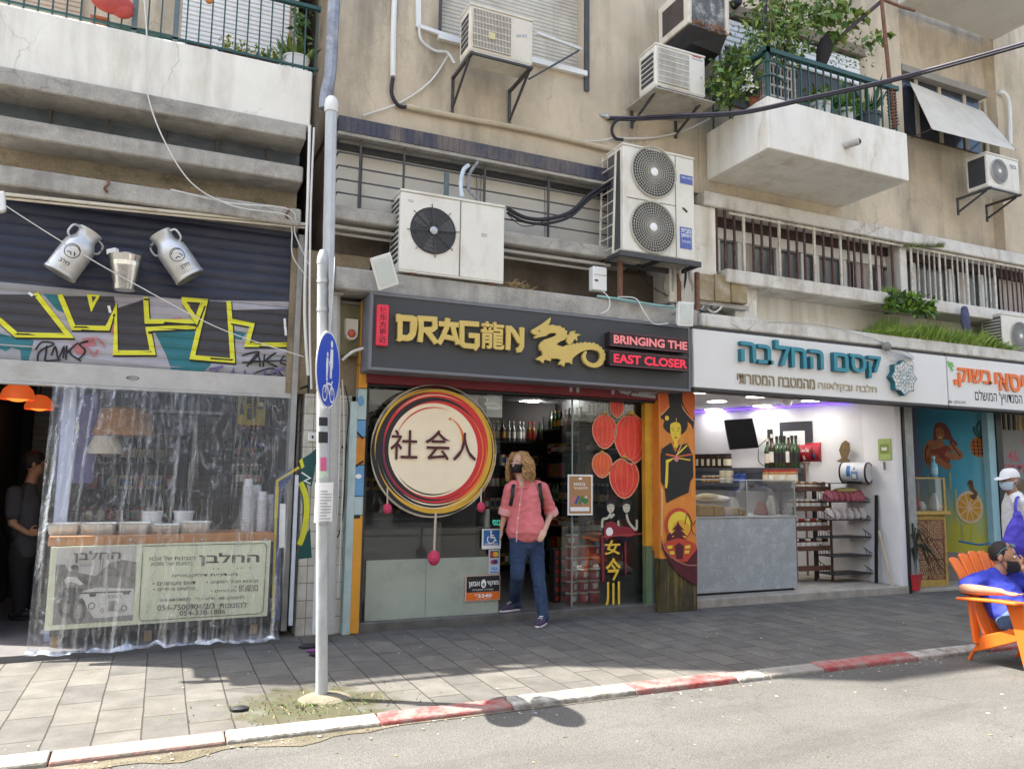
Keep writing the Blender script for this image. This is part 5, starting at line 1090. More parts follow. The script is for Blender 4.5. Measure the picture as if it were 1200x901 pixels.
R2(.12,.66,.9,.95,mat('navy_print',(.03,.03,.09),.6));mb.ell(xm-w_*.13,z0+h_*.805,w_*.24,h_*.115,y,RED,n=18);mb.ell(xm+w_*.13,z0+h_*.805,w_*.24,h_*.115,y,mat('print_amber',(.75,.48,.04),.6),n=18)
mb.ell(xm-w_*.12,z0+h_*.49,w_*.21,h_*.10,y,RED,n=18);mb.ell(xm+w_*.12,z0+h_*.49,w_*.21,h_*.10,y,mat('print_navy2',(.03,.05,.2),.6),n=18);R2(.12,.05,.9,.34,mat('print_paleblue',(.45,.6,.8),.6));text(mb,'VISA',x0+w_*.2,x1-w_*.18,z0+h_*.14,z0+h_*.28,y,SBLUE,bold=.02);R2(.12,.05,.9,.09,SBLUE)
mb.build('print',t)
t,x0,x1,z0,z1=sticker('alarm_sticker','black and orange security sticker reading 3340 low on the glass',(545,673.5,586,703.5),SYk-.008,mat('pinkish_border',(.62,.40,.34),.6))
mb=MB();y=SYk-.009;w_,h_=x1-x0,z1-z0
R2(.04,.34,.98,.96,INK);R2(.03,.03,.98,.33,mat('sticker_orange',(.72,.16,.02),.6,var=0));text(mb,'מוקד',x0+w_*.62,x1-w_*.05,z0+h_*.55,z0+h_*.76,y,INKW,bold=.03);text(mb,'אמון',x0+w_*.1,x0+w_*.42,z0+h_*.52,z0+h_*.76,y,INKW,bold=.03);text(mb,'*3340',x0+w_*.26,x1-w_*.24,z0+h_*.12,z0+h_*.27,y,INKW,bold=.03)
mb.ell(x0+w_*.52,z0+h_*.66,w_*.075,h_*.17,y,INKW,n=18);mb.ell(x0+w_*.52,z0+h_*.62,w_*.04,h_*.07,y,mat('grey_print',(.25,.25,.25),.6),n=14);text(mb,'שמירה ואבטחה',x0+w_*.2,x1-w_*.2,z0+h_*.40,z0+h_*.46,y,INKW);text(mb,'מוקד ארצי',x0+w_*.3,x1-w_*.3,z0+h_*.05,z0+h_*.09,y,INKW);mb.build('print',t)
t,x0,x1,z0,z1=sticker('entrance_sticker','small black sticker with green Hebrew letters at the doorway edge',(576.3,607.5,586.8,617),SYk,INK)
mb=MB();text(mb,'כנסי',x0+.008,x1-.008,z0+.015,z1-.015,SYk-.001,mat('glowing_green_print',(.05,.42,.28),.5,emit=.25,ecol=(.05,.6,.4)),bold=.01);mb.build('print',t)  # printed letters given a faint glow of their own, though no lamp
p=W(571,618,.14);mb=MB();mb.lathe([(.035,0),(.03,.02),(.022,.19),(.001,.19)],p,PAPER,n=16);tag(mb.build('paper_cone',smooth=True),'pale paper cone standing inside the glass above the wheelchair sticker','paper cone')
mb=MB();mb.box(p.x-.3,p.x+.06,.09,.3,p.z-.02,p.z,FRM);tag(mb.build('window_ledge'),'dark window ledge inside the left pane','ledge')
# fairy stars cut from paper at the top of the pane
for u,v,lb in((441.5,452,'left small silver star hung at the pane top'),(578,460,'right silver star hung at the pane top')):
 p=W(u,v,.02);mb=MB();mb.prism([(p.x+cos(pi/2+i*pi/5)*(.035 if i%2 ==0 else .014),p.z+sin(pi/2+i*pi/5)*(.035 if i%2 ==0 else .014))for i in range(10)],.02,.03,GALV);tag(mb.build('paper_star'),lb,'star')
t,x0,x1,z0,z1=sticker('poster','white poster with a line drawing at the upper right of the left pane',(570,458,588.5,489),.066,mat('greyish_paper',(.46,.48,.49),.6))
Zq=Z(390,440,5,.064);mb=MB();mb.stroke(smooth_pts(Zq((885,120),(905,140),(895,170),(940,160),(985,190),(900,185)),5),.01,.064,INKW);mb.build('print',t)
# ---- lantern stickers, painted ladies, writing on the right pane
RPY=GY+.026;Zr=Z(570,440,5,RPY)
LRED=[mat('lantern_red',(.74,.055,.04),.5,var=.15,scale=5,stain=(.75,.16,.03),stain_amt=.8,stain_scale=(4,4,5)),mat('lantern_orange_red',(.74,.11,.03),.5,var=.12,scale=6)];LOUT=mat('lantern_outline',(.72,.40,.25),.5)
lz=[((765,185),40,52,0,'smallest red lantern sticker at the top of the right pane'),((692,320),70,92,0,'middle sized red lantern sticker left of the largest one'),((850,362),98,132,0,'largest red lantern sticker beside the streaked post'),((678,518),58,68,1,'small orange red lantern sticker above the kraft poster'),((808,592),85,108,0,'lowest red lantern sticker, above the two painted women')]
for(cx,cz),rx,rz,mi_,lb in lz:
 q=Zr((cx,cz),(cx+rx,cz),(cx,cz-rz));ox,oz=q[0];ax_,az_=q[1][0]-ox,q[2][1]-oz
 t=thing('lantern_sticker',lb,'sticker',(ox,RPY,oz-az_*1.15),'red lantern stickers on the window')
 mb=MB();P=[]
 for i in range(48):
  a=2*pi*i/48;zf=sin(a);xf=cos(a);zv=oz+zf*az_*(1 if zf>-.6 else 1+(-zf-.6)*.4);P.append((ox+xf*ax_*(1-.0*abs(zf)),zv))
 mb.prism(P,RPY,RPY+.003,LRED[mi_]);mb.build('body',t)
 mb=MB();mb.stroke([Vector(p)for p in P],.011,RPY-.001,LOUT,closed=True)
 for k in(-.62,-.22,.22,.62):mb.stroke([Vector((ox+k*ax_*cos(b)*1.0,oz+az_*sin(b)*.97))for b in[radians(-86+i*8.6)for i in range(21)]],.0035,RPY-.001,LOUT)
 mb.build('ribs',t)
 mb=MB();mb.flat([(ox-ax_*.34,oz+az_*.97),(ox+ax_*.34,oz+az_*.97),(ox+ax_*.2,oz+az_*1.06),(ox,oz+az_*1.2),(ox-ax_*.2,oz+az_*1.06)],RPY-.001,SGO);mb.flat([(ox-ax_*.1,oz-az_*1.13),(ox,oz-az_*1.24),(ox+ax_*.1,oz-az_*1.13)],RPY-.001,LOUT);mb.build('cap',t)
Zg=Z(570,560,1200/260.,RPY);SKN=mat('painted_pale_skin',(.50,.50,.40),.6,var=.08)
t=thing('painted_women','two pale painted women in red robes on the right window','painting',(*[Zg((720,290))[0][0]],RPY,Zg((720,290))[0][1]));mb=MB()
for cx in(672,757):
 q=Zg((cx,158))[0];mb.ell(q[0],q[1],.048,.062,RPY,SKN,n=22);mb.stroke([Vector(p)for p in Zg((cx-14,152),(cx-4,152))],.005,RPY,INK);mb.stroke([Vector(p)for p in Zg((cx+6,152),(cx+16,152))],.005,RPY,INK);mb.stroke([Vector(p)for p in Zg((cx-3,176),(cx+6,176))],.007,RPY,RED);mb.flat([tuple(p)for p in smooth_pts(Zg((cx-26,150),(cx-18,122),(cx+8,118),(cx+30,135),(cx+28,150),(cx,138)),4,True)][::-1],RPY,INK)
mb.stroke(smooth_pts(Zg((672,190),(655,215),(628,225),(625,268)),5),.028,RPY,SKN);mb.stroke(smooth_pts(Zg((757,195),(770,240),(808,278),(812,225)),5),.028,RPY,SKN);mb.stroke(smooth_pts(Zg((668,215),(690,195)),5),.03,RPY,SKN);mb.stroke(smooth_pts(Zg((712,230),(714,262)),5),.026,RPY,SKN)
mb.flat([tuple(p)for p in smooth_pts(Zg((640,250),(680,235),(720,262),(760,262),(800,285),(780,318),(700,312),(640,330)),4,True)][::-1],RPY,mat('painted_dark_red',(.24,.02,.03),.6));q=Zg((664,290))[0];mb.ell(q[0],q[1],.045,.048,RPY,INKW,n=22);mb.stroke([Vector(p)for p in Zg((620,318),(865,298))],.014,RPY,mat('painted_red_rail',(.36,.06,.05),.6));mb.stroke([Vector(p)for p in Zg((625,325),(630,560))],.03,RPY,MATS['painted_dark_red']);mb.stroke([Vector(p)for p in Zg((750,345),(752,520))],.022,RPY,MATS['painted_dark_red']);mb.build('figures',t)
t=thing('window_lettering','column of yellow brush characters on the right window','lettering',(Zg((685,700))[0][0],RPY,Zg((685,700))[0][1]));YCH=mat('painted_yellow',(.74,.50,.05),.5,var=.05);mb=MB()
for ch,a in(('女',(638,335,724,415)),('今',(645,430,728,555)),('川',(640,560,722,705))):
 q=Zg((a[0],(a[1]+a[3])/2),(a[2],(a[1]+a[3])/2),((a[0]+a[2])/2,a[1]),((a[0]+a[2])/2,a[3]));text(mb,ch,q[0][0],q[1][0],q[3][1],q[2][1],RPY,YCH,bold=.025)
mb.build('characters',t)
t,x0,x1,z0,z1=sticker('poster','kraft brown poster with a white border on the glass beside the doorway',(665.2,556,694.5,603.5),.02,PAPER)
KRAFT=mat('kraft_brown',(.40,.22,.10),.7,var=.1);mb=MB();w_,h_=x1-x0,z1-z0;y=.019
R2(.06,.04,.94,.96,KRAFT);text(mb,'בואו',x0+w_*.25,x1-w_*.3,z0+h_*.73,z0+h_*.80,y,INKW,bold=.02);text(mb,'להכיר',x0+w_*.2,x1-w_*.2,z0+h_*.64,z0+h_*.70,y,INKW,bold=.02);R2(.1,.1,.86,.2,INKW);mb.ell(x0+w_*.5,z0+h_*.9,w_*.08,h_*.03,y,INKW,n=14)
for i,m in enumerate(('pink','blue','green','cream')):mb.stroke([(x0+w_*(.15+.15*i),z0+h_*.28),(x0+w_*(.3+.15*i),z0+h_*.47)],w_*.09,y,LBL[[6,5,4,0][i]])
mb.ell(x0+w_*.68,z0+h_*.35,w_*.14,h_*.07,y,LBL[4],n=18);mb.build('print',t)
# ---- goods
TUBR=mat('red_noodle_tub',(.45,.045,.05),.45,var=.15,scale=20);TUBW=mat('tub_white_panel',(.72,.65,.58),.5,var=.15,scale=40)
tub=None;tg='red noodle tubs stacked inside the right window';px_=(W(704,680,.4).x-W(664,680,.4).x)/3
for ci in range(3):
 for k in range(6 if ci==0 else 5):
  p=Vector((W(664,690,.4).x+px_*(ci+.5),.42+.01*ci,MFZ+k*.128));lb='red noodle tub in the stacks behind the right window glass'
  if tub is None:
   t=thing('noodle_tub',lb,'tub',p,tg);mb=MB();mb.lathe([(.055,0),(.058,.006),(.066,.112)],p,TUBR,n=20);mb.lathe([(.0705,.11),(.072,.113),(.072,.12),(.066,.124),(.001,.124)],p,TUBW,n=20);mb.build('body',t,smooth=True)
   mb=MB();n=7
   mb.rings([[p+Vector((sin(a)*(.0595+.0062*zh/.09)*1.012,-cos(a)*(.0595+.0062*zh/.09)*1.012,zh))for a in[-.55+1.1*i/n for i in range(n+1)]]for zh in(.03,.09)],TUBW,cap=False);mb.f.pop();mb.build('label',t);tub=t
  else:dup(tub,p,rot=(0,0,random.uniform(-1.6,1.6)))
pk=None
for k in range(6):
 for j in range(2):
  p=Vector((W(655+j*5,690,.55).x,.6-.03*j,MFZ+k*.1));lb='small black and red carton in the low stack beside the noodle tubs'
  if pk is None:pk=tag(make_pack(p,.13,.12,.095,mat('carton_black',(.05,.035,.035),.5),LBL[1]).build('carton'),lb,'carton','cartons in the doorway')
  else:dup(pk,p)
SHG=mat('black_steel_shelf',(.028,.028,.03),.5,metal=.3)
def shelf_unit(label,xa,xb,y,d,levels,h,name='shelf_unit'):
 t=thing(name,label,'shelf',((xa+xb)/2,y+d/2,MFZ))
 for z in levels:mb=MB();mb.box(xa,xb,y,y+d,z-.025,z,SHG);mb.build('board',t)
 for x in(xa-.025,xb):mb=MB();mb.box(x,x+.025,y,y+d,MFZ,h,SHG);mb.build('side_panel',t)
 mb=MB();mb.box(xa,xb,y+d,y+d+.01,MFZ,h,mat('shelf_back',(.05,.045,.045),.7));mb.build('back_panel',t);return t
def fill(xa,xb,y,levels,kinds,lab,grp,step=.09,rows=1,jit=.012,seed=1):
 rnd=random.Random(seed);P={}
 for li,z in enumerate(levels):
  n=int((xb-xa-.06)/step)
  for i in range(n):
   if rnd.random()<.06:continue
   k=kinds[li%len(kinds)];c_=(i//3+li*2+rnd.randrange(2))%5;p=Vector((xa+.05+step*i+rnd.uniform(-jit,jit),y+.09+rnd.uniform(-.02,.03),z));key=(k,c_)
   nm={'b':'bottle','j':'jar','p':'packet'}[k]
   if key not in P:
    if k=='b':o=make_bottle(p,BOT[(1,0,2,3,1)[c_]],LBL[(0,2,3,1,7)[c_]],.30,.038).build('bottle',smooth=True)
    elif k=='j':o=make_jar(p,BOT[(4,6,3,7,0)[c_]],LBL[(1,0,4,5,2)[c_]],.14,.042,LBL[(2,1,7,3,1)[c_]]).build('jar',smooth=True)
    else:o=make_pack(p,.08,.06,.16,LBL[(1,2,4,6,0)[c_]],LBL[(3,7,0,2,5)[c_]]).build('packet')
    tag(o,lab%nm,nm,grp);P[key]=o
   else:dup(P[key],p,rot=(0,0,rnd.uniform(-.25,.25)))
ya=3.1;xa,xb=W(588,540,ya).x-.25,W(690,540,ya).x+.5
lev=[zz(630,v,ya+.05)for v in(660,625,596,570,546,518)]
shelf_unit('black wall shelf of bottles and packets at the back of the dragon shop',xa,xb,ya,.3,lev,2.45)
fill(xa,xb,ya,lev,'pjpjpb','%s on the black back shelf of the shop','goods on the back shelf of the shop',.085,seed=5)
for i,u in enumerate((636,643,650)):
 p=W(u,505,ya+.2);p.z=lev[-1]+.001;mb=MB();mb.lathe([(.001,0),(.09,.004),(.13,.02),(.135,.026),(.09,.016),(.001,.012)],Vector((p.x,p.y-.06,p.z+.13)),mat('stoneware_plate',(.12,.13,.13),.3,var=.2)if i<2 else TERRA,axis=(0,-1,.25),n=28);tag(mb.build('plate',smooth=True),('left dark stoneware plate','right dark stoneware plate','reddish plate')[i]+' standing upright on the top back shelf','plate')
# side wall shelves facing the room
yb0=.75;x_r=5.2
t=thing('shelf_unit','long black shelf against the right wall behind the lantern window','shelf',(5.4,2,MFZ));lv2=[.25,.6,.95,1.3,1.65,2.0]
for z in lv2:mb=MB();mb.box(x_r,5.58,yb0,3.0,z-.02,z,SHG);mb.build('board',t)
for y_ in(yb0,1.9,3.0):mb=MB();mb.box(x_r,5.58,y_,y_+.02,MFZ,2.2,SHG);mb.build('side_panel',t)
rnd=random.Random(9);P={}
for li,z in enumerate(lv2):
 for i in range(19):
  y_=yb0+.08+i*.115
  if abs(y_-1.9)<.05:continue
  k='pjb'[li%3];c_=(i//2+li)%4;p=Vector((x_r+.07,y_,z));key=(k,c_);nm={'b':'bottle','j':'jar','p':'packet'}[k]
  if key not in P:
   o=make_bottle(p,BOT[c_],LBL[c_*2 %8],.27).build('bottle',smooth=True)if k=='b' else make_jar(p,BOT[(4,6,3,7)[c_]],LBL[c_],.14).build('jar',smooth=True)if k=='j' else make_pack(p,.07,.09,.2,LBL[(1,4,6,2)[c_]],LBL[(3,0,7,1)[c_]]).build('packet')
   tag(o,nm+' on the long black shelf behind the lantern window',nm,'goods on the right wall shelf');P[key]=o
  else:dup(P[key],p)
t=shelf_unit('crowded white kitchen shelf at the back of the deli',-.75,.3,2.6,.3,[.75,1.1,1.42],1.75);fill(-.75,.3,2.6,[.75,1.1,1.42],'jpb','%s on the kitchen shelf at the back of the deli','goods on the deli kitchen shelf',.1,seed=12)
# counter and freezer chest dimly seen behind the left pane
t=thing('freezer_chest','dim grey freezer chest behind the left shop window','freezer',(2.6,1.5,MFZ));mb=MB();mb.box(1.95,3.0,1.2,1.9,MFZ,.78,mat('dim_grey_enamel',(.22,.23,.24),.4));mb.build('body',t,bevel=.02);mb=MB();mb.box(1.93,3.02,1.18,1.92,.782,.84,mat('dark_lid',(.05,.05,.055),.3));mb.build('lid',t,bevel=.01)
t=shelf_unit('black shelf unit of jars behind the round sign',1.85,3.1,2.6,.3,[.3,.7,1.1,1.5,1.9],2.3);fill(1.85,3.1,2.6,[.3,.7,1.1,1.5,1.9],'jbpjb','%s on the black shelf behind the round sign','goods behind the round sign',.11,seed=8)
LAMPB=mat('lit_strip_panel',(.9,.9,.88),.5,emit=30,ecol=(1,.97,.92),var=0);LAMPW=mat('lit_lamp_panel',(.9,.9,.88),.5,emit=13,ecol=(1,.97,.92),var=0)
for ua,va,ub,vb,Yl,lb in((575,484,612,475,1.4,'long tilted strip lamp on the shop ceiling'),(612,471.5,631,470.5,2.2,'middle flat lamp on the shop ceiling'),(656,465,676,463.5,2.6,'right flat lamp on the shop ceiling')):
 zc_=2.505;a,b=G(ua,va,zc_),G(ub,vb,zc_);t=thing('ceiling_lamp',lb,'lamp',(a+b)/2);d=(b-a).normalized();n_=Vector((-d.y,d.x,0))*.06
 mb=MB();mb.hexa([a-n_,b-n_,b+n_,a+n_][::1],[q+Vector((0,0,.02))for q in(a-n_,b-n_,b+n_,a+n_)],LAMPB);mb.build('diffuser',t);mb=MB();a2,b2=a-d*.02,b+d*.02;n2=n_*1.15;mb.hexa([q+Vector((0,0,.021))for q in(a2-n2,b2-n2,b2+n2,a2+n2)],[q+Vector((0,0,.03))for q in(a2-n2,b2-n2,b2+n2,a2+n2)],WHITEP);mb.build('housing',t)
# ---- pipes, cabinet and alarm on the pier
t=thing('electric_cabinet','olive stained metal cabinet above the cream pier','cabinet',(W(410,420,-.05).x,-.02,zz(410,418,-.05)));x0,x1,z0,z1=R4(396,357,423,417,-.06);mb=MB();mb.box(x0,x1,-.06,.058,z0,z1,mat('olive_metal',(.19,.17,.085),.6,var=.3,stain=(.1,.085,.05),stain_amt=.7,stain_scale=(6,6,3)));mb.build('body',t,bevel=.006);mb=MB();mb.box(x0-.02,x1+.015,-.075,.06,z1+.001,z1+.03,mat('grey_metal_cap',(.2,.19,.17),.6));mb.build('cap',t)
t=thing('alarm_siren','white alarm siren box with a round red lamp','alarm',(W(412,400,-.1).x,-.1,zz(412,398,-.1)));x0,x1,z0,z1=R4(404.5,374,419,398.5,-.1);r_=(x1-x0)/2;xm=(x0+x1)/2
mb=MB();mb.prism([(x0,z1),(x0,z0+r_)]+[(xm+cos(a)*r_,z0+r_+sin(a)*r_)for a in[pi+pi*i/12 for i in range(1,12)]]+[(x1,z0+r_),(x1,z1)],-.115,-.061,ACW2);mb.build('housing',t,bevel=.006);mb=MB();mb.ball((xm,-.115,z0+r_*1.05),(r_*.68,.025,r_*.68),mat('faded_red_lens',(.55,.12,.07),.4));mb.build('lens',t,smooth=True)
def pipe(name,pts,r,m,lb,cat='pipe',group=None):return cable(name,pts,r,m,lb,cat,group)
pipe('drainpipe',[W(394,338,-.16),W(393.5,440,-.16),W(391,560,-.16),W(388,700,-.16),W(386,742,-.16)],.04,GREYP,'pale grey vertical pipe directly behind the street sign pole')
mb=MB();p=W(394,343,-.16);mb.box(p.x-.06,p.x+.06,-.22,-.05,p.z-.03,p.z+.03,GREYP);tag(mb.build('pipe_clamp',bevel=.006),'grey pipe clamp under the end of the concrete canopy','clamp')
pipe('conduit',[W(363,147,-.26),W(360.5,240,-.22),W(357,360,-.1),W(361,440,-.06)],.014,WHITEP,'left slim white conduit down the corner of the navy shutter')
pipe('conduit',[W(368,150,-.26),W(364,250,-.22),W(363,380,-.1),W(365,456,-.06)],.010,WHITEP,'right slim white conduit beside the sign pole')
pipe('conduit',[W(398,455,-.09),W(396,560,-.09),W(392,650,-.09),W(389.5,716,-.09)],.012,WHITEP,'white conduit down the cream pier right of the sign pole')
pipe('conduit',[W(401,422,-.14),W(408,416,-.16),W(416,411,-.18),W(432,407,-.2)],.014,WHITEP,'short white bent conduit into the left end of the shop sign')
pipe('cable',[W(404,452,-.1),W(409,480,-.1),W(406,520,-.1),W(402,600,-.1),W(394,628,-.08),W(390,560,-.06)],.006,CABB,'thin black cable looping down the cream pier')
pipe('cable',[W(401,445,-.1),W(403,490,-.1),W(402,560,-.1),W(396,700,-.1)],.007,CABW,'pale cable hanging in front of the cream pier')
for u,v,lb in((366,512,'left small white switch box on the cream pier'),(401,524,'right small grey switch box on the cream pier')):
 t=thing('switch_box',lb,'switch',W(u,v+5,-.03));x0,x1,z0,z1=R4(u-5,v-5,u+5,v+5,-.05);mb=MB();mb.box(x0,x1,-.06,-.031,z0,z1,WHITEP if u<380 else GREYP);mb.build('box',t,bevel=.004);mb=MB();mb.box((x0+x1)/2-.008,(x0+x1)/2+.008,-.068,-.061,(z0+z1)/2-.012,(z0+z1)/2+.012,INK);mb.build('rocker',t)
# ================================================================ right shops
SIGNW=mat('white_sign_face',(.74,.73,.70),.45,var=.03,scale=2);TEALL=mat('teal_letter',(.035,.25,.32),.45,var=.05);TEALD=mat('dark_teal_return',(.02,.13,.17),.5)
QY=-.44
def slope_sign(ua,ub,name,label):
 x0,x1=W(ua,430,QY).x,W(ub,430,QY).x;z1,z0=zz(1000,405.5,QY),zz(1000,467,QY)
 t=thing(name,label,'sign',((x0+x1)/2,QY,z0));mb=MB();mb.box(x0,x1,QY,-.2,z0,z1,SIGNW);mb.build('board',t,bevel=.006);return t,x0,x1,z0,z1
t,x0,x1,z0,z1=slope_sign(813,1109,'shop_sign','white shop sign with raised teal Hebrew letters and an eight pointed flower')
mb=MB();mb.box(x0+.01,x1,QY+.03,-.2,z1+.001,zrc0-.002,mat('sign_gap_dark',(.06,.055,.05),.8));mb.build('dark_gap_fill',t)  # dark filler, its colour standing for shade in the bracket gap
mb=MB();mb.box(x0,x1,QY+.0,-.2,z0-.03,z0-.001,mat('dark_sign_edge',(.05,.05,.05),.6));mb.build('lower_edge',t)
KX=3.75;Zk=Z(790,370,KX,QY)
def ktext(s,xa,xb,ya,yb,m,bold=.0,depth=0.,side=None,Zz=Zk):
 mb=MB();xm,ym=(xa+xb)/2,(ya+yb)/2;q=Zz((xa,ym),(xb,ym),(xm,ya),(xm,yb));text(mb,s,q[0][0],q[1][0],q[3][1],q[2][1],QY-.001,m,bold=bold,depth=depth,side=side);return mb
for ch,a in(('ק',(838,893,180,277)),('ס',(758,828,172,251)),('ם',(686,750,166,247)),('ה',(582,641,152,236)),('ח',(500,566,143,230)),('ל',(430,492,112,221)),('ב',(354,421,131,213)),('ה',(279,345,118,204))):
 ktext(ch,*a,TEALL,bold=.016,depth=.06,side=TEALD).build('letter',t)
GL1=mat('pale_gold_letter',(.48,.42,.28),.5);GL2=mat('bronze_letter',(.30,.24,.14),.5)
ktext('חלבה ובקלאווה',632,888,296,338,GL1,bold=.004,depth=.012).build('lettering',t);ktext('מהמטבח המסורתי',276,616,266,311,GL2,bold=.006,depth=.012).build('lettering',t)
q=Zk((988,275),(1050,275),(988,195));ex,ez,er=q[0][0],q[0][1],(q[2][1]-q[0][1])*.97
star=[(ex+cos(pi/8*i+pi/2)*er*(1 if i%2 ==0 else .78),ez+sin(pi/8*i+pi/2)*er*(1 if i%2 ==0 else .78))for i in range(16)]
mb=MB();mb.prism(star,QY-.075,QY-.001,SIGNW,side=TEALD);emb=mb.build('emblem',t)
mb=MB();yy=QY-.076
mb.stroke([Vector(p)for p in star],.008,yy,TEALD,closed=True)
for k in range(8):
 a=pi/4*k+pi/2
 for r0,r1,wd in((.12,.42,.16),(.40,.72,.17),(.68,.95,.16)):
  P=[(ex+cos(a)*er*r0,ez+sin(a)*er*r0),(ex+cos(a)*er*(r0+r1)/2-sin(a)*er*wd*.7,ez+sin(a)*er*(r0+r1)/2+cos(a)*er*wd*.7),(ex+cos(a)*er*r1,ez+sin(a)*er*r1),(ex+cos(a)*er*(r0+r1)/2+sin(a)*er*wd*.7,ez+sin(a)*er*(r0+r1)/2-cos(a)*er*wd*.7)]
  mb.stroke([Vector(p)for p in P],.006,yy,TEALL if r0<.3 else TEALD,closed=True)
 a+=pi/8;P=[(ex+cos(a)*er*.3,ez+sin(a)*er*.3),(ex+cos(a+.22)*er*.52,ez+sin(a+.22)*er*.52),(ex+cos(a)*er*.74,ez+sin(a)*er*.74),(ex+cos(a-.22)*er*.52,ez+sin(a-.22)*er*.52)]
 mb.stroke([Vector(p)for p in P],.005,yy,GL2,closed=True)
mb.build('emblem_lines',emb)
t,x0,x1,z0,z1=slope_sign(1110.5,1330,'shop_sign','white shop sign with orange Hebrew letters and a small green sprig')
mb=MB();mb.box(x0,x1,QY+.03,-.2,z1+.001,zrc0-.002,MATS['sign_gap_dark']);mb.build('dark_gap_fill',t)  # same dark filler for the shaded gap over this sign
mb=MB();mb.box(x0,x1,QY,-.2,z0-.03,z0-.001,MATS['dark_sign_edge']);mb.build('lower_edge',t)
Zt=Z(1000,370,6,QY);ORL=mat('orange_letter',(.80,.19,.045),.5,var=.04);SPRIG=mat('green_sprig',(.14,.45,.10),.5)
ktext('בשוק',732,966,376,508,ORL,bold=.02,depth=.02,Zz=Zt).build('lettering',t);ktext('ביסאי',992,1262,412,536,ORL,bold=.02,depth=.02,Zz=Zt).build('lettering',t)
mb=MB();q=Zt((704,468),(722,468),(713,448),(713,484));mb.box(q[0][0],q[1][0],QY-.02,QY-.001,q[3][1],q[2][1],ORL);mb.build('lettering',t)
ktext("הסנדוויץ' המושלם",856,1186,532,628,INK,bold=.012,Zz=Zt).build('lettering',t);ktext('לוינסקי 46',666,790,594,624,INK,bold=.012,Zz=Zt).build('lettering',t)
mb=MB();mb.lift=.001
for c,a in(((668,330),.6),((690,335),2.2),((672,350),.2),((698,352),2.6),((685,365),1.3),((692,380),1.7),((680,342),1.6)):
 q=Zt(c)[0];mb.ell(q[0],q[1],.028,.018,QY-.001,SPRIG,n=10)
mb.stroke([Vector(p)for p in Zt((665,318),(690,350),(695,392))],.01,QY-.001,SPRIG);mb.build('sprig',t)
# ---- halva shop
def WV(u,v,off=0.):                                 # point on the slanting wall, off metres in front of it
 n=Vector((-cd2.y,cd2.x,0));p0=Vector((cr.x,cr.y,0))+n*off;d=ray(u,v);return CAM+d*((p0-CAM).dot(n)/d.dot(n))
def WX(u,v,X):d=ray(u,v);return CAM+d*((X-CAM.x)/d.x)
wn=Vector((-cd2.y,cd2.x,0));wd_=Vector((cd2.x,cd2.y,0))
def wallbox(mb,u0,v0,u1,v1,off,th,m):          # upright box lying on the slanting wall
 a,b=WV(u0,(v0+v1)/2,off),WV(u1,(v0+v1)/2,off);zt_,zb_=WV((u0+u1)/2,v0,off).z,WV((u0+u1)/2,v1,off).z
 B=[Vector((a.x,a.y,zb_)),Vector((b.x,b.y,zb_)),Vector((b.x,b.y,zb_))-wn*th,Vector((a.x,a.y,zb_))-wn*th]
 mb.hexa(B,[q+Vector((0,0,zt_-zb_))for q in B],m)
for i,(u,v,lb)in enumerate(((821,458.8,'lamp nearest the mural column'),(840,469.5,'second lamp from the mural column'),(886.5,464,'front middle lamp'),(893,474.5,'rear middle lamp'),(951,468.7,'right lamp'),(836,479,'rearmost left lamp'))):
 p=G(u,v,CZ-.004);t=thing('ceiling_lamp','round white '+lb+' on the halva shop ceiling','lamp',p,'round ceiling lamps of the halva shop');mb=MB();mb.lathe([(.001,-.012),(.13,-.01),(.135,0)],p,LAMPW,n=28);mb.build('diffuser',t);mb=MB();mb.lathe([(.137,-.014),(.15,-.012),(.15,.003),(.137,.003)],p,WHITEP,n=28,cap=False);mb.build('rim',t,smooth=True)
p=G(923,469,CZ-.005);mb=MB();mb.lathe([(.001,-.09),(.045,-.075),(.062,-.04),(.065,0)],p,WHITEP,n=18);tag(mb.build('dome_camera',smooth=True),'small white dome camera on the halva shop ceiling','camera')
VIO=mat('violet_led_strip',(.3,.15,.9),.5,emit=.5,ecol=(.22,.10,1),var=0)
mb=MB();a,b=WV(1000,471.5,.05),Vector((far.x,far.y,0))+wn*.05;a.z=b.z=CZ-.035;mb.bar(a,b,.02,.02,VIO);tag(mb.build('light_strip'),'violet light strip along the top of the white shop wall','lamp')
# television on an arm
t=thing('television','black flat television tilted down on the white shop wall','television',W(868,510,2.3));TVB=mat('black_glossy_screen',(.006,.006,.008),.18,var=0)
Ct=[WV(848.6,492,.42),WV(882,490,.34),WV(889.5,524.5,.2),WV(855.3,527,.28)];bk=Vector((.03,.05,.0))
mb=MB();mb.hexa([Ct[3],Ct[2],Ct[2]+bk,Ct[3]+bk],[Ct[0],Ct[1],Ct[1]+bk,Ct[0]+bk],BLACK);mb.build('housing',t,bevel=.006)
cm=sum(Ct,Vector())/4;Sc=[cm+(q-cm)*.94+Vector((-.002,-.006,0))for q in Ct];mb=MB();mb.hexa([Sc[3],Sc[2],Sc[2]+bk*.05,Sc[3]+bk*.05],[Sc[0],Sc[1],Sc[1]+bk*.05,Sc[0]+bk*.05],TVB);mb.build('screen',t)
mb=MB();mb.bar(cm+bk*.5,WV(868,506,0),.05,.05,BLACK);mb.build('bracket',t)
mb=MB();pa=WV(902,512,.02);mb.tube(smooth_pts([WV(889,523,.12),WV(897,516,.03),pa,WV(903,520,.02)],5),.007,CABB,6);mb.tube(smooth_pts([WV(889,526,.05),WV(889,540,.03),WV(896,546,.03)],5),.006,CABB,6);mb.build('cable',t,smooth=True)
t=thing('wall_socket','black double socket on the white wall right of the television','socket',WV(902,512));mb=MB();wallbox(mb,899,503,905,515,.02,.018,BLACK);mb.build('plate',t)
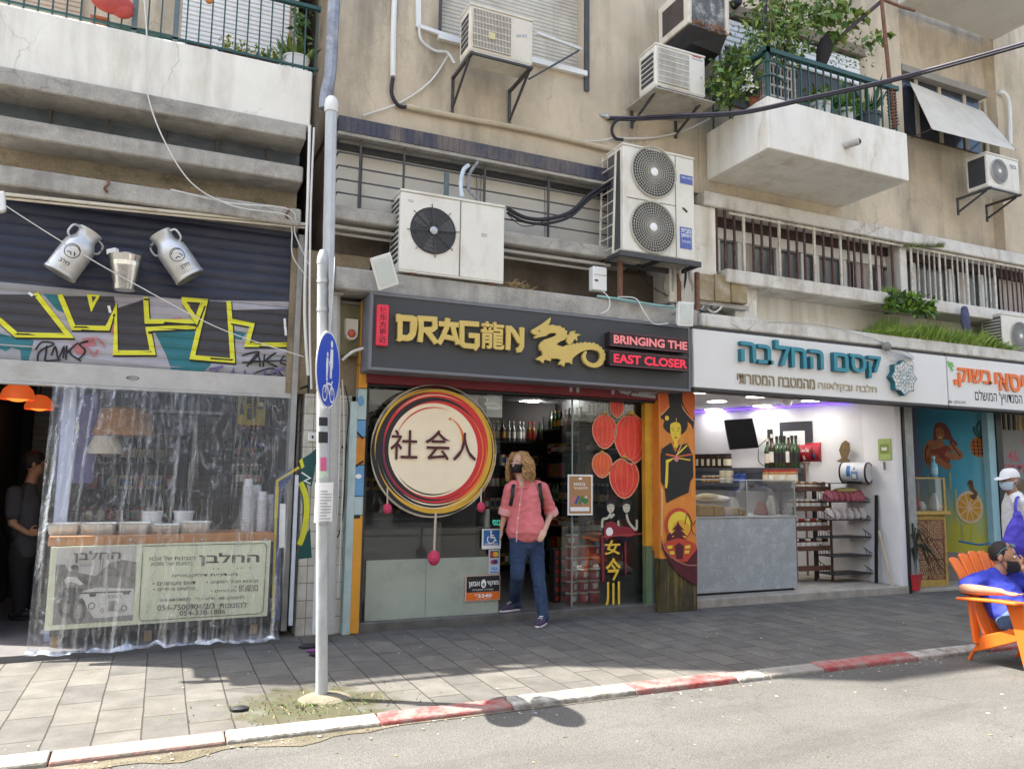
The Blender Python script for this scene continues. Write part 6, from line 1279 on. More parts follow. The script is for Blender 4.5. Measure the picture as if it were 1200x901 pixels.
t=thing('mirror','dark framed mirror showing a white board on the shop wall','mirror',WV(932,516));mb=MB();wallbox(mb,913.5,494,951.5,518,.03,.028,mat('dark_frame_wood',(.035,.035,.045),.4));mb.build('frame',t);mb=MB();wallbox(mb,918,505,943,525,.04,.008,PAPER);mb.build('board',t)
# back shelf with bottles and jars
t=thing('wall_shelf','dark grey wall shelf along the white wall under the television','shelf',WV(880,552));SHD=mat('dark_grey_shelf',(.075,.08,.10),.5,var=.15)
mb=MB();wallbox(mb,812,548,936,552.5,.22,.2,SHD);mb.build('board',t)
mb=MB();wallbox(mb,812,553,936,575,.20,.19,mat('slate_panel',(.06,.065,.085),.5));mb.build('front_panel',t)
mb=MB();wallbox(mb,812,566,936,570,.42,.21,SHD);mb.build('board',t)
rnd=random.Random(4);Pb={}
for u in(900,905.5,911,915.5,920,925,929,933.5): 
 p=WV(u,548,.12);k=int(u*2)%3
 if k not in Pb:Pb[k]=tag(make_bottle(p,BOT[(1,1,0)[k]],LBL[(0,7,3)[k]],.44+.03*k,.05).build('bottle',smooth=True),'tall dark glass bottle in the row right of the television','bottle','bottles on the white shop wall shelf')
 else:dup(Pb[k],p)
Pb={}
for i in range(12):
 u=816+i*3.3;p=WV(u,548,.1);k=i%2
 if k not in Pb:Pb[k]=tag(make_jar(p,BOT[0],LBL[(7,0)[k]],.22,.07,LBL[7]).build('jar',smooth=True),'dark jar in the row below the television','jar','dark jars on the wall shelf')
 else:dup(Pb[k],p)
Pb={}
for i,u in enumerate((899,905,912,918.5,925,930)):
 p=WV(u,566,.33);k=i%2
 if k not in Pb:Pb[k]=tag(make_jar(p,mat('pickle_jar',(.42,.24,.10),.3,var=.3,scale=40),LBL[(0,3)[k]],.2,.062,LBL[1]).build('jar',smooth=True),'large jar with a red lid in the row under the dark bottles','jar','red lidded jars of the halva shop')
 else:dup(Pb[k],p)
for i,u in enumerate((826,831,836,841)):
 p=WV(u,566,.33);tag(make_jar(p,BOT[(4,0,4,0)[i]],LBL[2],.12,.05,LBL[0]).build('jar',smooth=True),'small brown jar behind the halva case at the left','jar','small jars behind the halva case')
for u,lb in((848,'left stack'),(855,'right stack')):
 p=WV(u,566,.33);t=thing('tin_stack',lb+' of two tins behind the halva case','tin',p)
 for k in range(2):mb=MB();mb.lathe([(.06,k*.1),(.062,k*.1+.004),(.062,k*.1+.092),(.0,k*.1+.096)],p,LBL[0],n=18);mb.build('tin',t,smooth=True)
for u in(864,870):p=WV(u,566,.33);tag(make_jar(p,BOT[5],mat('bright_blue_tin',(.02,.07,.40),.4),.15,.055,LBL[5]).build('tin',smooth=True),'blue tin standing right of the two tin stacks','tin','blue tins behind the halva case')
# halva counter: sheet metal front and a glass case
GLASSC=glass('case_glass',(.97,.98,.98),.45,.008);HYc=.16;hx0,hx1=W(814,650,HYc).x,W(934,650,HYc).x;hz0,hz1,hz2=zz(880,693,HYc),zz(880,604.5,HYc),zz(880,563,HYc)
t=thing('halva_counter','counter with a scratched grey metal front and a glass display case on top','counter',((hx0+hx1)/2,HYc+.3,RFZ))
SCR=mat('scratched_grey_sheet',(.35,.37,.38),.5,metal=.25,var=.1,scale=4,stain=(.52,.55,.56),stain_amt=.9,stain_scale=(9,9,9))
def scratch(m):
 t_=m.node_tree;N=t_.nodes;L=t_.links;b=N['Principled BSDF'];src=b.inputs['Base Color'].links[0].from_socket
 g=N.new('ShaderNodeNewGeometry');w_=N.new('ShaderNodeTexWave');w_.wave_type='RINGS';w_.inputs['Scale'].default_value=5;w_.inputs['Distortion'].default_value=34;w_.inputs['Detail'].default_value=4;w_.inputs['Detail Scale'].default_value=1.6
 L.new(g.outputs['Position'],w_.inputs['Vector']);r=N.new('ShaderNodeMapRange');r.inputs[1].default_value=.78;r.inputs[2].default_value=.95;r.inputs[3].default_value=0;r.inputs[4].default_value=.3;L.new(w_.outputs['Fac'],r.inputs[0])
 x=N.new('ShaderNodeMix');x.data_type='RGBA';L.new(r.outputs[0],x.inputs[0]);L.new(src,x.inputs[6]);x.inputs[7].default_value=(.56,.59,.61,1);L.new(x.outputs[2],b.inputs['Base Color'])
scratch(SCR)
mb=MB();mb.box(hx0,hx1,HYc,HYc+.62,hz0+.01,hz1-.02,SCR);mb.build('body',t,bevel=.006);mb=MB();mb.box(hx0+.03,hx1-.03,HYc+.03,HYc+.6,RFZ,hz0+.01,BLACK);mb.build('plinth',t)
mb=MB();mb.box(hx0-.008,hx1+.012,HYc-.012,HYc+.63,hz1-.019,hz1,GALV);mb.build('worktop',t)
mb=MB();mb.box(hx0,hx1,HYc+.01,HYc+.016,hz1,hz2,GLASSC);mb.box(hx1-.006,hx1,HYc+.017,HYc+.5,hz1,hz2-.001,GLASSC);mb.box(hx0,hx1,HYc+.01,HYc+.3,hz2+.001,hz2+.007,GLASSC);mb.build('glass_case',t)
mb=MB();xm=W(875,580,HYc).x
for x in(hx0,xm,hx1-.012):mb.box(x,x+.012,HYc+.0,HYc+.009,hz1,hz2,GALV)
mb.box(hx0,hx1,HYc-.004,HYc+.009,hz2+.0,hz2+.014,GALV);mb.build('case_frame',t)
HAL=[mat('halva_%s'%n,c,.8,var=.2,scale=25)for n,c in(('tan',(.52,.34,.16)),('beige',(.70,.56,.36)),('brown',(.22,.10,.045)),('white',(.80,.77,.70)))]
lab=('tan cardboard box','second tan box','cream halva slab','low beige halva block')
for i,(ua,ub,h,m)in enumerate(((816,832,.13,0),(833,846,.12,0),(847,863,.10,1),(864,873,.09,0))):
 x0,x1=W(ua,600,HYc+.12).x,W(ub,600,HYc+.12).x;mb=MB();mb.box(x0,x1,HYc+.06+.01*i,HYc+.3,hz1+.001,hz1+h,HAL[m]);tag(mb.build('halva_block',bevel=.008),('leftmost tan block in the glass case','second tan block from the left in the glass case','beige block left of the case divider','low tan block touching the case divider')[i],'halva')
mb=MB();p=W(836,585,HYc+.25);mb.ball((p.x,HYc+.3,hz1+.2),(.27,.16,.055),HAL[3]);mb.ball((p.x-.08,HYc+.26,hz1+.22),(.17,.12,.05),HAL[1]);tag(mb.build('halva_cake',smooth=True),'big flat cream halva wheel lying on the blocks','halva')
for u,h,r,m,lb in((860,.22,.09,3,'white paper wrapped loaf in the left half of the glass case'),(893,.16,.09,2,'brown cone of halva right of the case divider'),(905,.24,.06,3,'tall white paper parcel in the right half of the case'),(925,.14,.05,3,'small white cup at the right end of the case')):
 p=W(u,600,HYc+.2);mb=MB();mb.lathe([(r,0),(r*1.05,.02),(r*.8,h*.6),(r*.45,h),(.001,h)],Vector((p.x,HYc+.22,hz1+.001)),HAL[m]if m!=2 else TERRA,n=14);tag(mb.build('halva_loaf',smooth=True),lb,'halva')
# brown jar rack
def rack(name,label,xa,xb,y,d,levels,htop,m,lip=True,wires=False):
 t=thing(name,label,'rack',((xa+xb)/2,y+d/2,RFZ))
 for z in levels:
  mb=MB();mb.box(xa,xb,y,y+d,z-.012,z,m)
  if lip:mb.box(xa,xb,y-.008,y-.001,z-.03,z+.035,m)
  if wires:
   for s in(xa,xb-.008):mb.bar((s+.004,y,z+.02),(s+.004,y+d,z+.19),.008,.008,m);[mb.bar((s+.004,y+d*k/7,z),(s+.004,y+d*k/7,z+.02+.17*k/7),.005,.005,m)for k in range(1,8)]
  mb.build('board',t)
 for x in(xa-.012,xb+.012):
  for y_ in((y+d-.02,y+.02)if lip else(y+d-.02,)):mb=MB();mb.box(x-.012,x+.012,y_-.012,y_+.012,RFZ,htop,m);mb.build('post',t)
 return t
JBR=mat('brown_jar_rack',(.13,.06,.045),.6,metal=.3,var=.2);BLR=mat('black_wire_rack',(.05,.05,.055),.5,metal=.5,var=.2)
yA=.62;xa,xb=W(934,610,yA).x,W(974,610,yA).x;lvA=[zz(953,v,yA)for v in(666,642.5,619,596,573)]
rack('jar_rack','brown metal rack of honey jars right of the halva counter',xa,xb,yA,.3,lvA,lvA[-1]+.08,JBR)
HON=[mat('honey_amber',(.24,.10,.02),.25,spec=.6),mat('jam_dark_red',(.10,.018,.02),.25,spec=.6)];Pb={}
for li,z in enumerate(lvA[1:]):
 n=6 if li<3 else 8
 for i in range(n):
  k=(li,i%2);p=Vector((xa+.045+(xb-xa-.09)*i/(n-1),yA+.08,z+.001))
  lb=('jar with a white label on the second lowest board of the brown rack','jar with a white label on the middle board of the brown rack','jar with a pale label on the second highest board of the brown rack','small honey jar on the top board of the brown rack')[li]
  if k not in Pb:Pb[k]=tag(make_jar(p,HON[i%2],LBL[3],.125 if li<3 else .1,.043 if li<3 else .032,LBL[(7,1,3,2)[li]]if i%2 else LBL[3]).build('jar',smooth=True),lb,'jar','jars on the brown rack')
  else:dup(Pb[k],p); 
  if li<3:dup(Pb[k],p+Vector((.01,.1,0)))
yB=.42;xa,xb=W(977,640,yB).x,W(1022,640,yB).x;lvB=[zz(1000,v,yB)for v in(672,651,629,608.5,587.5,566)]
rack('wire_rack','black wire rack half empty beside the white doorway wall',xa,xb,yB,.34,lvB[:5],lvB[-1]+.0,BLR,lip=False,wires=True)
PKG=[mat('pink_candy_pack',(.42,.12,.15),.35,var=.5,scale=40),mat('white_candy_pack',(.62,.56,.55),.3,var=.45,scale=45)]
for li,(z,n)in enumerate(((lvB[4],7),(lvB[3],6))):
 pk=None
 for i in range(n):
  p=Vector((xa+.05+(xb-xa-.1)*i/(n-1),yB+.12,z+.001));lb=('dark pink candy bag on the top board of the black wire rack','white and red candy bag on the second board of the black wire rack')[li]
  if pk is None:
   mb=MB();w_,h_,d_=.04,.15,.05
   mb.rings([[p+Vector((sx*w_*q,sy*d_*r_,zq))for sx,sy in((-1,-1),(1,-1),(1,1),(-1,1))]for zq,q,r_ in((0,.8,1),(.03,1.1,1.2),(.09,1.1,.9),(.135,1,.2),(.15,1,.1))],PKG[li]);pk=tag(mb.build('candy_bag',smooth=True),lb,'candy bag','candy bags on the wire rack')
  else:dup(pk,p,rot=(.12*math.sin(i*3),.15*math.sin(i*5),.3*math.sin(i*7)))
mb=MB();mb.box(xa,xb,yB,yB+.34,lvB[5]-.01,lvB[5],BLR);tag(mb.build('rack_shelf'),'top black shelf carrying the white printed drum','shelf')
mb=MB();mb.ball(((xa+xb)/2+.05,yB+.15,lvB[4]+.15),(.2,.1,.035),mat('yellow_bag',(.5,.47,.2),.4));tag(mb.build('candy_bag',smooth=True),'flat yellow bag lying on the pink candy bags','candy bag')
# lying drums used as shop signs
def drum(p,L_,r,m,label,pics,cap):
 p=Vector(p)
 t=thing('display_drum',label,'display',p-Vector((0,0,r)));mb=MB();a=p-Vector((L_/2,0,0))
 pr=[(r*.9,0),(r,.012)]
 for i in range(1,9):pr+=[(r,L_*i/9-.008),(r*.985,L_*i/9),(r,L_*i/9+.008)]
 pr+=[(r,L_-.012),(r*.9,L_)]
 mb.lathe(pr,a,m,axis=(1,0,0),n=36);mb.build('body',t,smooth=True);mb=MB();mb.lathe([(r*1.02,-.006),(r*1.02,.03),(r*.93,.03),(r*.93,-.006)],a,cap,axis=(1,0,0),n=36,cap=False);mb.lathe([(r*1.02,L_-.03),(r*1.02,L_+.006),(r*.93,L_+.006),(r*.93,L_-.03)],a,cap,axis=(1,0,0),n=36,cap=False);mb.build('rim',t,smooth=True)
 m2=MB()
 for f in pics:f(m2)
 mb=MB()
 for v in m2.v:ang=v.z/r;rr=r+.003-v.y*.6;mb.v.append(p+Vector((v.x,-cos(ang)*rr,sin(ang)*rr)))
 mb.f,mb.m,mb.mats=m2.f,m2.m,m2.mats;mb.build('print',t);t.o.rotation_euler=(0,0,radians(-70));t.o.scale=(.66,1,1);return t
def grid(m2,x0,x1,z0,z1,m,n=6):
 m2.lift+=.0008
 m2.add([(x,-m2.lift,z0+(z1-z0)*i/n)for i in range(n+1)for x in(x0,x1)],[(2*i,2*i+1,2*i+3,2*i+2)for i in range(n)],m)
p=W(952,530,1.25);rr=abs(W(952,518,1.25).z-W(952,542,1.25).z)/2;Lr=W(967,530,1.25).x-W(938,530,1.25).x
DR=mat('cherry_red_drum',(.36,.018,.03),.35,var=.08)
drum(p,Lr,rr,DR,'cherry red printed drum lying on a wire stand by the dark bottles',[lambda m:text(m,'Coca-Cola',-.17,.02,.0,.06,0,INKW,bold=.01),lambda m:grid(m,.06,.12,-.12,.04,mat('cola_brown',(.05,.015,.01),.3)),lambda m:grid(m,.08,.10,.03,.09,MATS['cola_brown']),lambda m:grid(m,-.12,-.08,-.12,-.05,INKW),lambda m:grid(m,.13,.17,-.10,-.02,LBL[5])],DR)
t=thing('drum_stand','thin metal stand under the cherry red drum','stand',Vector((p.x,p.y,RFZ)));mb=MB()
for s in(-.16,.16):mb.bar((p.x+s,p.y,RFZ),(p.x+s,p.y,p.z-rr+.0),.02,.02,RUST)
mb.bar((p.x-.2,p.y,p.z-rr-.01),(p.x+.2,p.y,p.z-rr-.01),.02,.02,RUST);mb.build('frame',t)
mb=MB();q=W(971,555,1.2);mb.tube(smooth_pts([W(965,535,1.2),W(973,533,1.2),W(976,540,1.2),W(976,575,1.2)],5),.008,GALV);mb.build('hook',t,smooth=True)
p=W(1003,552,yB+.1);rr=abs(W(1003,541,yB+.1).z-W(1003,565,yB+.1).z)/2;Lr=W(1019,552,yB).x-W(985,552,yB).x;p.z=lvB[5]+rr+.002
drum(p,Lr,rr,mat('white_printed_drum',(.60,.61,.64),.4,var=.06),'white printed drum with blue pictures lying on top of the black rack',[lambda m:grid(m,-.12,-.04,-.05,.1,SBLUE),lambda m:grid(m,-.02,.12,-.10,.02,mat('print_pale_blue',(.18,.28,.5),.5)),lambda m:grid(m,.0,.08,-.08,-.02,INKW),lambda m:grid(m,.03,.06,.04,.07,SBLUE),lambda m:grid(m,-.16,.16,-.2,-.14,mat('drum_dark_band',(.08,.05,.05),.5))],BLACK)
pts=[(712,640),(735,625),(724,590),(735,560),(752,547),(768,558),(770,590),(758,625),(772,640),(740,645)];q=[WV(790+a/3.75,370+b/3.75,.12)for a,b in pts];Cq=sum(q,Vector())/len(q)
mb=MB();HAM=mat('carved_wood',(.17,.11,.045),.7,var=.35,scale=30);n=len(q);mb.add([v for v in q]+[v-wn*.03 for v in q],[tuple(range(n))[::-1],tuple(range(n,2*n))]+[(i,(i+1)%n,n+(i+1)%n,n+i)for i in range(n)],HAM);tag(mb.build('carved_board'),'carved wooden palm shaped board on the white wall','board')
# things on the right cheek of the shop
def cheek(mb,u0,v0,u1,v1,X,m,th=.01):
 a,b=WX(u0,(v0+v1)/2,X),WX(u1,(v0+v1)/2,X);z1_,z0_=WX((u0+u1)/2,v0,X).z,WX((u0+u1)/2,v1,X).z;mb.box(X,X+th,min(a.y,b.y),max(a.y,b.y),z0_,z1_,m);return a,b,z0_,z1_
t=thing('notice','lime green printed notice on the white doorway wall','notice',WX(1036,540,8.95));mb=MB();a,b,za,zb_=cheek(mb,1029,514,1044,539,8.958,mat('lime_card',(.36,.45,.15),.6,var=.15,scale=30));mb.build('card',t);mb=MB();ys_=sorted((a.y,b.y));H_=zb_-za
mb.box(8.955,8.957,ys_[0]+.03,ys_[1]-.03,za+H_*.3,za+H_*.75,mat('olive_print',(.22,.30,.06),.6));mb.box(8.953,8.9545,ys_[0]+.06,ys_[1]-.06,za+H_*.45,za+H_*.6,LBL[3]);mb.build('print',t)
mb=MB();pA=WX(1037,541,8.94);mb.tube([pA,pA+Vector((0,0,-.11))],.006,DKMET);mb.tube([pA+Vector((0,.02,0)),pA+Vector((0,.02,-.11))],.006,DKMET);tag(mb.build('bottle_opener'),'small metal bottle opener hanging below the lime green notice','opener')
mb=MB();mb.bar(W(1046,688,.06),W(1030,622,.2),.03,.012,mat('bare_batten',(.55,.45,.32),.7));tag(mb.build('batten'),'thin wooden batten leaning on the white doorway wall','batten')
mb=MB();mb.bar(W(1027,683,.25),W(1027,580,.3),.025,.04,BLACK);tag(mb.build('black_strut'),'black upright strut between the wire rack and the wall','strut')
# ---- kiosk with the fruit mural
kd=Vector((-.545,.84)).normalized();k0=Vector((10.98,.1));kn=Vector((-kd.y,kd.x))
def WK(u,v):d=ray(u,v);n=Vector((kn.x,kn.y,0));return CAM+d*((Vector((k0.x,k0.y,0))-CAM).dot(n)/d.dot(n))
KL=1.62
def kb(mbl,off=0.):                                   # local (s along wall from its far end, y, z) to the place
 o=MB();o.f,o.m,o.mats=mbl.f,mbl.m,mbl.mats
 for v in mbl.v:
  q=k0+kd*(KL-v.x)-Vector((-kn.x,-kn.y))*0;nrm=Vector((kn.x,kn.y));q=q+nrm*(-v.y+off);o.v.append(Vector((q.x,q.y,v.z)))
 return o
def ks_(u,v):p=WK(u,v);s=KL-(Vector((p.x,p.y))-k0).dot(kd);return(s,p.z)
def fruitwall():
 m=bpy.data.materials.new('rainbow_wall_paint');m.use_nodes=True;t_=m.node_tree;N=t_.nodes;L=t_.links;b=N['Principled BSDF'];b.inputs['Roughness'].default_value=.7
 g=N.new('ShaderNodeNewGeometry');dt=N.new('ShaderNodeVectorMath');dt.operation='DOT_PRODUCT';dt.inputs[1].default_value=(-kd.x,-kd.y,0);L.new(g.outputs['Position'],dt.inputs[0])
 far_=k0+kd*KL;s0=-(far_.dot(kd))
 n=N.new('ShaderNodeTexNoise');n.inputs['Scale'].default_value=1;n.inputs['Detail'].default_value=6;mp=N.new('ShaderNodeMapping');mp.inputs['Scale'].default_value=(9,9,1.2);L.new(g.outputs['Position'],mp.inputs[0]);L.new(mp.outputs[0],n.inputs['Vector'])
 ad=N.new('ShaderNodeMath');ad.operation='MULTIPLY_ADD';ad.inputs[1].default_value=.5;L.new(n.outputs[0],ad.inputs[0]);L.new(dt.outputs['Value'],ad.inputs[2])
 mr=N.new('ShaderNodeMapRange');mr.inputs[1].default_value=s0+.25;mr.inputs[2].default_value=s0+KL+.25;L.new(ad.outputs[0],mr.inputs[0])
 cr_=N.new('ShaderNodeValToRGB');e=cr_.color_ramp.elements;e[0].position=0;e[0].color=(.36,.20,.02,1);e[1].position=1;e[1].color=(.16,.44,.52,1)
 for p_,c in((.14,(.40,.22,.03)),(.24,(.30,.09,.12)),(.36,(.16,.09,.17)),(.5,(.05,.22,.33)),(.72,(.045,.30,.45)),(.86,(.07,.35,.5))):q=e.new(p_);q.color=(*c,1)
 L.new(mr.outputs[0],cr_.inputs[0])
 sx=N.new('ShaderNodeSeparateXYZ');L.new(g.outputs['Position'],sx.inputs[0]);z2=N.new('ShaderNodeMath');z2.operation='MULTIPLY_ADD';z2.inputs[1].default_value=.9;L.new(n.outputs[0],z2.inputs[0]);L.new(sx.outputs[2],z2.inputs[2])
 mz=N.new('ShaderNodeMapRange');mz.inputs[1].default_value=1.75;mz.inputs[2].default_value=1.0;L.new(z2.outputs[0],mz.inputs[0])
 mx=N.new('ShaderNodeMix');mx.data_type='RGBA';L.new(mz.outputs[0],mx.inputs[0]);L.new(cr_.outputs[0],mx.inputs[6]);mx.inputs[7].default_value=(.46,.44,.05,1)
 L.new(mx.outputs[2],b.inputs['Base Color']);return m
FW=fruitwall();t=thing('mural_wall','rainbow painted kiosk wall with a girl, a pineapple and an orange slice','wall',(k0.x+kd.x*KL/2,k0.y+kd.y*KL/2,-.12))
mb=MB();mb.box(0,KL,0,.08,.28,2.50,FW);kb(mb).build('wall_panel',t);mb=MB();mb.box(0,KL,.001,.08,-.125,.279,mat('grey_dado',(.30,.29,.27),.8,var=.15));note(kb(mb).build('dado',t),'plain grey dado')
class ZK:
 def __init__(s,u0,v0,k):s.a=(u0,v0,k)
 def __call__(s,*P):return[ks_(s.a[0]+a/s.a[2],s.a[1]+b/s.a[2])for a,b in P]
Zf=ZK(1040,480,721/160.);mb=MB();mb.lift=.001
MSK=mat('mural_skin',(.36,.15,.07),.7,var=.25,scale=14);MHR=mat('mural_hair',(.17,.055,.05),.7,var=.3,scale=14);MDK=mat('mural_outline',(.05,.02,.02),.7);MPE=mat('orange_pith',(.66,.50,.34),.7);MFL=mat('orange_flesh',(.60,.30,.03),.7,var=.3,scale=20);MFO=mat('pineapple_orange',(.50,.16,.03),.7,var=.4,scale=30)
def fp(P,m,sm=True):mb.flat([tuple(q)for q in(smooth_pts(Zf(*P),4,True)if sm else Zf(*P))][::-1],0,m)
def fs(P,wd,m,cl=False):mb.stroke(smooth_pts(Zf(*P),5,cl),wd,0,m,cl)
fp([(245,90),(265,68),(300,72),(330,110),(345,150),(370,180),(350,195),(320,160),(260,160),(238,185),(215,185),(240,150)],MHR)
fp([(255,105),(275,92),(297,108),(298,145),(280,168),(262,150)],MSK);fs([(268,148),(288,146)],.02,MPE);fs([(262,122),(270,124)],.012,MDK);fs([(284,120),(294,120)],.012,MDK)
fp([(232,185),(270,195),(330,190),(335,240),(320,300),(280,280),(245,290),(225,240)],mat('mural_dress',(.25,.06,.045),.7,var=.3,scale=14))
for P in([(215,185),(205,225),(215,280),(235,230)],[(225,160),(240,195),(290,180)],[(330,180),(382,240),(350,250),(310,225)],[(250,240),(290,285),(335,305)]):fs(P,.085,MSK)
fs([(214,182),(200,230),(208,285)],.015,MDK);fs([(385,245),(330,170)],.015,MDK);fp([(240,170),(270,160),(300,175),(285,195),(250,192)],MSK)
fp([(445,165),(480,140),(530,160),(535,215),(500,248),(455,240),(438,200)],MFO)
for i in range(4):fs([(445,170+i*20),(535,178+i*18)],.012,MDK);fs([(452+i*22,155),(462+i*20,240)],.012,MDK)
for P in([(490,145),(470,100),(485,60)],[(492,145),(495,95),(498,50)],[(498,145),(520,105),(522,70)],[(485,150),(460,120),(455,90)]):fs(P,.03,mat('mural_teal_leaf',(.03,.12,.11),.7))
fp([(485,150),(505,135),(530,155),(510,165)],MDK);fs([(500,252),(520,300)],.03,mat('mural_silver',(.4,.44,.46),.7))
q=Zf((433,515),(505,515),(433,430));ox,oz=q[0];ax_,az_=abs(q[1][0]-ox),abs(q[2][1]-oz)
mb.ell(ox,oz,ax_,az_,0,MPE,n=44);mb.ell(ox,oz,ax_*.84,az_*.84,0,MFL,n=40)
for k in range(10):a=2*pi*k/10;mb.stroke([(ox+cos(a)*ax_*.06,oz+sin(a)*az_*.06),(ox+cos(a)*ax_*.84,oz+sin(a)*az_*.84)],.014,0,MPE)
fs([(432,395),(440,380),(448,420),(465,440),(455,465),(440,450)],.05,mat('mural_green_brown',(.13,.06,.025),.7))
for P in([(330,330),(335,420)],[(360,420),(365,600)],[(450,620),(450,700)],[(520,560),(525,680)],[(400,600),(398,690)]):fs(P,.02,mat('mural_drip',(.42,.44,.16),.7))
kb(mb,.0).build('painting',t)
def mwall(mb2):return kb(mb2)
mb=MB();mb.box(W(1160,570,.02).x,W(1168,570,.02).x,.0,.09,PZ,zrc0-.3,mat('pale_turquoise_jamb',(.26,.44,.50),.6,var=.15));mb.box(W(1168.3,570,.02).x,W(1175,570,.02).x,-.02,.12,PZ,zrc0-.3,BLACK);tag(mb.build('door_jamb'),'pale turquoise door jamb with a black edge beside the mural','jamb')
t=thing('light_switch','small white light switch on the yellow end of the mural wall','switch',WK(1068,540));mb=MB();q0,q1=ks_(1065,534),ks_(1071,544);mb.box(q0[0],q1[0],-.03,-.002,q1[1],q0[1],WHITEP);kb(mb).build('plate',t)
# glass case on a tiled wooden base
yC=.12;cx0_,cx1_=W(1066,620,yC).x,W(1109,620,yC).x;zc_b,zc_m,zc_t=zz(1088,676,yC),zz(1088,603,yC),zz(1088,561,yC)
OCH=mat('ochre_wood',(.42,.27,.06),.6,var=.25,scale=12);t=thing('juice_counter','ochre wooden counter with patterned tiles below and a glass case on top','counter',((cx0_+cx1_)/2,yC+.25,-.125));fw=.055
mb=MB();mb.box(cx0_,cx0_+fw,yC,yC+.5,-.125,zc_m,OCH);mb.box(cx1_-fw,cx1_,yC,yC+.5,-.125,zc_m,OCH);mb.box(cx0_+fw+.001,cx1_-fw-.001,yC,yC+.5,zc_m-.07,zc_m-.001,OCH);mb.box(cx0_+fw+.001,cx1_-fw-.001,yC,yC+.5,-.125,-.03,OCH);mb.build('frame',t,bevel=.005)
mb=MB();mb.box(cx0_-.04,cx1_+.05,yC-.05,yC+.55,zc_m+.0,zc_m+.05,OCH);mb.build('worktop',t,bevel=.005)
TL=mat('cream_tile',(.52,.38,.20),.4,var=.15);TBK=mat('rust_pattern',(.20,.055,.025),.5);ta,tb,tc,td=cx0_+fw+.001,cx1_-fw-.001,-.029,zc_m-.071
mb=MB();mb.box(ta,tb,yC+.02,yC+.05,tc,td,TL);tp=mb.build('tile_panel',t);mb=MB();yy=yC+.018
nx,nz=2,3
for i in range(nx):
 for j in range(nz):
  x0,x1=ta+(tb-ta)*i/nx,ta+(tb-ta)*(i+1)/nx;z0,z1=tc+(td-tc)*j/nz,tc+(td-tc)*(j+1)/nz;cx,cz=(x0+x1)/2,(z0+z1)/2;ww,hh=(x1-x0)/2,(z1-z0)/2
  mb.stroke([(x0+.006,z0+.006),(x1-.006,z0+.006),(x1-.006,z1-.006),(x0+.006,z1-.006)],.014,yy,TBK,closed=True)
  for k in range(8):a=pi/4*k;mb.ell(cx+cos(a)*ww*.52,cz+sin(a)*hh*.52,ww*.2,hh*.2,yy,TBK,n=10,hole=.5)
  mb.ell(cx,cz,ww*.22,hh*.22,yy,TBK,n=12,hole=.45);mb.ell(cx,cz,ww*.85,hh*.85,yy,TBK,n=24,hole=.9)
  for sx,sz in((-1,-1),(1,-1),(1,1),(-1,1)):mb.flat([(cx+sx*ww*.9,cz+sz*hh*.9),(cx+sx*ww*.55,cz+sz*hh*.86),(cx+sx*ww*.86,cz+sz*hh*.55)]if sx*sz<0 else[(cx+sx*ww*.9,cz+sz*hh*.9),(cx+sx*ww*.86,cz+sz*hh*.55),(cx+sx*ww*.55,cz+sz*hh*.86)],yy,TBK)
mb.build('tile_pattern',tp)
mb=MB();mb.box(cx0_,cx1_,yC+.0,yC+.006,zc_m+.051,zc_t,GLASSC);mb.box(cx1_-.006,cx1_,yC+.007,yC+.4,zc_m+.051,zc_t,GLASSC);mb.build('glass_case',t);mb=MB();mb.box(cx1_-.03,cx1_+.01,yC-.012,yC-.001,zc_m+.051,zc_t+.02,OCH);mb.box(cx0_,cx1_-.031,yC-.01,yC-.001,zc_t,zc_t+.02,OCH);mb.build('case_frame',t)
for u,h,m,lb in((1073,.2,LBL[1],'left red fruit bag inside the juice counter case'),(1080,.12,LBL[3],'white bowl inside the juice counter case'),(1095,.24,PAPER,'white paper bag inside the juice counter case'),(1101,.1,LBL[2],'amber fruit bowl inside the juice counter case')):
 p=W(u,600,yC+.2);mb=MB();mb.lathe([(.05,0),(.065,.03),(.06,h*.6),(.03,h),(.001,h)],Vector((p.x,yC+.2,zc_m+.052)),m,n=14);tag(mb.build('fruit_bag' if 'bag' in lb else 'bowl',smooth=True),lb,'bag' if 'bag' in lb else 'bowl')
p=W(1095,560,yC+.15);p.z=zc_t+.021;tag(make_bottle(p,mat('blue_clear_plastic',(.15,.42,.52),.2),mat('pale_blue_print',(.3,.5,.6),.5),.3,.05).build('water_bottle',smooth=True),'blue plastic bottle standing on the juice counter case','bottle')
mb=MB();mb.bar(Vector((p.x-.1,yC+.0,zc_t+.007)),Vector((p.x+.1,yC+.3,zc_t+.007)),.3,.01,GLASSP)if False else mb.box(cx0_,cx1_,yC,yC+.4,zc_t+.0205,zc_t+.0208,GLASSP);tag(mb.build('case_lid'),'thin glass lid on the juice counter case','glass lid')
# dry palm leaning in a pot
p=W(1071,684,-.02);p.z=-.125;t=thing('potted_palm','dark drooping palm in a red pot before the tiled juice counter','plant',p);mb=MB();mb.lathe([(.07,0),(.095,.2),(.1,.21),(.09,.21),(.0,.19)],p,RED,n=18);mb.build('pot',t,smooth=True);mb=MB();rnd=random.Random(2);DPL=mat('dark_palm_leaf',(.025,.03,.018),.6,var=.3)
for k in range(22):
 a=rnd.uniform(-.5,1.9);L_=rnd.uniform(.45,.75);b0=p+Vector((0,0,.2));top=b0+Vector((cos(a)*.12,-.05*rnd.random(),.35+rnd.random()*.35));end=top+Vector((cos(a)*rnd.uniform(.15,.34),-rnd.uniform(0,.18),-rnd.uniform(.2,.6)));P_=smooth_pts([b0,top,end],6)
 mb.tube(P_,[.012*(1-.8*i/len(P_))for i in range(len(P_))],DPL,4)
mb.build('fronds',t,smooth=True)
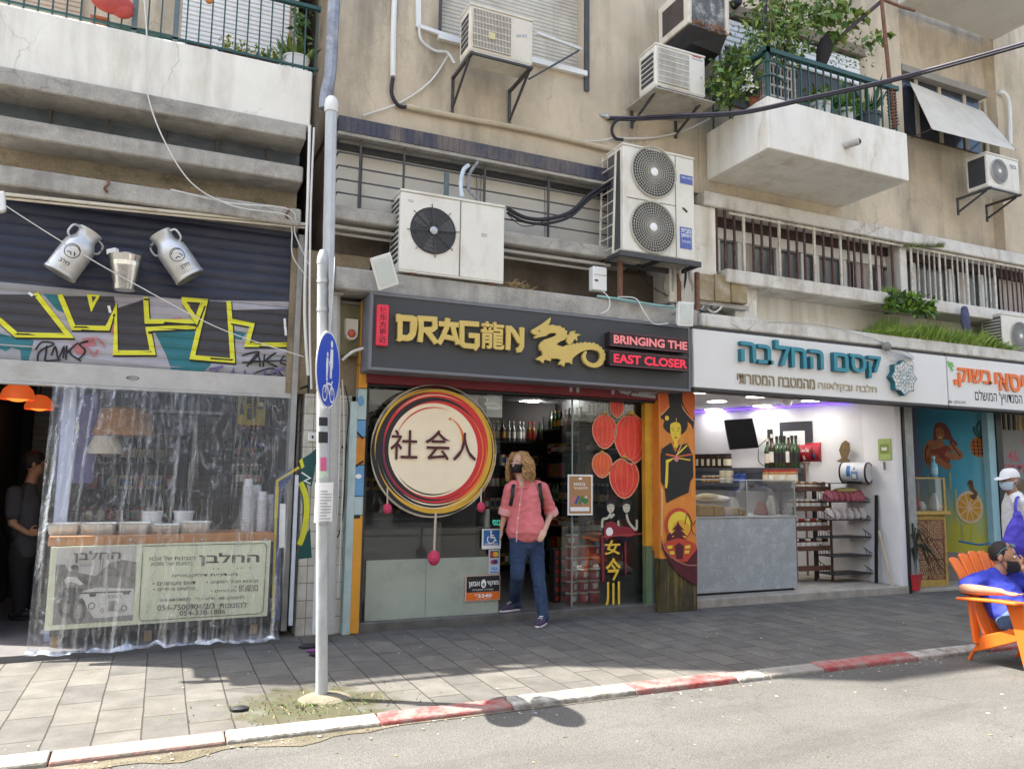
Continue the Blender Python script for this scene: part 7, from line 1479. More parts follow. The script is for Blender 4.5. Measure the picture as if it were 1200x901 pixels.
# menu board and dark bars at the right edge
t=thing('menu_board','grey menu board with red handwriting at the right edge','sign',W(1195,560,.15));x0,x1,z0,z1=R4(1174,505,1235,562,.15);mb=MB();mb.box(x0,x1,.15,.17,z0,z1,mat('grey_menu',(.20,.20,.20),.7,var=.12));mb.build('board',t);MRD=mat('marker_red',(.42,.06,.09),.6);mb=MB()
ptext(mb,'46',1181,527,1193,541,.149,MRD,bold=.01);ptext(mb,'מיץ',1197,515,1212,523,.149,MRD);ptext(mb,'תפוז',1176,544,1200,554,.149,MRD,bold=.01);mb.build('handwriting',t)
mb=MB(); 
for u in(1176,1182,1188,1194,1200,1207,1214,1222):x=W(u,494,.2).x;mb.box(x,x+.045,.2,.22,zz(u,505,.2),zz(u,484,.2)+.1,(HAL[0],BLACK)[int(u)%2]if u>1190 else mat('dark_slat',(.03,.03,.035),.6))
tag(mb.build('slat_screen'),'dark and tan slat screen above the grey menu board','screen')
mb=MB();p=W(1140,637,-.55);mb.tube(smooth_pts([W(1124,634,-.3),W(1135,636,-.32),W(1148,638,-.35),W(1160,636,-.4)],5),[.004]+[.018]*7+[.022]*7+[.01]*1 if False else .014,mat('blue_paddle',(.02,.10,.22),.5));tag(mb.build('furled_flag',smooth=True),'furled blue cloth on a stick left of the seated man','flag')
# ================================================================ air conditioners, balconies, cables, pole
GRD=mat('grille_dark',(.05,.052,.055),.6,var=.2);COIL=mat('coil_grey',(.13,.135,.14),.5,metal=.4,var=.3,scale=60)
def ac_box(t,x0,x1,y0,y1,z0,z1,m,cap=True):
 mb=MB();mb.box(x0,x1,y0+.012,y1,z0+.012,z1-.02,m);mb.build('casing',t,bevel=.012,seg=2)
 if cap:mb=MB();mb.box(x0-.006,x1+.006,y0+.004,y1+.004,z1-.019,z1+.006,m);mb.build('top_cover',t,bevel=.006)
 mb=MB();mb.box(x0+.004,x1-.004,y0+.014,y1-.004,z0,z0+.011,m);mb.build('base_pan',t)
def ring(mb,cx,cz,r,y,th,m,n=40):mb.tube([Vector((cx+cos(2*pi*i/n)*r,y,cz+sin(2*pi*i/n)*r))for i in range(n+1)],th,m,5,cap=False)
def fan(t,cx,cz,r,y0,m,guard='spokes',gm=None,hub=GALV):
 mb=MB();n=40                                    # recessed dark well, a collar, blades, guard
 mb.lathe([(r,.0),(r*1.0,.006),(r*.985,.008)],(cx,y0+.011,cz),m,axis=(0,-1,0),n=n,cap=False);mb.lathe([(r*.985,0),(.001,-.001)],(cx,y0+.0095,cz),GRD,axis=(0,-1,0),n=n,cap=False);f=mb.build('fan',t,smooth=True)
 mb=MB()
 for k in range(3):
  a=2*pi*k/3+.4;P=[]
  for rr,da in((.22,-.28),(.6,-.42),(.93,-.35),(.93,.30),(.6,.34),(.22,.28)):P.append((cx+cos(a+da)*r*rr,cz+sin(a+da)*r*rr))
  mb.lift+=.0006;mb.prism(P,y0+.007-mb.lift,y0+.0085-mb.lift,mat('fan_blade',(.075,.075,.08),.4))
 mb.build('fan_blades',f)
 mb=MB();gm=gm or DKMET
 if guard=='spokes':
  for k in range(8):a=2*pi*k/8+.08;mb.bar((cx+cos(a)*r*.15,y0-.006,cz+sin(a)*r*.15),(cx+cos(a)*r*1.12,y0-.004,cz+sin(a)*r*1.12),.008,.006,gm)
  for q in(.35,.55,.75,.92):ring(mb,cx,cz,r*q,y0-.004,.0022,gm)
 else:
  for k in range(44):a=2*pi*k/44;mb.bar((cx+cos(a)*r*.16,y0-.006,cz+sin(a)*r*.16),(cx+cos(a)*r*.98,y0-.004,cz+sin(a)*r*.98),.0042,.004,gm)
  for k in range(9):ring(mb,cx,cz,r*(.18+.8*k/8),y0-.006,.003,gm)
  ring(mb,cx,cz,r*1.02,y0-.004,.008,gm)
 mb.build('guard',f,smooth=True);mb=MB();mb.lathe([(r*.16,0),(r*.16,.01),(r*.1,.016),(.001,.016)],(cx,y0-.004,cz),hub,axis=(0,-1,0),n=20);mb.build('hub',f,smooth=True)
# -- big unit on the canopy
y0=-.40;x0,x1=W(469,270,y0).x,W(591.5,290,y0).x;z1,z0=zz(530,231,y0),zc1+.02
t=thing('ac_unit','big white air conditioner with one black fan on the concrete canopy','air conditioner',((x0+x1)/2,-.2,zc1),'air conditioners on the housefronts')
ac_box(t,x0,x1,y0,-.02,z0,z1,ACW)
mb=MB();xm=W(539.5,280,y0).x;mb.box(xm-.003,xm+.003,y0+.006,y0+.0118,z0+.02,z1-.02,GRD);mb.build('panel_seam',t)
c=W(508,270.5,y0);r_=(W(535.5,270,y0).x-W(480.5,270,y0).x)/2;fan(t,c.x,c.z,r_,y0,ACW)
mb=MB()
for i in range(12):z=z0+.1+i*.055;mb.box(x0-.004,x0-.0005,y0+.06,-.07,z,z+.03,GRD)
mb.build('side_slots',t)
mb=MB()
for u,v,w_,h_ in((479,233,.05,.02),(565,273,.055,.03)):p=W(u,v,y0);mb.box(p.x,p.x+w_,y0+.008,y0+.0115,p.z-h_,p.z,GALV)
mb.build('badge',t);mb=MB()
for x in(x0+.12,x1-.16):mb.box(x,x+.06,y0+.04,-.06,zc1+.001,z0,RUST)
mb.build('foot',t)
cable('hose',[W(541.5,231,-.25),W(540,215,-.22),W(543,200,-.2),W(549,194,-.18)],.022,mat('pale_blue_hose',(.55,.62,.68),.5),'pale blue hose rising from the big air conditioner','hose')
cable('hose',[W(560,233,-.25),W(549,222,-.22),W(550,205,-.2),W(560,190,-.18)],.018,mat('foil_wrapped_pipe',(.25,.25,.26),.5,var=.5,scale=40),'wrapped black and silver pipe behind the pale blue hose','pipe')
for off,r_,lb in((0,.022,'upper thick black hose'),(5,.016,'lower black hose')):
 cable('hose',[W(594,244+off,-.2),W(615,255+off,-.22),W(640,257+off,-.24),W(668,249+off,-.24),W(690,229+off,-.24),W(712,215+off,-.24),W(724,207+off,-.3)],r_,CABB,lb+' between the two large air conditioners','hose')
cable('cable',[W(594,250,-.2),W(608,263,-.22),W(622,265,-.22),W(640,258,-.22)],.005,CABB,'thin black cable sagging under the two hoses')
# -- tall two fan unit on its stand
y0=-.52;x0,x1=W(731,230,y0).x,W(814.5,240,y0).x;z1,z0=zz(772,176,y0),zz(772,300,y0)
t=thing('ac_unit','tall white double fan air conditioner with blue stickers on a rusty stand','air conditioner',((x0+x1)/2,-.3,z0-.02),'air conditioners on the housefronts')
ac_box(t,x0,x1,y0,-.17,z0,z1,ACW)
for v in(202,266.5):c=W(766.5 if v<220 else 765.5,v,y0);fan(t,c.x,c.z,.285,y0,ACW,'rings',mat('guard_cream',(.46,.44,.37),.5),INKW)
mb=MB();xs_=W(792.5,240,y0).x;mb.box(xs_-.003,xs_+.003,y0+.008,y0+.0118,z0+.02,z1-.02,GRD);mb.box(x0+.05,xs_-.004,y0+.008,y0+.0116,(z0+z1)/2-.003,(z0+z1)/2+.003,GRD);mb.build('panel_seam',t)
mb=MB();mb.box(x0-.003,x0-.0005,y0+.07,-.2,z0+.05,z1-.06,COIL);mb.build('side_coil',t)
for(ua,va,ub,vb),s in(((797.5,205.5,812,215.5),None),((797.5,266.5,811,291.5),'מבית המזגן')):
 xa,xb,za,zb_=R4(ua,va,ub,vb,y0);mb=MB();mb.box(xa,xb,y0+.006,y0+.011,za,zb_,mat('sticker_violet_blue',(.10,.14,.40),.5,var=.1));st=mb.build('sticker',t);mb=MB()
 if s:text(mb,'מבית',xa+.015,xb-.015,za+(zb_-za)*.74,za+(zb_-za)*.93,y0+.0055,INKW,bold=.02);text(mb,'המזגן',xa+.015,xb-.015,za+(zb_-za)*.5,za+(zb_-za)*.69,y0+.0055,INKW,bold=.02);text(mb,'מיזוג אוויר',xa+.02,xb-.02,za+(zb_-za)*.27,za+(zb_-za)*.38,y0+.0055,INKW)
 else:text(mb,'מיזוג אוויר',xa+.012,xb-.012,za+(zb_-za)*.55,za+(zb_-za)*.8,y0+.0055,INKW)
 mb.build('sticker_print',st)
p=W(803,246,y0);mb=MB();mb.bar(p+Vector((-.03,.004,.02)),p+Vector((.03,.004,-.02)),.016,.012,INK);mb.build('latch',t)
t=thing('ac_stand','rusty angle iron stand under the tall double fan air conditioner','stand',((x0+x1)/2,-.3,zc1));zt_=z0-.03
mb=MB()
for y_ in(y0-.02,-.16):mb.box(x0-.06,x1+.06,y_,y_+.035,zt_-.03,zt_+.028,DKMET)
for x in(x0-.06,x1+.03,(x0+x1)/2):mb.box(x,x+.03,y0+.016,-.161,zt_-.025,zt_+.02,DKMET)
mb.box(x0-.02,x1+.02,y0+.02,-.17,zt_+.021,zt_+.027,mat('stand_tray',(.33,.31,.27),.7,var=.3));mb.build('frame',t)
for u,y_ in((726.5,-.33),(705,-.17),(816.5,-.33),(795,-.17)):x=W(u,320,y_).x;mb=MB();mb.box(x-.022,x+.022,y_-.02,y_+.02,zc1+.001,zt_-.031,RUST);mb.build('leg',t)
mb=MB();xl=x0-.11
for y_ in(y0+.08,-.16):mb.bar((xl+.02,y_,z0-.02),(xl+.06,y_,z1-.05),.018,.018,ACW2)
for k in range(9):z=z0+.05+k*.13;mb.bar((xl+.03,y0+.08,z),(xl+.03,-.16,z),.01,.01,ACW2)
tag(mb.build('side_guard'),'light wire guard on the left side of the tall double fan unit','guard')
for i,u in enumerate((790,797,803.5,809)):
 cable('pipe',[W(u,308,-.2),W(u,325,-.18),W(u+(2 if i%2 else-2),338,-.16),W(u-4,352,-.12)],.022 if i!=2 else .013,(GREYP,ACW2,CABB,GREYP)[i],('first grey','second cream','thin black','last grey')[i]+' pipe dropping below the double fan unit, counted from the left','pipe')
cable('pipe',[W(783,318,-.05),W(779,335,-.08),W(784,352,-.1),W(790,360,-.12)],.03,GREYP,'thick grey bent pipe left of the pipes below the double fan unit','pipe')
cable('cable',[W(748,315,-.1),W(756,330,-.12),W(770,340,-.14),W(788,349,-.14)],.006,CABB,'thin black cable hanging under the double fan unit')
x0,x1,z0,z1=R4(694,313,710.5,341,-.3);t=thing('meter_box','small white switch box leaning above the canopy edge','electric box',((x0+x1)/2,-.25,z0));mb=MB();mb.box(x0,x1,-.32,-.22,z0,z1,WHITEP);mb.build('box',t,bevel=.01);mb=MB();mb.box(x0+.02,x0+.06,-.328,-.321,z0+.1,z0+.115,INK);mb.box(x0+.01,x1-.01,-.326,-.3205,z0+.17,z0+.176,GREYP);mb.build('catch',t)
t=thing('meter_cabinet','brown triple electric cabinet with peeling paint below the barred windows','electric cabinet',(W(847,355,-.24).x,-.15,zz(847,356,-.24)));BRC=mat('khaki_brown_metal',(.29,.225,.12),.55,var=.12,scale=5,stain=(.55,.5,.42),stain_amt=.8,stain_scale=(3.5,3.5,3.5))
for ua,ub in((819,837),(838,856.5),(857.5,876)):x0,x1,z0,z1=R4(ua,321+(ua-819)*.06,ub,352+(ua-819)*.08,-.24);mb=MB();mb.box(x0,x1,-.24,-.04,z0,z1,BRC);mb.build('cabinet_door',t,bevel=.008)
mb=MB();xa,xb=W(818,340,-.2).x,W(877,340,-.2).x;z0=zz(847,355,-.2);mb.box(xa,xb,-.2,-.05,z0-.05,z0,CONC);mb.build('base',t)
for k,(u,lb)in enumerate(((822,'left'),(832,'middle'),(843,'right'))):cable('cable',[W(u,353,-.15),W(u+2,360,-.2),W(u-6,366,-.25),W(u-14,362,-.25)],.012,(GREYP,CABB,ACW2)[k],lb+' cable looping out under the brown electric cabinet')
cable('cable',[W(706,341,-.32),W(714,350,-.4),W(713,362,-.42),W(704,368,-.42)],.006,CABW,'white cable looping down from the small white switch box')
cable('cable',[W(724,348,-.36),W(745,350,-.42),W(755,366,-.46),W(766,379,-.48),W(783,379,-.5)],.007,CABW,'white cable hanging over the sign to the right floodlight')
cable('cable',[W(700,347,-.37),W(735,352,-.40),W(765,357,-.41),W(790,360,-.42)],.014,mat('teal_tubing',(.25,.45,.42),.5),'pale teal tubing along the canopy edge')
def floodlight(c,tilt,label,sz,head=(1,0)):
 t=thing('floodlight',label,'floodlight',c,'floodlights over the signs');w_,h_=sz;Mx=tilt
 def P(x,y,z):return c+Mx@Vector((x,y,z))
 mb=MB();mb.hexa([P(-w_,-.02,-h_),P(w_,-.02,-h_),P(w_*.8,.05,-h_*.8),P(-w_*.8,.05,-h_*.8)],[P(-w_,-.02,h_),P(w_,-.02,h_),P(w_*.8,.05,h_*.8),P(-w_*.8,.05,h_*.8)],WHITEP);mb.build('housing',t,bevel=.008,seg=2)
 mb=MB();mb.hexa([P(-w_*.76,-.026,-h_*.78),P(w_*.76,-.026,-h_*.78),P(w_*.76,-.0205,-h_*.78),P(-w_*.76,-.0205,-h_*.78)],[P(-w_*.76,-.026,h_*.78),P(w_*.76,-.026,h_*.78),P(w_*.76,-.0205,h_*.78),P(-w_*.76,-.0205,h_*.78)],mat('lamp_lens',(.62,.66,.62),.25,var=.05));mb.build('lens',t)
 mb=MB();mb.tube([P(0,.04,0),P(.02,.16,.03),c+Vector((.03,.36,.04))],.013,GALV);mb.build('bracket',t,smooth=True);return t
floodlight(W(450,318,-.6),Matrix.Rotation(radians(-24),3,'Y')@Matrix.Rotation(radians(18),3,'X'),'left tilted white floodlight below the big air conditioner',(.105,.155))
floodlight(W(802.5,368,-.6),Matrix.Rotation(radians(-3),3,'Y')@Matrix.Rotation(radians(8),3,'X'),'right white floodlight at the joint of the two shop signs',(.105,.135))
# dry nest on the canopy, under the big unit's right end
mb=MB();rnd=random.Random(11);p=W(610,340,-.3)
for k in range(120):a=p+Vector((rnd.uniform(-.16,.12),rnd.uniform(-.06,.1),rnd.uniform(-.03,.07)));mb.bar(a,a+Vector((rnd.uniform(-.1,.1),rnd.uniform(-.06,.06),rnd.uniform(-.04,.05))),.004,.004,mat('dry_straw',(.36,.25,.12),.9,var=.4))
tag(mb.build('straw_nest'),'dry straw nest on the canopy right of the big air conditioner','nest')
# -- wall units
def bracket(t,xs,y0,z,wall_y,dz=.28):
 for x in xs:mb=MB();mb.bar((x,y0,z),(x,wall_y,z),.03,.03,DKMET);mb.bar((x,y0+.08,z-.015),(x,wall_y-.0,z-dz),.02,.025,DKMET);mb.bar((x,wall_y-.012,z+.02),(x,wall_y-.012,z-dz-.04),.03,.02,DKMET);mb.build('bracket',t)
 mb=MB();mb.bar((xs[0],y0+.02,z),(xs[-1],y0+.02,z),.025,.02,DKMET);mb.build('bracket_rail',t)
def wall_ac(label,px,y0,dep,m,split=.62,grid=True,logo=None,guard='bars'):
 ua,va,ub,vb=px;x0,x1=W(ua,(va+vb)/2,y0).x,W(ub,(va+vb)/2,y0).x;z1,z0=zz((ua+ub)/2,va,y0),zz((ua+ub)/2,vb,y0)
 t=thing('ac_unit',label,'air conditioner',((x0+x1)/2,y0+dep/2,z0),'air conditioners on the housefronts');ac_box(t,x0,x1,y0,y0+dep,z0,z1,m)
 gx=x0+(x1-x0)*split;mb=MB();mb.box(x0+.03,gx,y0+.008,y0+.0118,z0+.05,z1-.05,GRD);g=mb.build('grille_backing',t);mb=MB()
 if guard=='bars':
  n=26
  for i in range(n+1):x=x0+.03+(gx-x0-.03)*i/n;mb.box(x-.003,x+.003,y0-.002,y0+.0075,z0+.05,z1-.05,m)
  for i in range(7):z=z0+.05+(z1-z0-.1)*i/6;mb.box(x0+.03,gx,y0-.006,y0-.0025,z-.004,z+.004,m)
  mb.build('grille',t)
 mb=MB()
 for i in range(6):z=z0+.07+(z1-z0-.14)*i/6;mb.box(x0-.004,x0-.0005,y0+.05,y0+dep-.05,z,z+(z1-z0-.14)/8.5,GRD)
 mb.build('side_slots',t)
 return t,x0,x1,z0,z1
t,x0,x1,z0,z1=wall_ac('weathered white air conditioner on a long bracket below the roller blind window',(551,13,625,68),-.66,.3,ACW2,.64)
bracket(t,(x0+.02,x1-.02),-.68,z0-.03,-.112,.34);mb=MB();p=W(576,43,-.66);mb.box(p.x-.035,p.x+.035,-.672,-.667,p.z-.035,p.z+.035,mat('yellow_tag',(.62,.55,.3),.6));mb.build('tag_plate',t);mb=MB();[mb.box(W(u_,40,-.66).x,W(u_+2,40,-.66).x,-.653,-.648,zz(u_,43,-.66),zz(u_,40,-.66),GALV)for u_ in(606,609,612.5,616)];mb.build('badge',t)
mb=MB();mb.bar(W(629,39,-.62),W(681,58,-.13),.03,.03,WHITEP);mb.bar(W(620,93,-.3),W(678,60,-.14),.02,.02,DKMET);mb.build('side_arm',t)
t,x0,x1,z0,z1=wall_ac('clean white air conditioner left of the plant balcony',(769,58,827,107),-.66,.34,ACW,.66)
mb=MB();mb.box(W(812,66,-.66).x,W(822,66,-.66).x,-.653,-.648,zz(817,67,-.66),zz(817,66,-.66),RED);mb.box(W(812,66,-.66).x,W(824,66,-.66).x,-.653,-.648,zz(817,70,-.66),zz(817,69,-.66),GALV);mb.build('badge',t)
bracket(t,(x0+.03,x1-.03),-.68,z0-.03,-.112,.2);mb=MB();mb.box(x0-.05,x1+.1,-.7,-.115,z0-.06,z0-.047,mat('worn_tray',(.45,.43,.36),.7,var=.2,stain=(.2,.12,.07),stain_amt=.7,stain_scale=(5,5,5)));mb.build('tray',t)
# old window unit above it
y0=-.7;x0,x1=W(807,20,y0).x,W(855,25,y0).x;z0,z1=zz(830,33,y0),zz(830,-14,y0)
t=thing('ac_unit','old window air conditioner with a rotten grille and a black sagging tray','air conditioner',((x0+x1)/2,-.4,z0),'air conditioners on the housefronts')
mb=MB();f=.05;mb.box(x0,x0+f,y0,-.11,z0,z1,ACW2);mb.box(x1-f,x1,y0,-.11,z0,z1,ACW2);mb.box(x0+f+.001,x1-f-.001,y0,-.11,z1-f,z1,ACW2);mb.build('casing',t,bevel=.008)
mb=MB();mb.box(x0+f+.001,x1-f-.001,y0+.03,-.11,z0,z1-f-.001,mat('rotten_coil',(.12,.12,.125),.7,var=.3,stain=(.48,.47,.44),stain_amt=1,stain_scale=(13,13,10)));mb.build('coil',t)
mb=MB();mb.box(x0-.0035,x0-.0005,y0+.09,-.2,z0+.08,z1-.1,mat('side_panel_brown',(.07,.055,.05),.7,var=.3));mb.build('side_panel',t)
mb=MB();A=[Vector((x0+.02,y0+.02,z0-.01)),Vector((x1-.02,y0+.02,z0-.01)),Vector((x1-.02,-.12,z0-.01)),Vector((x0+.02,-.12,z0-.01))];B=[Vector((x0+.12,y0+.12,z0-.16)),Vector((x1-.06,y0+.12,z0-.2)),Vector((x1-.1,-.12,z0-.28)),Vector((x0+.06,-.12,z0-.24))];mb.hexa(B,A,mat('sooty_tray',(.022,.021,.022),.5,var=.4));mb.build('drip_tray',t)
mb=MB();rnd=random.Random(5)
for k in range(70):x=rnd.uniform(x0+.05,x1-.05);p=Vector((x,y0+.01+rnd.uniform(-.02,.03),z0+rnd.uniform(-.01,.05)));mb.leaf(p,(rnd.uniform(-1,1),-.4,rnd.uniform(-.3,.6)),.05,mat('dead_leaf',(.30,.15,.07),.8,var=.4))
mb.build('dead_leaves',t)
# right wall unit
y0=-.62;x0,x1,z0,z1=R4(1158,183,1195,222,y0);t=thing('ac_unit','small white single fan air conditioner on the wall under the awning window','air conditioner',((x0+x1)/2,-.4,z0),'air conditioners on the housefronts');ac_box(t,x0,x1,y0,-.3,z0,z1,ACW)
c=W(1171,201,y0);fan(t,c.x,c.z,.17,y0,ACW,'rings',mat('guard_grey',(.36,.35,.33),.5),INKW);mb=MB();mb.box(x0-.003,x0-.0005,y0+.04,-.33,z0+.05,z1-.05,GRD);mb.build('side_coil',t);mb=MB();ptext(mb,'TOCA',1183,194,1191,198.5,y0+.01,INK,bold=.01);mb.build('badge',t);bracket(t,(x0+.03,x1-.03),y0-.02,z0-.03,-.112,.2)
y0=-.42;x0,x1,z0,z1=R4(1176,370,1222,410,y0);z0=zrc1+.01;t=thing('ac_unit','white air conditioner standing in the grass on the right canopy','air conditioner',((x0+x1)/2,-.2,z0),'air conditioners on the housefronts');ac_box(t,x0,x1,y0,-.1,z0,z1,ACW);c=W(1196,394,y0);fan(t,c.x,c.z,.2,y0,ACW,'rings',MATS['guard_grey'],INKW)
mb=MB()
for i in range(9):z=z0+.05+i*.045;mb.box(x0-.005,x0-.0005,y0+.04,-.14,z,z+.014,ACW2)
mb.box(x0-.0004,x0+.001,y0+.03,-.13,z0+.04,z1-.04,COIL);mb.build('side_grille',t)
# -- conduits and cables on the stucco
cable('conduit',[W(463,-20,-.13),W(461,40,-.13),W(460.5,90,-.13)],.028,WHITEP,'thick white vertical conduit left of the roller blind window','conduit')
cable('conduit',[W(460.5,92,-.13),W(459,110,-.14),W(467,124,-.14),W(478,126,-.14)],.02,CABB,'dark bent hose at the foot of the thick white conduit','hose')
cable('conduit',[W(476,125,-.14),W(540,138,-.14),W(620,153,-.14),W(722,177,-.14)],.03,mat('beige_conduit',(.50,.43,.31),.7,var=.15),'long beige conduit sloping across the stucco above the navy tiles','conduit')
mb=MB();mb.bar(W(490,-12,-.12),W(490,33,-.12),.05,.04,WHITEP);mb.bar(W(489,31,-.12),W(538,48,-.12),.045,.04,WHITEP);tag(mb.build('cable_trunking'),'angled white cable trunking at the window corner left of the weathered unit','trunking')
cable('cable',[W(491,30,-.14),W(494,48,-.14),W(510,60,-.14),W(524,62,-.16),W(533,75,-.2)],.014,CABW,'white cable from the trunking into the weathered air conditioner')
cable('cable',[W(526,64,-.14),W(505,95,-.13),W(470,120,-.13),W(425,136,-.13)],.01,CABW,'white cable sagging down left across the stucco')
cable('cable',[W(682,165,-.12),W(705,165,-.13),W(722,160,-.15)],.007,CABW,'short white cable near the wall anchor')
cable('cable',[W(722,162,-.15),W(760,162,-.14),W(800,154,-.14),W(832,139,-.14)],.012,CABW,'white cable curving below the clean white air conditioner')
t=thing('power_cable','thick dark twin power cable crossing the street in front of the plant balcony','cable',W(712,138,-.12));A=W(708,136,-.12);Bv=Vector((7.4,-5.2,4.9))
def far_at(u,v,s):                                    # the cable swings out towards the street as it runs right
 return W(u,v,-.12-1.9*s)
mb=MB();mb.tube(smooth_pts([far_at(712,138,0),far_at(740,138,.08),far_at(800,135,.3),far_at(870,131,.55),far_at(950,114,.85),far_at(1050,92,1.2),far_at(1200,51,1.7),far_at(1300,20,2.0)],8),.018,mat('violet_black_jacket',(.035,.030,.055),.35,var=.2));mb.build('upper_strand',t,smooth=True)
mb=MB();mb.tube(smooth_pts([far_at(712,140,0),far_at(740,141,.08),far_at(800,138,.3),far_at(870,133.5,.55),far_at(950,116.5,.85),far_at(1050,94.5,1.2),far_at(1200,53.5,1.7),far_at(1300,23,2.0)],8),.013,CABB);mb.build('lower_strand',t,smooth=True)
mb=MB();mb.tube(smooth_pts([far_at(735,139,.05),W(722,142,-.2),W(717,152,-.16),W(721,162,-.16),W(730,164,-.16)],6),.018,CABB);mb.build('drip_loop',t,smooth=True)
mb=MB();p=W(712,137,-.13);mb.tube([p,p+Vector((-.08,.03,.02))],.022,GALV);mb.ball(p,.03,GALV);mb.build('anchor',t,smooth=True)
vp_=pipe('vent_pipe',[W(388.5,118,-.36),W(385,300,-.36),W(381,430,-.36),W(378,600,-.36),W(373,742,-.36)],.055,mat('pale_vent_pipe',(.50,.52,.54),.45,var=.1,stain=(.3,.29,.27),stain_amt=.5,stain_scale=(6,6,1.5)),'tall pale grey pipe with a white cap standing behind the street sign','pipe');p=W(388.5,120,-.36);mb=MB();mb.lathe([(.06,-.1),(.064,-.09),(.064,-.02),(.058,.02),(.035,.05),(.001,.056)],p,WHITEP,n=28);mb.build('cap',vp_,smooth=True)
cable('drainpipe',[W(393,-20,-.3),W(390,30,-.3),W(387,85,-.3),W(382,112,-.3),W(381,128,-.3)],.058,mat('blue_grey_pipe',(.27,.29,.33),.5,metal=.3,var=.35,scale=7,stain=(.55,.53,.5),stain_amt=.6,stain_scale=(8,8,8)),'fat blue grey drainpipe between the two houses at the top','drainpipe')
for(pts,lb)in(([W(168,-10,-.28),W(172,40,-.28),W(171,100,-.27),W(190,160,-.26),W(225,215,-.24),W(275,242,-.22),W(335,252,-.2),W(342,270,-.1),W(343,300,-.05),W(360,325,-.03)],'long thin white wire drooping across the ledges of the left house'),([W(200,222,-.2),W(270,238,-.22),W(340,246,-.2),W(346,275,-.1),W(362,310,-.05)],'second thin white wire along the lowest ledge of the left house')):
 cable('wire',pts,.006,CABW,lb,'wire')
mb=MB();mb.tube([W(-10,226,-.12),W(180,246,-.12),W(358,263,-.12)],.016,ACW2);mb.tube([W(-10,231,-.1),W(180,250,-.1),W(358,267,-.1)],.011,ACW2);tag(mb.build('pipe_pair',smooth=True),'pair of cream pipes clipped under the lowest ledge above the navy shutter','pipe')
for u,v,lb in((125,217,'left rusty iron hook on the lowest ledge'),(336,248,'right rusty iron hook on the lowest ledge')):p=W(u,v,-.165);mb=MB();mb.tube(smooth_pts([p+Vector((0,0,.05)),p+Vector((.02,-.03,.01)),p+Vector((-.01,-.03,-.04)),p+Vector((.01,0,-.06))],5),.011,RUST);tag(mb.build('iron_hook',smooth=True),lb,'hook')
# ---- left balcony
RAIL=mat('dark_green_rail',(.025,.075,.07),.45,var=.15);zr=zz(383,14,-.13); 
t=thing('balcony_railing','dark green balcony railing on the white parapet','railing',(-.4,-.13,zp1));mb=MB();mb.bar((PLX,-.13,zr),(1.16,-.13,zr),.05,.035,RAIL);mb.bar((PLX,-.13,zp1+.06),(1.16,-.13,zp1+.06),.025,.02,RAIL);mb.build('handrail',t)
mb=MB();x=1.13
while x>-2.3:mb.bar((x,-.13,zp1+.001),(x,-.13,zr-.015),.013,.013,RAIL);x-=.105
mb.build('balusters',t)
mb=MB()
for u in(158,207):x=W(u,20,-.13).x;mb.bar((x,-.12,zp1+.001),(x,-.12,zr-.016),.045,.045,mat('grey_green_post',(.12,.16,.165),.5));mb.build('post',t);mb=MB()
x0,x1=W(214,10,.99).x,W(338,40,.99).x;mb=MB();slats(mb,x0,x1,zs,zs+2.2,.96,.05,WHITEP,.012);tag(mb.build('window_shutter',smooth=True),'white slatted shutter behind the left balcony planters','shutter')
x0,x1=W(-40,10,.99).x,W(95,10,.99).x;mb=MB();slats(mb,x0,x1,zs,zs+2.2,.96,.05,mat('beige_slats',(.50,.40,.30),.7),.012);tag(mb.build('window_shutter',smooth=True),'beige slatted shutter at the far left of the balcony','shutter')
def planter(px,y,d,h,m,label):
 x0,x1=W(px[0],px[2],y).x,W(px[1],px[2],y).x;zb_=zp1-.03;t=thing('planter',label,'planter',((x0+x1)/2,y+d/2,zb_));mb=MB();i=.03
 mb.hexa([(x0+i,y+i,zb_),(x1-i,y+i,zb_),(x1-i,y+d-i,zb_),(x0+i,y+d-i,zb_)],[(x0,y,zb_+h),(x1,y,zb_+h),(x1,y+d,zb_+h),(x0,y+d,zb_+h)],m);mb.build('box',t,bevel=.008);mb=MB();mb.box(x0-.012,x1+.012,y-.012,y+d+.012,zb_+h+.001,zb_+h+.025,m);mb.build('rim',t,bevel=.005);return t,x0,x1,zb_+h
mb=MB();mb.box(PLX+.15,1.02,-.05,.98,zp1-.06,zp1-.031,CONC);mb.build('planter_shelf',LB)
planter((130,203,28),.02,.2,.17,mat('dark_green_planter',(.035,.10,.075),.5),'long dark green planter on the left balcony')
planter((221,248,43),.02,.2,.15,TERRA,'short terracotta planter on the left balcony')
t,x0,x1,zt_=planter((257,324,57),.02,.2,.15,TERRA,'long terracotta planter with yellow flowers on the left balcony')
mb=MB();rnd=random.Random(21);YF=mat('yellow_petal',(.62,.50,.05),.5)
for k in range(260):p=Vector((rnd.uniform(x0,x1),.1+rnd.uniform(-.12,.1),zt_+.02+abs(rnd.gauss(0,.06))));mb.leaf(p,(rnd.gauss(0,.6),rnd.gauss(-.3,.5),rnd.uniform(0,1)),rnd.uniform(.03,.06),(LEAF1,LEAF2,LEAF2,YF)[rnd.randrange(4)])
mb.build('flowers',t)
planter((108,128,5),.02,.2,.2,TERRA,'small brown pot on the left balcony beside the hanging red bag')
p=W(347,70,.12);t=thing('bucket','white bucket with grass at the right end of the left balcony','bucket',(p.x,.12,zp1-.03));mb=MB();mb.lathe([(.10,0),(.125,.27),(.132,.275),(.132,.29),(.115,.29),(.1,.25)],Vector((p.x,.12,zp1-.03)),WHITEP,n=24);mb.build('body',t,smooth=True);mb=MB();rnd=random.Random(6)
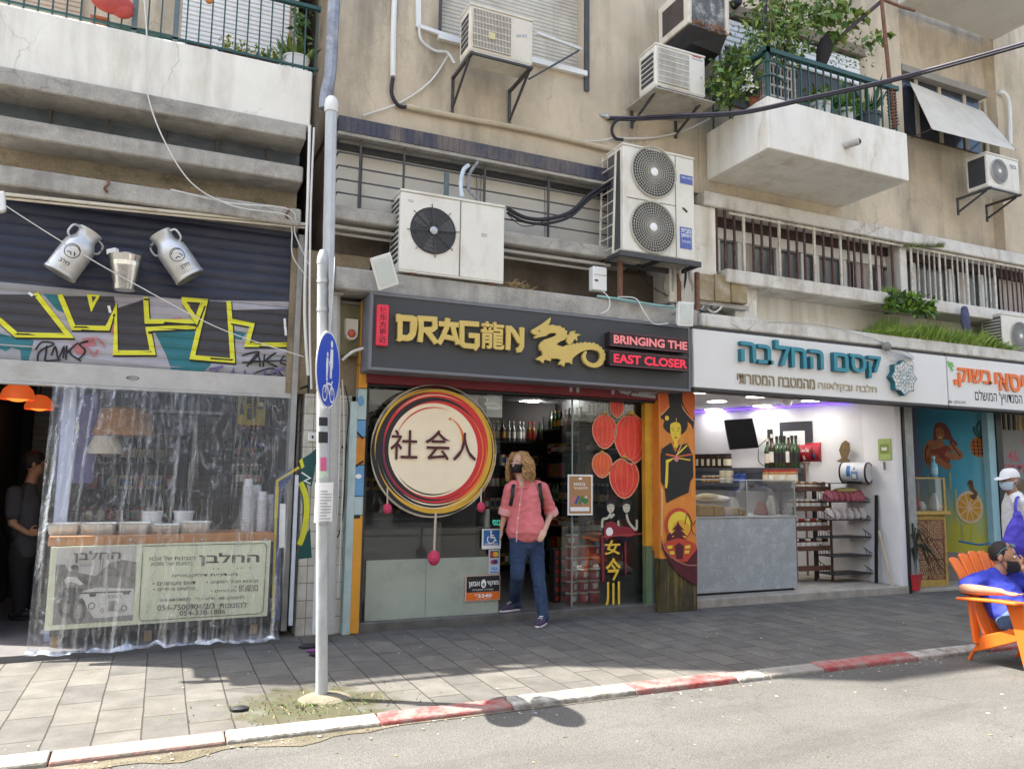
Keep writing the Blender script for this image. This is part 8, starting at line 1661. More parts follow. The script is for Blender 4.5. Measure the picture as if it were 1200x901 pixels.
for k in range(90):a=rnd.uniform(0,6.28);b0=Vector((p.x+cos(a)*.08,.12+sin(a)*.08,zp1+.22));mb.leaf(b0,(cos(a)*.5+rnd.gauss(0,.2),sin(a)*.5,1),rnd.uniform(.1,.28),(LEAF1,LEAF2,LEAF3)[k%3],.16)
for k in range(60):b0=Vector((p.x-.2+rnd.gauss(0,.07),.12+rnd.gauss(0,.05),zp1+.1+abs(rnd.gauss(0,.08))));mb.leaf(b0,(rnd.gauss(0,.5),rnd.gauss(-.3,.4),.6),.08,LEAF1)
for k in range(120):b0=Vector((p.x+.05+rnd.gauss(0,.05),.3+rnd.gauss(0,.05),zp1+.3+rnd.random()*.6));mb.leaf(b0,(rnd.gauss(0,.5),rnd.gauss(-.3,.4),-.4),.1,(LEAF3,LEAF1)[k%2])
mb.build('foliage',t)
mb=MB();RB2=mat('red_bag',(.46,.07,.055),.6,var=.25,scale=14);p=W(132,4,-.17);mb.ball(p,(.17,.06,.10),RB2,18,10);mb.ball(p+Vector((.08,0,-.05)),(.09,.05,.07),RB2);tag(mb.build('red_bag',smooth=True),'crumpled red bag hanging on the green balcony railing','bag')
mb=MB();mb.ball(W(245,1,-.17),(.035,.03,.03),mat('yellow_red_flower',(.62,.25,.06),.6));tag(mb.build('flower',smooth=True),'single orange flower on the green railing','flower')
# ---- plant balcony on the right house
BYf=-1.16;bx0,bx1=W(900,140,BYf).x,W(1064.5,185,BYf).x;bzb,bzt=zz(980,192,BYf),zz(980,134,BYf)
PB=thing('plant_balcony','white concrete balcony overgrown with plants above the barred windows','balcony',((bx0+bx1)/2,-.6,bzb))
BW=mat('balcony_white',(.78,.755,.69),.85,var=.05,scale=2,bump=.1,bscale=30,stain=(.50,.42,.30),stain_amt=.55,stain_scale=(2.2,2.2,1),drip=(.42,.36,.26),crack=.25)
mb=MB();th=.1;mb.box(bx0,bx1,BYf,BYf+th,bzb,bzt,BW);mb.box(bx0,bx0+th,BYf+th+.001,-.101,bzb,bzt,BW);mb.box(bx1-th,bx1,BYf+th+.001,-.101,bzb,bzt,BW);mb.build('parapet',PB,bevel=.01);mb=MB();mb.box(bx0+th+.001,bx1-th-.001,BYf+th+.001,-.101,bzb+.002,bzb+.099,BW);mb.build('floor_slab',PB,bevel=.01)
mb=MB();p=W(990,171,BYf);mb.cyl(p,p+Vector((.05,-.16,-.0)),.04,.04,GREYP,16);mb.cyl(p+Vector((.05,-.1601,0)),p+Vector((.05,-.161,0)),.032,.032,INK,16);mb.build('drain_spout',PB,smooth=True)
hz=zz(960,78,BYf)+.0;zr2=zz(975,80,BYf);mb=MB();e=.02
mb.bar((bx0-.02,BYf+.03,zr2),(bx1-.1,BYf+.03,zr2),.06,.05,RAIL);mb.bar((bx0+.03,BYf,zr2),(bx0+.03,-.1,zr2),.06,.05,RAIL);mb.build('handrail',PB)
mb=MB();n=17
for i in range(n+1):x=bx0+.06+(bx1-bx0-.2)*i/n;mb.bar((x,BYf+.03,bzt),(x,BYf+.03,zr2-.02),.016,.016,RAIL)
for i in range(3):y_=BYf+.35+i*.3;mb.bar((bx0+.03,y_,bzt),(bx0+.03,y_,zr2-.02),.016,.016,RAIL)
mb.bar((bx0+.03,BYf+.03,bzt),(bx0+.03,BYf+.03,zr2-.02),.03,.03,RAIL)
for f in(.45,.75): 
 z=bzt+(zr2-bzt)*f;mb.tube(smooth_pts([Vector((bx0+.3,BYf+.01,z-.04)),Vector((bx0+.1,BYf-.01,z)),Vector((bx0-.01,BYf+.06,z)),Vector((bx0+.0,BYf+.3,z-.02)),Vector((bx0+.01,-.15,z-.05))],6),.013,RAIL,6)
mb.build('balusters',PB)
t=thing('rusty_pole','rusty pole twined with wire rising from the right end of the plant balcony','pole',W(1048,150,BYf+.05));A,B=W(1048,150,BYf+.05),W(1032,-10,BYf+.05)
mb=MB();mb.cyl(A,B,.025,.022,RUST,10);mb.build('shaft',t,smooth=True);mb=MB();P=[]
for i in range(60):f=i/59*.28;q=A.lerp(B,f);P.append(q+Vector((cos(i*1.3)*.06,sin(i*1.3)*.05,0)))
mb.tube(P,.008,RUST,5);mb.build('wire',t);mb=MB();mb.tube([W(1035,0,BYf+.05),W(1000,30,BYf+.25),W(965,62,BYf+.4)],.025,mat('dark_pole',(.06,.045,.05),.7));mb.tube([W(1030,-2,BYf+.05),W(1055,8,BYf),W(1072,13,BYf)],.018,RUST);mb.build('strut',t,smooth=True)
def greens(mb,c,sd,n,size,mats,rnd,droop=-.3,w=.45):
 for k in range(n):p=Vector(c)+Vector((rnd.gauss(0,sd[0]),rnd.gauss(0,sd[1]),rnd.gauss(0,sd[2])));mb.leaf(p,(rnd.gauss(0,.7),rnd.gauss(-.3,.7),rnd.gauss(droop,.6)),size*rnd.uniform(.6,1.3),mats[rnd.randrange(len(mats))],w)
def pot(p,r,h,m,lb,name='plant_pot'):
 t=thing(name,lb,'potted plant',p);mb=MB();mb.lathe([(r*.72,0),(r*.96,h*.85),(r*1.06,h*.86),(r*1.08,h),(r*.9,h),(.0,h*.9)],p,m,n=20);mb.build('pot',t,smooth=True);return t
rnd=random.Random(31);fl=bzb+.1;up_=bzt+.02
mb=MB();mb.box(bx0+th+.001,bx1-th-.001,BYf+th+.001,BYf+.42,bzt-.06,bzt-.02,CONC);mb.build('plant_shelf',PB)
sh_=bzt-.019
pa=Vector((bx0+.2,-.55,fl));t=pot(Vector((bx0+.3,-.5,sh_-.12)),.12,.2,TERRA,'bushy potted plant with white flowers at the left side of the balcony');mb=MB()
for u,v,s_,n in((852,92,.11,220),(860,80,.1,160),(872,100,.08,120),(850,103,.08,120)):greens(mb,W(u,v,-.75),(s_,.12,s_),n,.10,(LEAF1,LEAF2,LEAF3),rnd)
for k in range(60):mb.leaf(W(rnd.uniform(868,880),rnd.uniform(82,108),-.95)+Vector((0,rnd.gauss(0,.05),0)),(rnd.gauss(0,1),-1,rnd.gauss(0,1)),.05,INKW)
mb.build('foliage',t)
t=thing('climbing_vine','tall climbing vine hanging over the front corner of the plant balcony','vine',Vector((bx0+.5,BYf+.3,sh_)));mb=MB()
mb.tube(smooth_pts([Vector((bx0+.35,BYf+.35,sh_)),W(900,60,BYf+.35),W(896,20,BYf+.35),W(898,-20,BYf+.35)],6),.03,DKMET)
for k in range(14):a=W(rnd.uniform(898,925),-10,BYf+rnd.uniform(.2,.5));mb.tube(smooth_pts([a,W(rnd.uniform(900,935),30,BYf+rnd.uniform(.2,.5)),W(rnd.uniform(903,935),rnd.uniform(55,75),BYf+rnd.uniform(.2,.5))],5),.005,mat('dry_stem',(.30,.26,.12),.8),4)
mb.build('stems',t,smooth=True);mb=MB()
for u,v,sx,sz,n in((905,10,.18,.14,300),(925,15,.14,.14,240),(890,30,.11,.16,170),(886,48,.08,.10,100),(912,45,.14,.18,210),(928,60,.07,.12,110),(948,12,.13,.10,170),(965,8,.12,.08,130),(920,62,.09,.06,90),(880,62,.08,.08,90)):greens(mb,W(u,v,BYf+.35),(sx,.16,sz),n,.085,(LEAF1,LEAF2,LEAF1,LEAF2,LEAF3),rnd,-.6)
for u,v,s_,n in((985,14,.10,60),(960,20,.08,50),(1002,24,.05,20),(975,45,.06,40),(1030,45,.05,26)):greens(mb,W(u,v,BYf+.3),(s_,.08,s_*.8),n,.13,(LEAF2,LEAF1),rnd,-.7,.6)
for k in range(160):p=W(rnd.uniform(975,1025),rnd.uniform(38,80),BYf+.5);mb.leaf(p,(rnd.gauss(0,1),-.3,rnd.gauss(-.3,.6)),.05,LEAF1)
mb.build('foliage',t)
t=thing('laundry_crate','white plastic crate in the corner of the plant balcony','crate',Vector((bx0+.5,BYf+.3,sh_)));x0,x1=bx0+.13,bx0+.55;zc0_,zc1_=sh_,zr2-.06;CRT=mat('greyish_crate',(.46,.43,.40),.6,var=.15);mb=MB()
for i in range(9):x=x0+(x1-x0)*i/8;mb.box(x-.007,x+.007,BYf+.14,BYf+.155,zc0_,zc1_,CRT)
for i in range(7):y_=BYf+.156+.24*i/6;mb.box(x0-.007,x0+.007,y_,y_+.014,zc0_,zc1_,CRT)
for i in range(5):z=zc0_+(zc1_-zc0_)*i/4;mb.box(x0-.008,x1+.008,BYf+.135,BYf+.16,z-.012,z+.012,CRT);mb.box(x0-.009,x0+.009,BYf+.161,BYf+.4,z-.012,z+.012,CRT)
mb.build('lattice',t);mb=MB();mb.box(x0+.02,x1-.02,BYf+.17,BYf+.4,zc0_,zc1_-.03,mat('crate_dark',(.06,.05,.045),.9));mb.build('lining',t)
t=pot(Vector((bx0-.02+.16,BYf+.35,sh_-.0)),.1,.16,TERRA,'terracotta pot tied with pink string at the balcony corner');mb=MB();greens(mb,Vector((bx0+.14,BYf+.35,sh_+.2)),(.05,.05,.04),60,.07,(LEAF3,LEAF1),rnd,.4);mb.build('foliage',t)
for u,wd,lb in((960,.3,'left white bucket behind the balcony bars'),(988,.28,'right white bucket behind the balcony bars')):
 p=W(u,110,BYf+.28);p.z=sh_;t=pot(p,.13,.26,mat('white_pot',(.62,.63,.62),.5,var=.05),lb);mb=MB();greens(mb,p+Vector((0,0,.32)),(.12,.08,.07),150,.1,(LEAF1,LEAF2,LEAF1),rnd,.2,.6);mb.build('foliage',t)
p=W(1016,125,BYf+.28);p.z=sh_;t=pot(p,.15,.3,mat('slate_pot',(.06,.07,.08),.5),'dark slate pot with spiky leaves at the right of the balcony');mb=MB()
for k in range(9):a=rnd.uniform(0,6.28);mb.leaf(p+Vector((cos(a)*.04,sin(a)*.04,.28)),(cos(a)*.6,sin(a)*.4,1),rnd.uniform(.35,.55),LEAF3,.12)
greens(mb,p+Vector((0,0,.36)),(.12,.06,.05),50,.08,(LEAF1,LEAF3),rnd,.3);mb.build('foliage',t)
t=thing('dark_cloth','dark rag hanging on the branch above the balcony railing','cloth',W(966,75,BYf+.3));mb=MB();mb.limb([W(972,42,BYf+.3),W(966,58,BYf+.3),W(962,76,BYf+.3)],[(.06,.05),(.11,.07),(.07,.05)],mat('rag_black',(.02,.018,.017),.9));mb.build('rag',t,smooth=True)
t=thing('balcony_window','white slatted roller shutter behind the plant balcony','shutter',(W(900,60,-.11).x,-.11,zz(900,75,-.11)));x0,x1=W(835,50,-.11).x,W(1005,80,-.11).x;z0,z1=zz(900,88,-.11)-.55,zz(900,36,-.11);mb=MB();mb.box(x0,x1,-.125,-.102,z0,z1,mat('dark_opening',(.06,.06,.065),.5));slats(mb,x0+.01,x1-.01,z0+.75,z1-.04,-.14,.075,WHITEP,.014);mb.build('roller_slats',t,smooth=True);mb=MB()
for u in(840,847,):x=W(u,90,-.14).x;mb.box(x-.02,x+.02,-.16,-.126,z0,z0+.8,WHITEP)
mb.box(x0-.06,x1+.06,-.2,-.103,z1,z1+.14,mat('blind_cover_brown',(.22,.17,.13),.8));mb.build('frame',t)
p=W(866,2,-.3);mb=MB();mb.cyl(p,p+Vector((0,.19,.02)),.05,.07,INK,14);mb.cyl(p+Vector((0,-.02,0)),p,.035,.05,INK,14);tag(mb.build('wall_lamp',smooth=True),'small black wall lamp at the top above the plant balcony','lamp')
# ---- grass and weeds on the canopy
GRS=[mat('grass_%d'%i,c,.6,var=.3,scale=20)for i,c in enumerate(((.20,.36,.04),(.30,.45,.06),(.10,.20,.03),(.36,.40,.11)))]
mb=MB();rnd=random.Random(17);gx0,gx1=W(1018,385,-.3).x,W(1178,405,-.3).x
for k in range(6500):
 f=rnd.random();x=gx0+(gx1-gx0)*f;y_=rnd.uniform(-.42,.08);env=min(1,f*5+.15)*min(1,(1-f)*4+.2)*(.7+.5*noise.noise(Vector((x*3,y_*4,2))));h=env*rnd.uniform(.14,.34)*(1.25 if y_>-.2 else 1)
 b0=Vector((x,y_,zrc1));l_=Vector((rnd.gauss(0,.07),rnd.gauss(-.05,.06),h));s_=Vector((cos(k),sin(k),0))*.006
 mb.add([b0-s_,b0+s_,b0+l_*.6+s_*.5+Vector((0,0,.01)),b0+l_],[(0,1,2,3)],GRS[rnd.randrange(4)])
tag(mb.build('grass'),'bright green grass growing along the edge of the right canopy','grass',kind='stuff')
mb=MB()
for k in range(420):u=rnd.uniform(1038,1092);v=352+(u-1038)*.12+rnd.gauss(0,3.2);mb.leaf(W(u,v,-.3)+Vector((0,rnd.uniform(-.05,.1),rnd.uniform(-.1,.04))),(rnd.gauss(0,.8),-.6,rnd.gauss(.1,.6)),.12,(LEAF1,LEAF3,GRS[0])[k%3],.4)
tag(mb.build('weed'),'leafy dark weeds growing under the window sill above the grass','plant')
for(ua,ub,va,vb,n,lb)in((1034,1052,326,346,150,'tuft of grass growing in the window sill beside the white pillar'),(1058,1106,274,290,260,'dry moss and weeds on the lintel break')):
 mb=MB()
 for k in range(n):b0=W(rnd.uniform(ua,ub),vb,-.24);h=rnd.uniform(.04,.15)*(1 if va>300 else .6);l_=Vector((rnd.gauss(0,.04),rnd.gauss(-.03,.03),h));s_=Vector((.006,0,0));mb.add([b0-s_,b0+s_,b0+l_],[(0,1,2)],(GRS[k%3]if va>300 else(LEAF3,LEAF2,MATS['dry_stem'])[k%3]))
 tag(mb.build('weed'),lb,'plant')
t=thing('cable_bundle','bundle of grey cables tied above the flower emblem','cable',W(1045,412,-.5));mb=MB();rnd=random.Random(3)
for k in range(6):mb.tube(smooth_pts([W(1034+k*.6,400,-.44),W(1036+k,409+k*.5,-.5),W(1050+k*2,411+k,-.52),W(1062+k*1.5,413+k*1.5,-.5),W(1070,418+k*.5,-.46)],5),.008,CABW if k%2 else GREYP,5)
mb.tube(smooth_pts([W(1036,406,-.46),W(1044,421,-.47),W(1052,421,-.47),W(1066,416,-.47)],6),.006,CABW,5);mb.tube(smooth_pts([W(1066,418,-.47),W(1072,432,-.52),W(1064,440,-.53),W(1048,430,-.53)],6),.003,GREYP,4);mb.build('cables',t,smooth=True);mb=MB();mb.ball(W(1039,406,-.5),(.07,.05,.06),mat('tape_grey',(.26,.25,.23),.6,var=.4,scale=30));mb.build('tape',t,smooth=True)
mb=MB();p=W(1131,375,-.36);mb.limb([p+Vector((0,0,.16)),p,p+Vector((.02,0,-.16))],[(.05,.04),(.08,.05),(.05,.04)],mat('blue_grey_rag',(.08,.09,.16),.9,var=.4,scale=14));tag(mb.build('rag',smooth=True),'dark blue rag hanging from the sill above the grass','cloth')
cable('wire',[W(900,377,-.43),W(960,381,-.44),W(1010,393,-.45),W(1036,402,-.46)],.005,GREYP,'thin grey wire along the white canopy to the cable bundle','wire')
# ---- street sign pole
PB0=Vector((G(377,818,PZ).x,G(377,818,PZ).y,PZ));top=W(378.5,296,PB0.y);base=PB0
SP_=thing('street_sign','tall grey street pole with a round blue walking and cycling sign','street sign',base)
POLE=mat('grey_painted_pole',(.47,.49,.50),.5,metal=.2,var=.12,scale=6,stain=(.22,.21,.19),stain_amt=.6,stain_scale=(7,7,2));r_=.039
mb=MB();mb.cyl(base-Vector((0,0,.02)),base.lerp(top,.985),r_,r_,POLE,28);mb.build('pole',SP_,smooth=True)
mb=MB();mb.lathe([(r_*1.04,-.04),(r_*1.05,-.03),(r_*1.05,-.01),(r_*.95,.02),(r_*.6,.06),(.001,.065)],base.lerp(top,.985),POLE,n=28);mb.build('cap',SP_,smooth=True)
UZ_=Vector((0,0,1));dc=W(385,433.5,base.y-.03);nrm=Vector((cos(radians(-28)),sin(radians(-28)),0));tg_=UZ_.cross(nrm);dc-=nrm*.06;rd=.265
SGB=mat('sign_blue',(.022,.085,.56),.4,var=.03)
def dsc(r0,o,m,th=.006):                             # disc on the sign plane
 P=[dc+nrm*o+tg_*cos(a)*r0+UZ_*sin(a)*r0 for a in[2*pi*i/48 for i in range(48)]];mb=MB();n=48;mb.add(P+[q-nrm*th for q in P],[tuple(range(n)),tuple(range(n,2*n))[::-1]]+[(i,n+i,n+(i+1)%n,(i+1)%n)for i in range(n)],m);return mb
dsc(rd,.06,INKW).build('plate',SP_);dsc(rd*.945,.0622,SGB,.002).build('sign_face',SP_)
n0,t0,d0=nrm,tg_,dc;nrm=Vector((.983,-.183,0));tg_=UZ_.cross(nrm);dc=W(382,344,base.y);dsc(.255,.05,GALV,.005).build('side_plate',SP_);nrm,tg_,dc=n0,t0,d0
m2=MB()                                             # pedestrian pair above a bicycle
m2.ell(.045,.185,.026,.026,0,INKW,n=16);m2.flat([(.02,.15),(.08,.15),(.088,.02),(.074,.02),(.07,.06),(.068,-.055),(.05,-.055),(.047,.03),(.04,-.055),(.022,-.055),(.022,.05),(.012,.02),(.005,.03)],0,INKW)
m2.ell(-.045,.10,.018,.018,0,INKW,n=14);m2.flat([(-.066,.078),(-.024,.078),(-.02,.0),(-.032,-.06),(-.043,-.06),(-.046,-.01),(-.05,-.06),(-.062,-.06),(-.066,.0),(-.075,.03)],0,INKW)
m2.stroke([(-.01,.05),(.02,.06)],.014,0,INKW)
for cx in(-.075,.085):m2.ell(cx,-.165,.056,.056,0,INKW,n=28,hole=.76)
for P in([(-.075,-.165),(-.045,-.085),(.02,-.165),(.065,-.095),(-.05,-.095)],[(.085,-.165),(.062,-.08),(.088,-.072)],[(-.045,-.085),(-.052,-.072)],[(-.07,-.068),(-.03,-.068)],[(.02,-.165),(-.05,-.10)]):m2.stroke(P,.014,0,INKW)
mb=MB();mb.f,mb.m,mb.mats=m2.f,m2.m,m2.mats
for v in m2.v:mb.v.append(dc+nrm*(.0622+.0006-v.y*.8)+tg_*v.x+Vector((0,0,v.z)))
mb.build('pictogram',SP_)
mb=MB()
for dz in(.12,-.12,.42,.62):mb.lathe([(r_*1.1,-.015),(r_*1.1,.015)],base.lerp(top,(dc.z+dz-base.z)/(top.z-base.z)),GALV,n=20)
mb.build('clamp',SP_)
def wrap(px,m,name,o=.002):                          # a sheet wrapped round the front of the pole
 ua,va,ub,vb=px;um=(ua+ub)/2;q=base.lerp(top,(W(um,(va+vb)/2,base.y).z-base.z)/(top.z-base.z));zt_,zb_=W(um,va,base.y-r_).z,W(um,vb,base.y-r_).z;h=(ub-ua)/2*(W(um+1,va,base.y).x-W(um,va,base.y).x)
 a0=math.atan2(CAM.x-q.x,q.y-CAM.y);am=min(1.4,h/r_);mb=MB();n=10;R=[]
 for z in(zb_,zt_):f=(z-base.z)/(top.z-base.z);c=base.lerp(top,f);R.append([Vector((c.x+sin(a0*0+b)*(r_+o),c.y-cos(b)*(r_+o),z))for b in[-am+2*am*i/n for i in range(n+1)]])
 mb.add(R[0]+R[1],[(i,i+1,n+2+i,n+1+i)for i in range(n)],m);return mb.build(name,SP_,smooth=True)
wrap((377,489,388,499),INK,'black_sticker');wrap((378,506,390,519),INK,'black_sticker');wrap((384,536,391,552),mat('pink_sticker',(.6,.12,.25),.5),'pink_sticker',.003);wrap((377,551,391,560),mat('pale_green_sticker',(.5,.6,.48),.6,var=.3,scale=60),'green_sticker')
x0,x1,z0,z1=R4(369.5,565.5,391,612,base.y-r_-.012);mb=MB();n=10;vs=[]
for j in range(7):
 for i in range(n+1):s=i/n-.5;vs.append((x0+(x1-x0)*i/n,base.y-r_-.012+.045*s*s*4*(.6)+.004*sin(j*1.3+i*.8),z0+(z1-z0)*j/6+.006*s))
mb.add(vs,[(j*(n+1)+i,j*(n+1)+i+1,(j+1)*(n+1)+i+1,(j+1)*(n+1)+i)for j in range(6)for i in range(n)],PAPER);pn=tag(mb.build('paper_notice',smooth=True),'white paper notice taped to the street pole','notice')
mb=MB()
for k in range(12):z=z1-.06-k*.02;w_=(x1-x0)*(.62 if k%4 else .4);mb.box(x0+.03,x0+.03+w_,base.y-r_-.0175,base.y-r_-.0165,z,z+.006,mat('grey_ink',(.30,.30,.32),.7))
mb.build('printed_lines',pn)
mb=MB();mb.ball(base+Vector((.02,0,-.03)),(.2,.17,.065),mat('pole_mortar',(.19,.17,.12),.95,var=.3,scale=9,bump=.5),18,8);tag(mb.build('mortar_collar',smooth=True),'rough mortar mound round the foot of the street pole','mortar')
mb=MB();rnd=random.Random(40)
for k in range(420):
 a=rnd.uniform(0,6.28);d_=abs(rnd.gauss(0,.3));p=Vector((.98+cos(a)*d_*1.25,-2.2+sin(a)*d_*.75,PZ))
 if p.y<-2.5 or(p-base).length<.14:continue
 l_=Vector((rnd.gauss(0,.025),rnd.gauss(0,.025),rnd.uniform(.006,.02)));s_=Vector((.004,0,0));mb.add([p-s_,p+s_,p+l_],[(0,1,2)],(GRS[2],LEAF3,MATS['dry_stem'],LEAF3)[k%4])
tag(mb.build('weeds'),'short weeds in the paving joints round the street pole','weeds',kind='stuff')
mb=MB();LIT=[mat('litter_%d'%i,c,.8)for i,c in enumerate(((.6,.58,.53),(.3,.22,.12),(.5,.45,.36),(.14,.1,.07)))]
for k in range(420):
 x=rnd.uniform(-1.5,9);near=rnd.random()<.45;y_=-2.70-abs(rnd.gauss(0,.06))if near else rnd.uniform(-5.5,-.3);z=(-.187 if y_>-2.88 and x<1.7 else-.194)if y_<-2.66 else PZ+.002
 if-2.7 <y_<-2.5:continue
 s_=rnd.uniform(.004,.013);a=rnd.uniform(0,6.28);mb.add([(x+cos(a+b)*s_*rnd.uniform(.5,1.4),y_+sin(a+b)*s_*rnd.uniform(.5,1.4),z+.002)for b in(0,1.5,3,4.6)],[(0,1,2,3)],LIT[rnd.randrange(4)])
tag(mb.build('litter'),'small leaf and paper litter scattered on the street','litter',kind='stuff')
mb=MB();mb.lift=0
for u,v,s_,m in((366,762,.05,mat('purple_litter',(.16,.04,.16),.7)),(362,757,.09,CABB),(372,766,.07,CABB),(281,830,.06,CABB)):p=G(u,v,PZ+.012);mb.ball(p,(s_,s_*.7,s_*.3),m,8,5)
tag(mb.build('rubbish',smooth=True),'small heap of dark rubbish by the pier foot','rubbish',kind='stuff')
# ================================================================ people and the orange chair
RTH=Vector((RT.x,RT.y,0)).normalized();FWH=Vector((FWD.x,FWD.y,0)).normalized();UZ=Vector((0,0,1))
def oball(mb,c,fx,fy,fz,r,m,n=16,k=10):
 i0=len(mb.v);mb.ball((0,0,0),r,m,n,k)
 for v in mb.v[i0:]:v[:]=Vector(c)+fx*v.x+fy*v.y+fz*v.z
def frame(face,up=UZ):f=Vector(face).normalized();s=f.cross(up).normalized();return s,f,s.cross(f)   # right hand of a viewer behind, front, up
def hand(mb,wr,d,out,m,s=1.,curl=.5):             # wrist, pointing direction, direction the thumb leaves
 d=d.normalized();out=(out-d*out.dot(d)).normalized();dn=d.cross(out);a=wr-d*.01
 mb.limb([a,wr+d*.05*s,wr+d*.085*s],[(.024*s,.017*s),(.038*s,.015*s),(.036*s,.013*s)],m,side=out,n=10)
 for k in range(4):
  b=wr+d*.082*s+out*(.027-.018*k)*s;L_=(.066,.074,.07,.056)[k]*s;e=b+(d*(1-curl*.3)+dn*curl*.4).normalized()*L_*.5;g=e+(d*(1-curl)+dn*curl).normalized()*L_*.5
  mb.limb([b-d*.015,e,g],[.0085*s,.008*s,.007*s],m,side=out,n=8)
 b=wr+d*.03*s+out*.03*s;e=b+(d*.6+out*.7).normalized()*.04*s;mb.limb([b-out*.012,e,e+(d+out*.1).normalized()*.032*s],[.012*s,.010*s,.008*s],m,side=dn,n=8)
def head(mb,c,s,f,u,m,k=1.):
 oball(mb,c+u*.018*k-f*.012*k,s,f,u,(.075*k,.094*k,.098*k),m);oball(mb,c-u*.052*k+f*.022*k,s,f,u,(.058*k,.066*k,.066*k),m)
 mb.limb([c+f*.082*k+u*.02*k,c+f*.104*k-u*.022*k,c+f*.09*k-u*.034*k],[.009*k,.015*k,.012*k],m,side=s,n=8)
 for q in(-1,1):oball(mb,c+s*q*.077*k-u*.012*k-f*.008*k,s,f,u,(.010*k,.018*k,.030*k),m,8,6)
 oball(mb,c-u*.052*k+f*.083*k,s,f,u,(.026*k,.012*k,.012*k),m,8,6)
def eyes(t,c,s,f,u,k=1.,brow=(.05,.03,.02)):
 W_=mat('eye_white',(.7,.68,.65),.3); 
 for q in(-1,1):
  mb=MB();p=c+f*.079*k+s*q*.031*k+u*.008*k;oball(mb,p,s,f,u,(.014*k,.008*k,.008*k),W_,10,6);oball(mb,p+f*.0055*k,s,f,u,(.006*k,.004*k,.006*k),INK,8,6);mb.build('eye',t,smooth=True)
  mb=MB();mb.limb([p+u*.022*k-s*q*.014*k+f*.004,p+u*.027*k+f*.006,p+u*.020*k+s*q*.018*k],[.003*k,.0045*k,.002*k],mat('brow_%d'%int(brow[0]*1000),brow,.9),side=s,n=6);mb.build('eyebrow',t,smooth=True)
def mask(t,c,s,f,u,m,k=1.,drop=0.):
 mb=MB();n,r=12,6;vs=[]
 for j in range(r+1):
  b=-.092+.088*j/r
  for i in range(n+1):a=-1.25+2.5*i/n;w_=.066+.014*j/r-.02*(1-j/r)**2;vs.append(c+s*sin(a)*w_*k*1.08+f*(cos(a)*(.098+.016*sin(pi*j/r))+.004-.01*(1-j/r)**2)*k+u*(b-drop)*k)
 mb.add(vs,[(j*(n+1)+i,j*(n+1)+i+1,(j+1)*(n+1)+i+1,(j+1)*(n+1)+i)for j in range(r)for i in range(n)],m)
 for q in(0,n): 
  e=c+s*(1 if q else-1)*.08*k-u*.005*k-f*.01*k;mb.tube([vs[q+(n+1)*1],e-u*.03*k],.0025,m,5);mb.tube([vs[q+(n+1)*(r-1)],e+u*.015*k],.0025,m,5)
 mb.build('face_mask',t,smooth=True)
def shoe(t,an,d,m,sole,k=1.):
 d=Vector((d.x,d.y,0)).normalized();s=d.cross(UZ);h=an.z;g=an-UZ*0
 z0=an.z-.075;c=Vector((an.x,an.y,z0));mb=MB()
 mb.limb([c-d*.055+UZ*.045,c+UZ*.055,c+d*.09+UZ*.042,c+d*.165+UZ*.034],[(.036,.04),(.041,.05),(.046,.036),(.036,.024)],m,side=s,n=14);mb.limb([c-d*.01+UZ*.06,c-d*.015+UZ*.10],[.043,.045],m,side=s,n=14);so_=mb.build('shoe',t,smooth=True)
 mb=MB();n=24;P=[]
 for i in range(n):a=2*pi*i/n;x=.06+cos(a)*.135;y=sin(a)*(.047 if x>.06 else .040);P.append(c+d*x+s*y)
 mb.rings([[q+UZ*z for q in P]for z in(0.0,.022)],sole);mb.build('sole',so_,bevel=.005);mb=MB()
 for i in range(4):q=c+d*(.06+.025*i)+UZ*(.092-.012*i);mb.bar(q-s*.02,q+s*.02,.006,.006,INKW)
 mb.build('laces',so_)
SKL=mat('fair_skin',(.56,.33,.235),.5,var=.06,scale=20);SKT=mat('tan_skin',(.36,.19,.12),.5,var=.06,scale=20);BMASK=mat('black_cloth_mask',(.012,.012,.014),.8,var=0)
# ---- the woman in the doorway
BYW=-.2
def Pw(u,v,d=0.):return W(u,v,BYW)-FWH*d
S=RTH;Fb=(-FWH*.94-RTH*.2).normalized()           # she faces the street, a little to the left
foot=G(637.5,733,PZ);t=thing('person','woman in a pink shirt, blue jeans and black mask stepping out of the doorway','person',Vector((foot.x,foot.y,PZ)))
J=dict(hd=Pw(608.5,543.5),nk=Pw(612,562),ch=Pw(615,580),wa=Pw(615,608),hp=Pw(617,629),sA=Pw(599,572),sB=Pw(634.5,571.5),eA=Pw(592.5,599,-.06),eB=Pw(646,600,-.04),wA=Pw(588,617,-.1),wB=Pw(638,619,.17),lA=Pw(607.5,634),lB=Pw(626.5,634),kA=Pw(606,674,.05),kB=Pw(631,678,.09))
aA=G(603,716,MFZ+.025)+UZ*.085;aA=Vector((aA.x,aA.y,MFZ+.025+.08));aB=Vector((foot.x,foot.y+.02,PZ+.08))
fh=(-FWH*.8-RTH*.62-UZ*.05).normalized();hs,hf,hu=frame(fh);hs=-hs if hs.dot(RTH)<0 else hs;hu=UZ-hf*UZ.dot(hf);hu.normalize()
mb=MB();head(mb,J['hd'],hs,hf,hu,SKL,.98);mb.limb([J['nk']-UZ*.03,J['hd']-UZ*.06],[.055,.05],SKL,side=S)
mb.limb([J['hp'],J['wa'],J['ch'],J['nk']-UZ*.05,J['nk']-UZ*.01],[(.15,.10),(.12,.09),(.14,.1),(.12,.075),(.06,.05)],SKL,side=S)
for a,b,c in(('sA','eA','wA'),('sB','eB','wB')):mb.limb([J[a],J[b],J[c]],[.045,.038,.026],SKL,side=S)
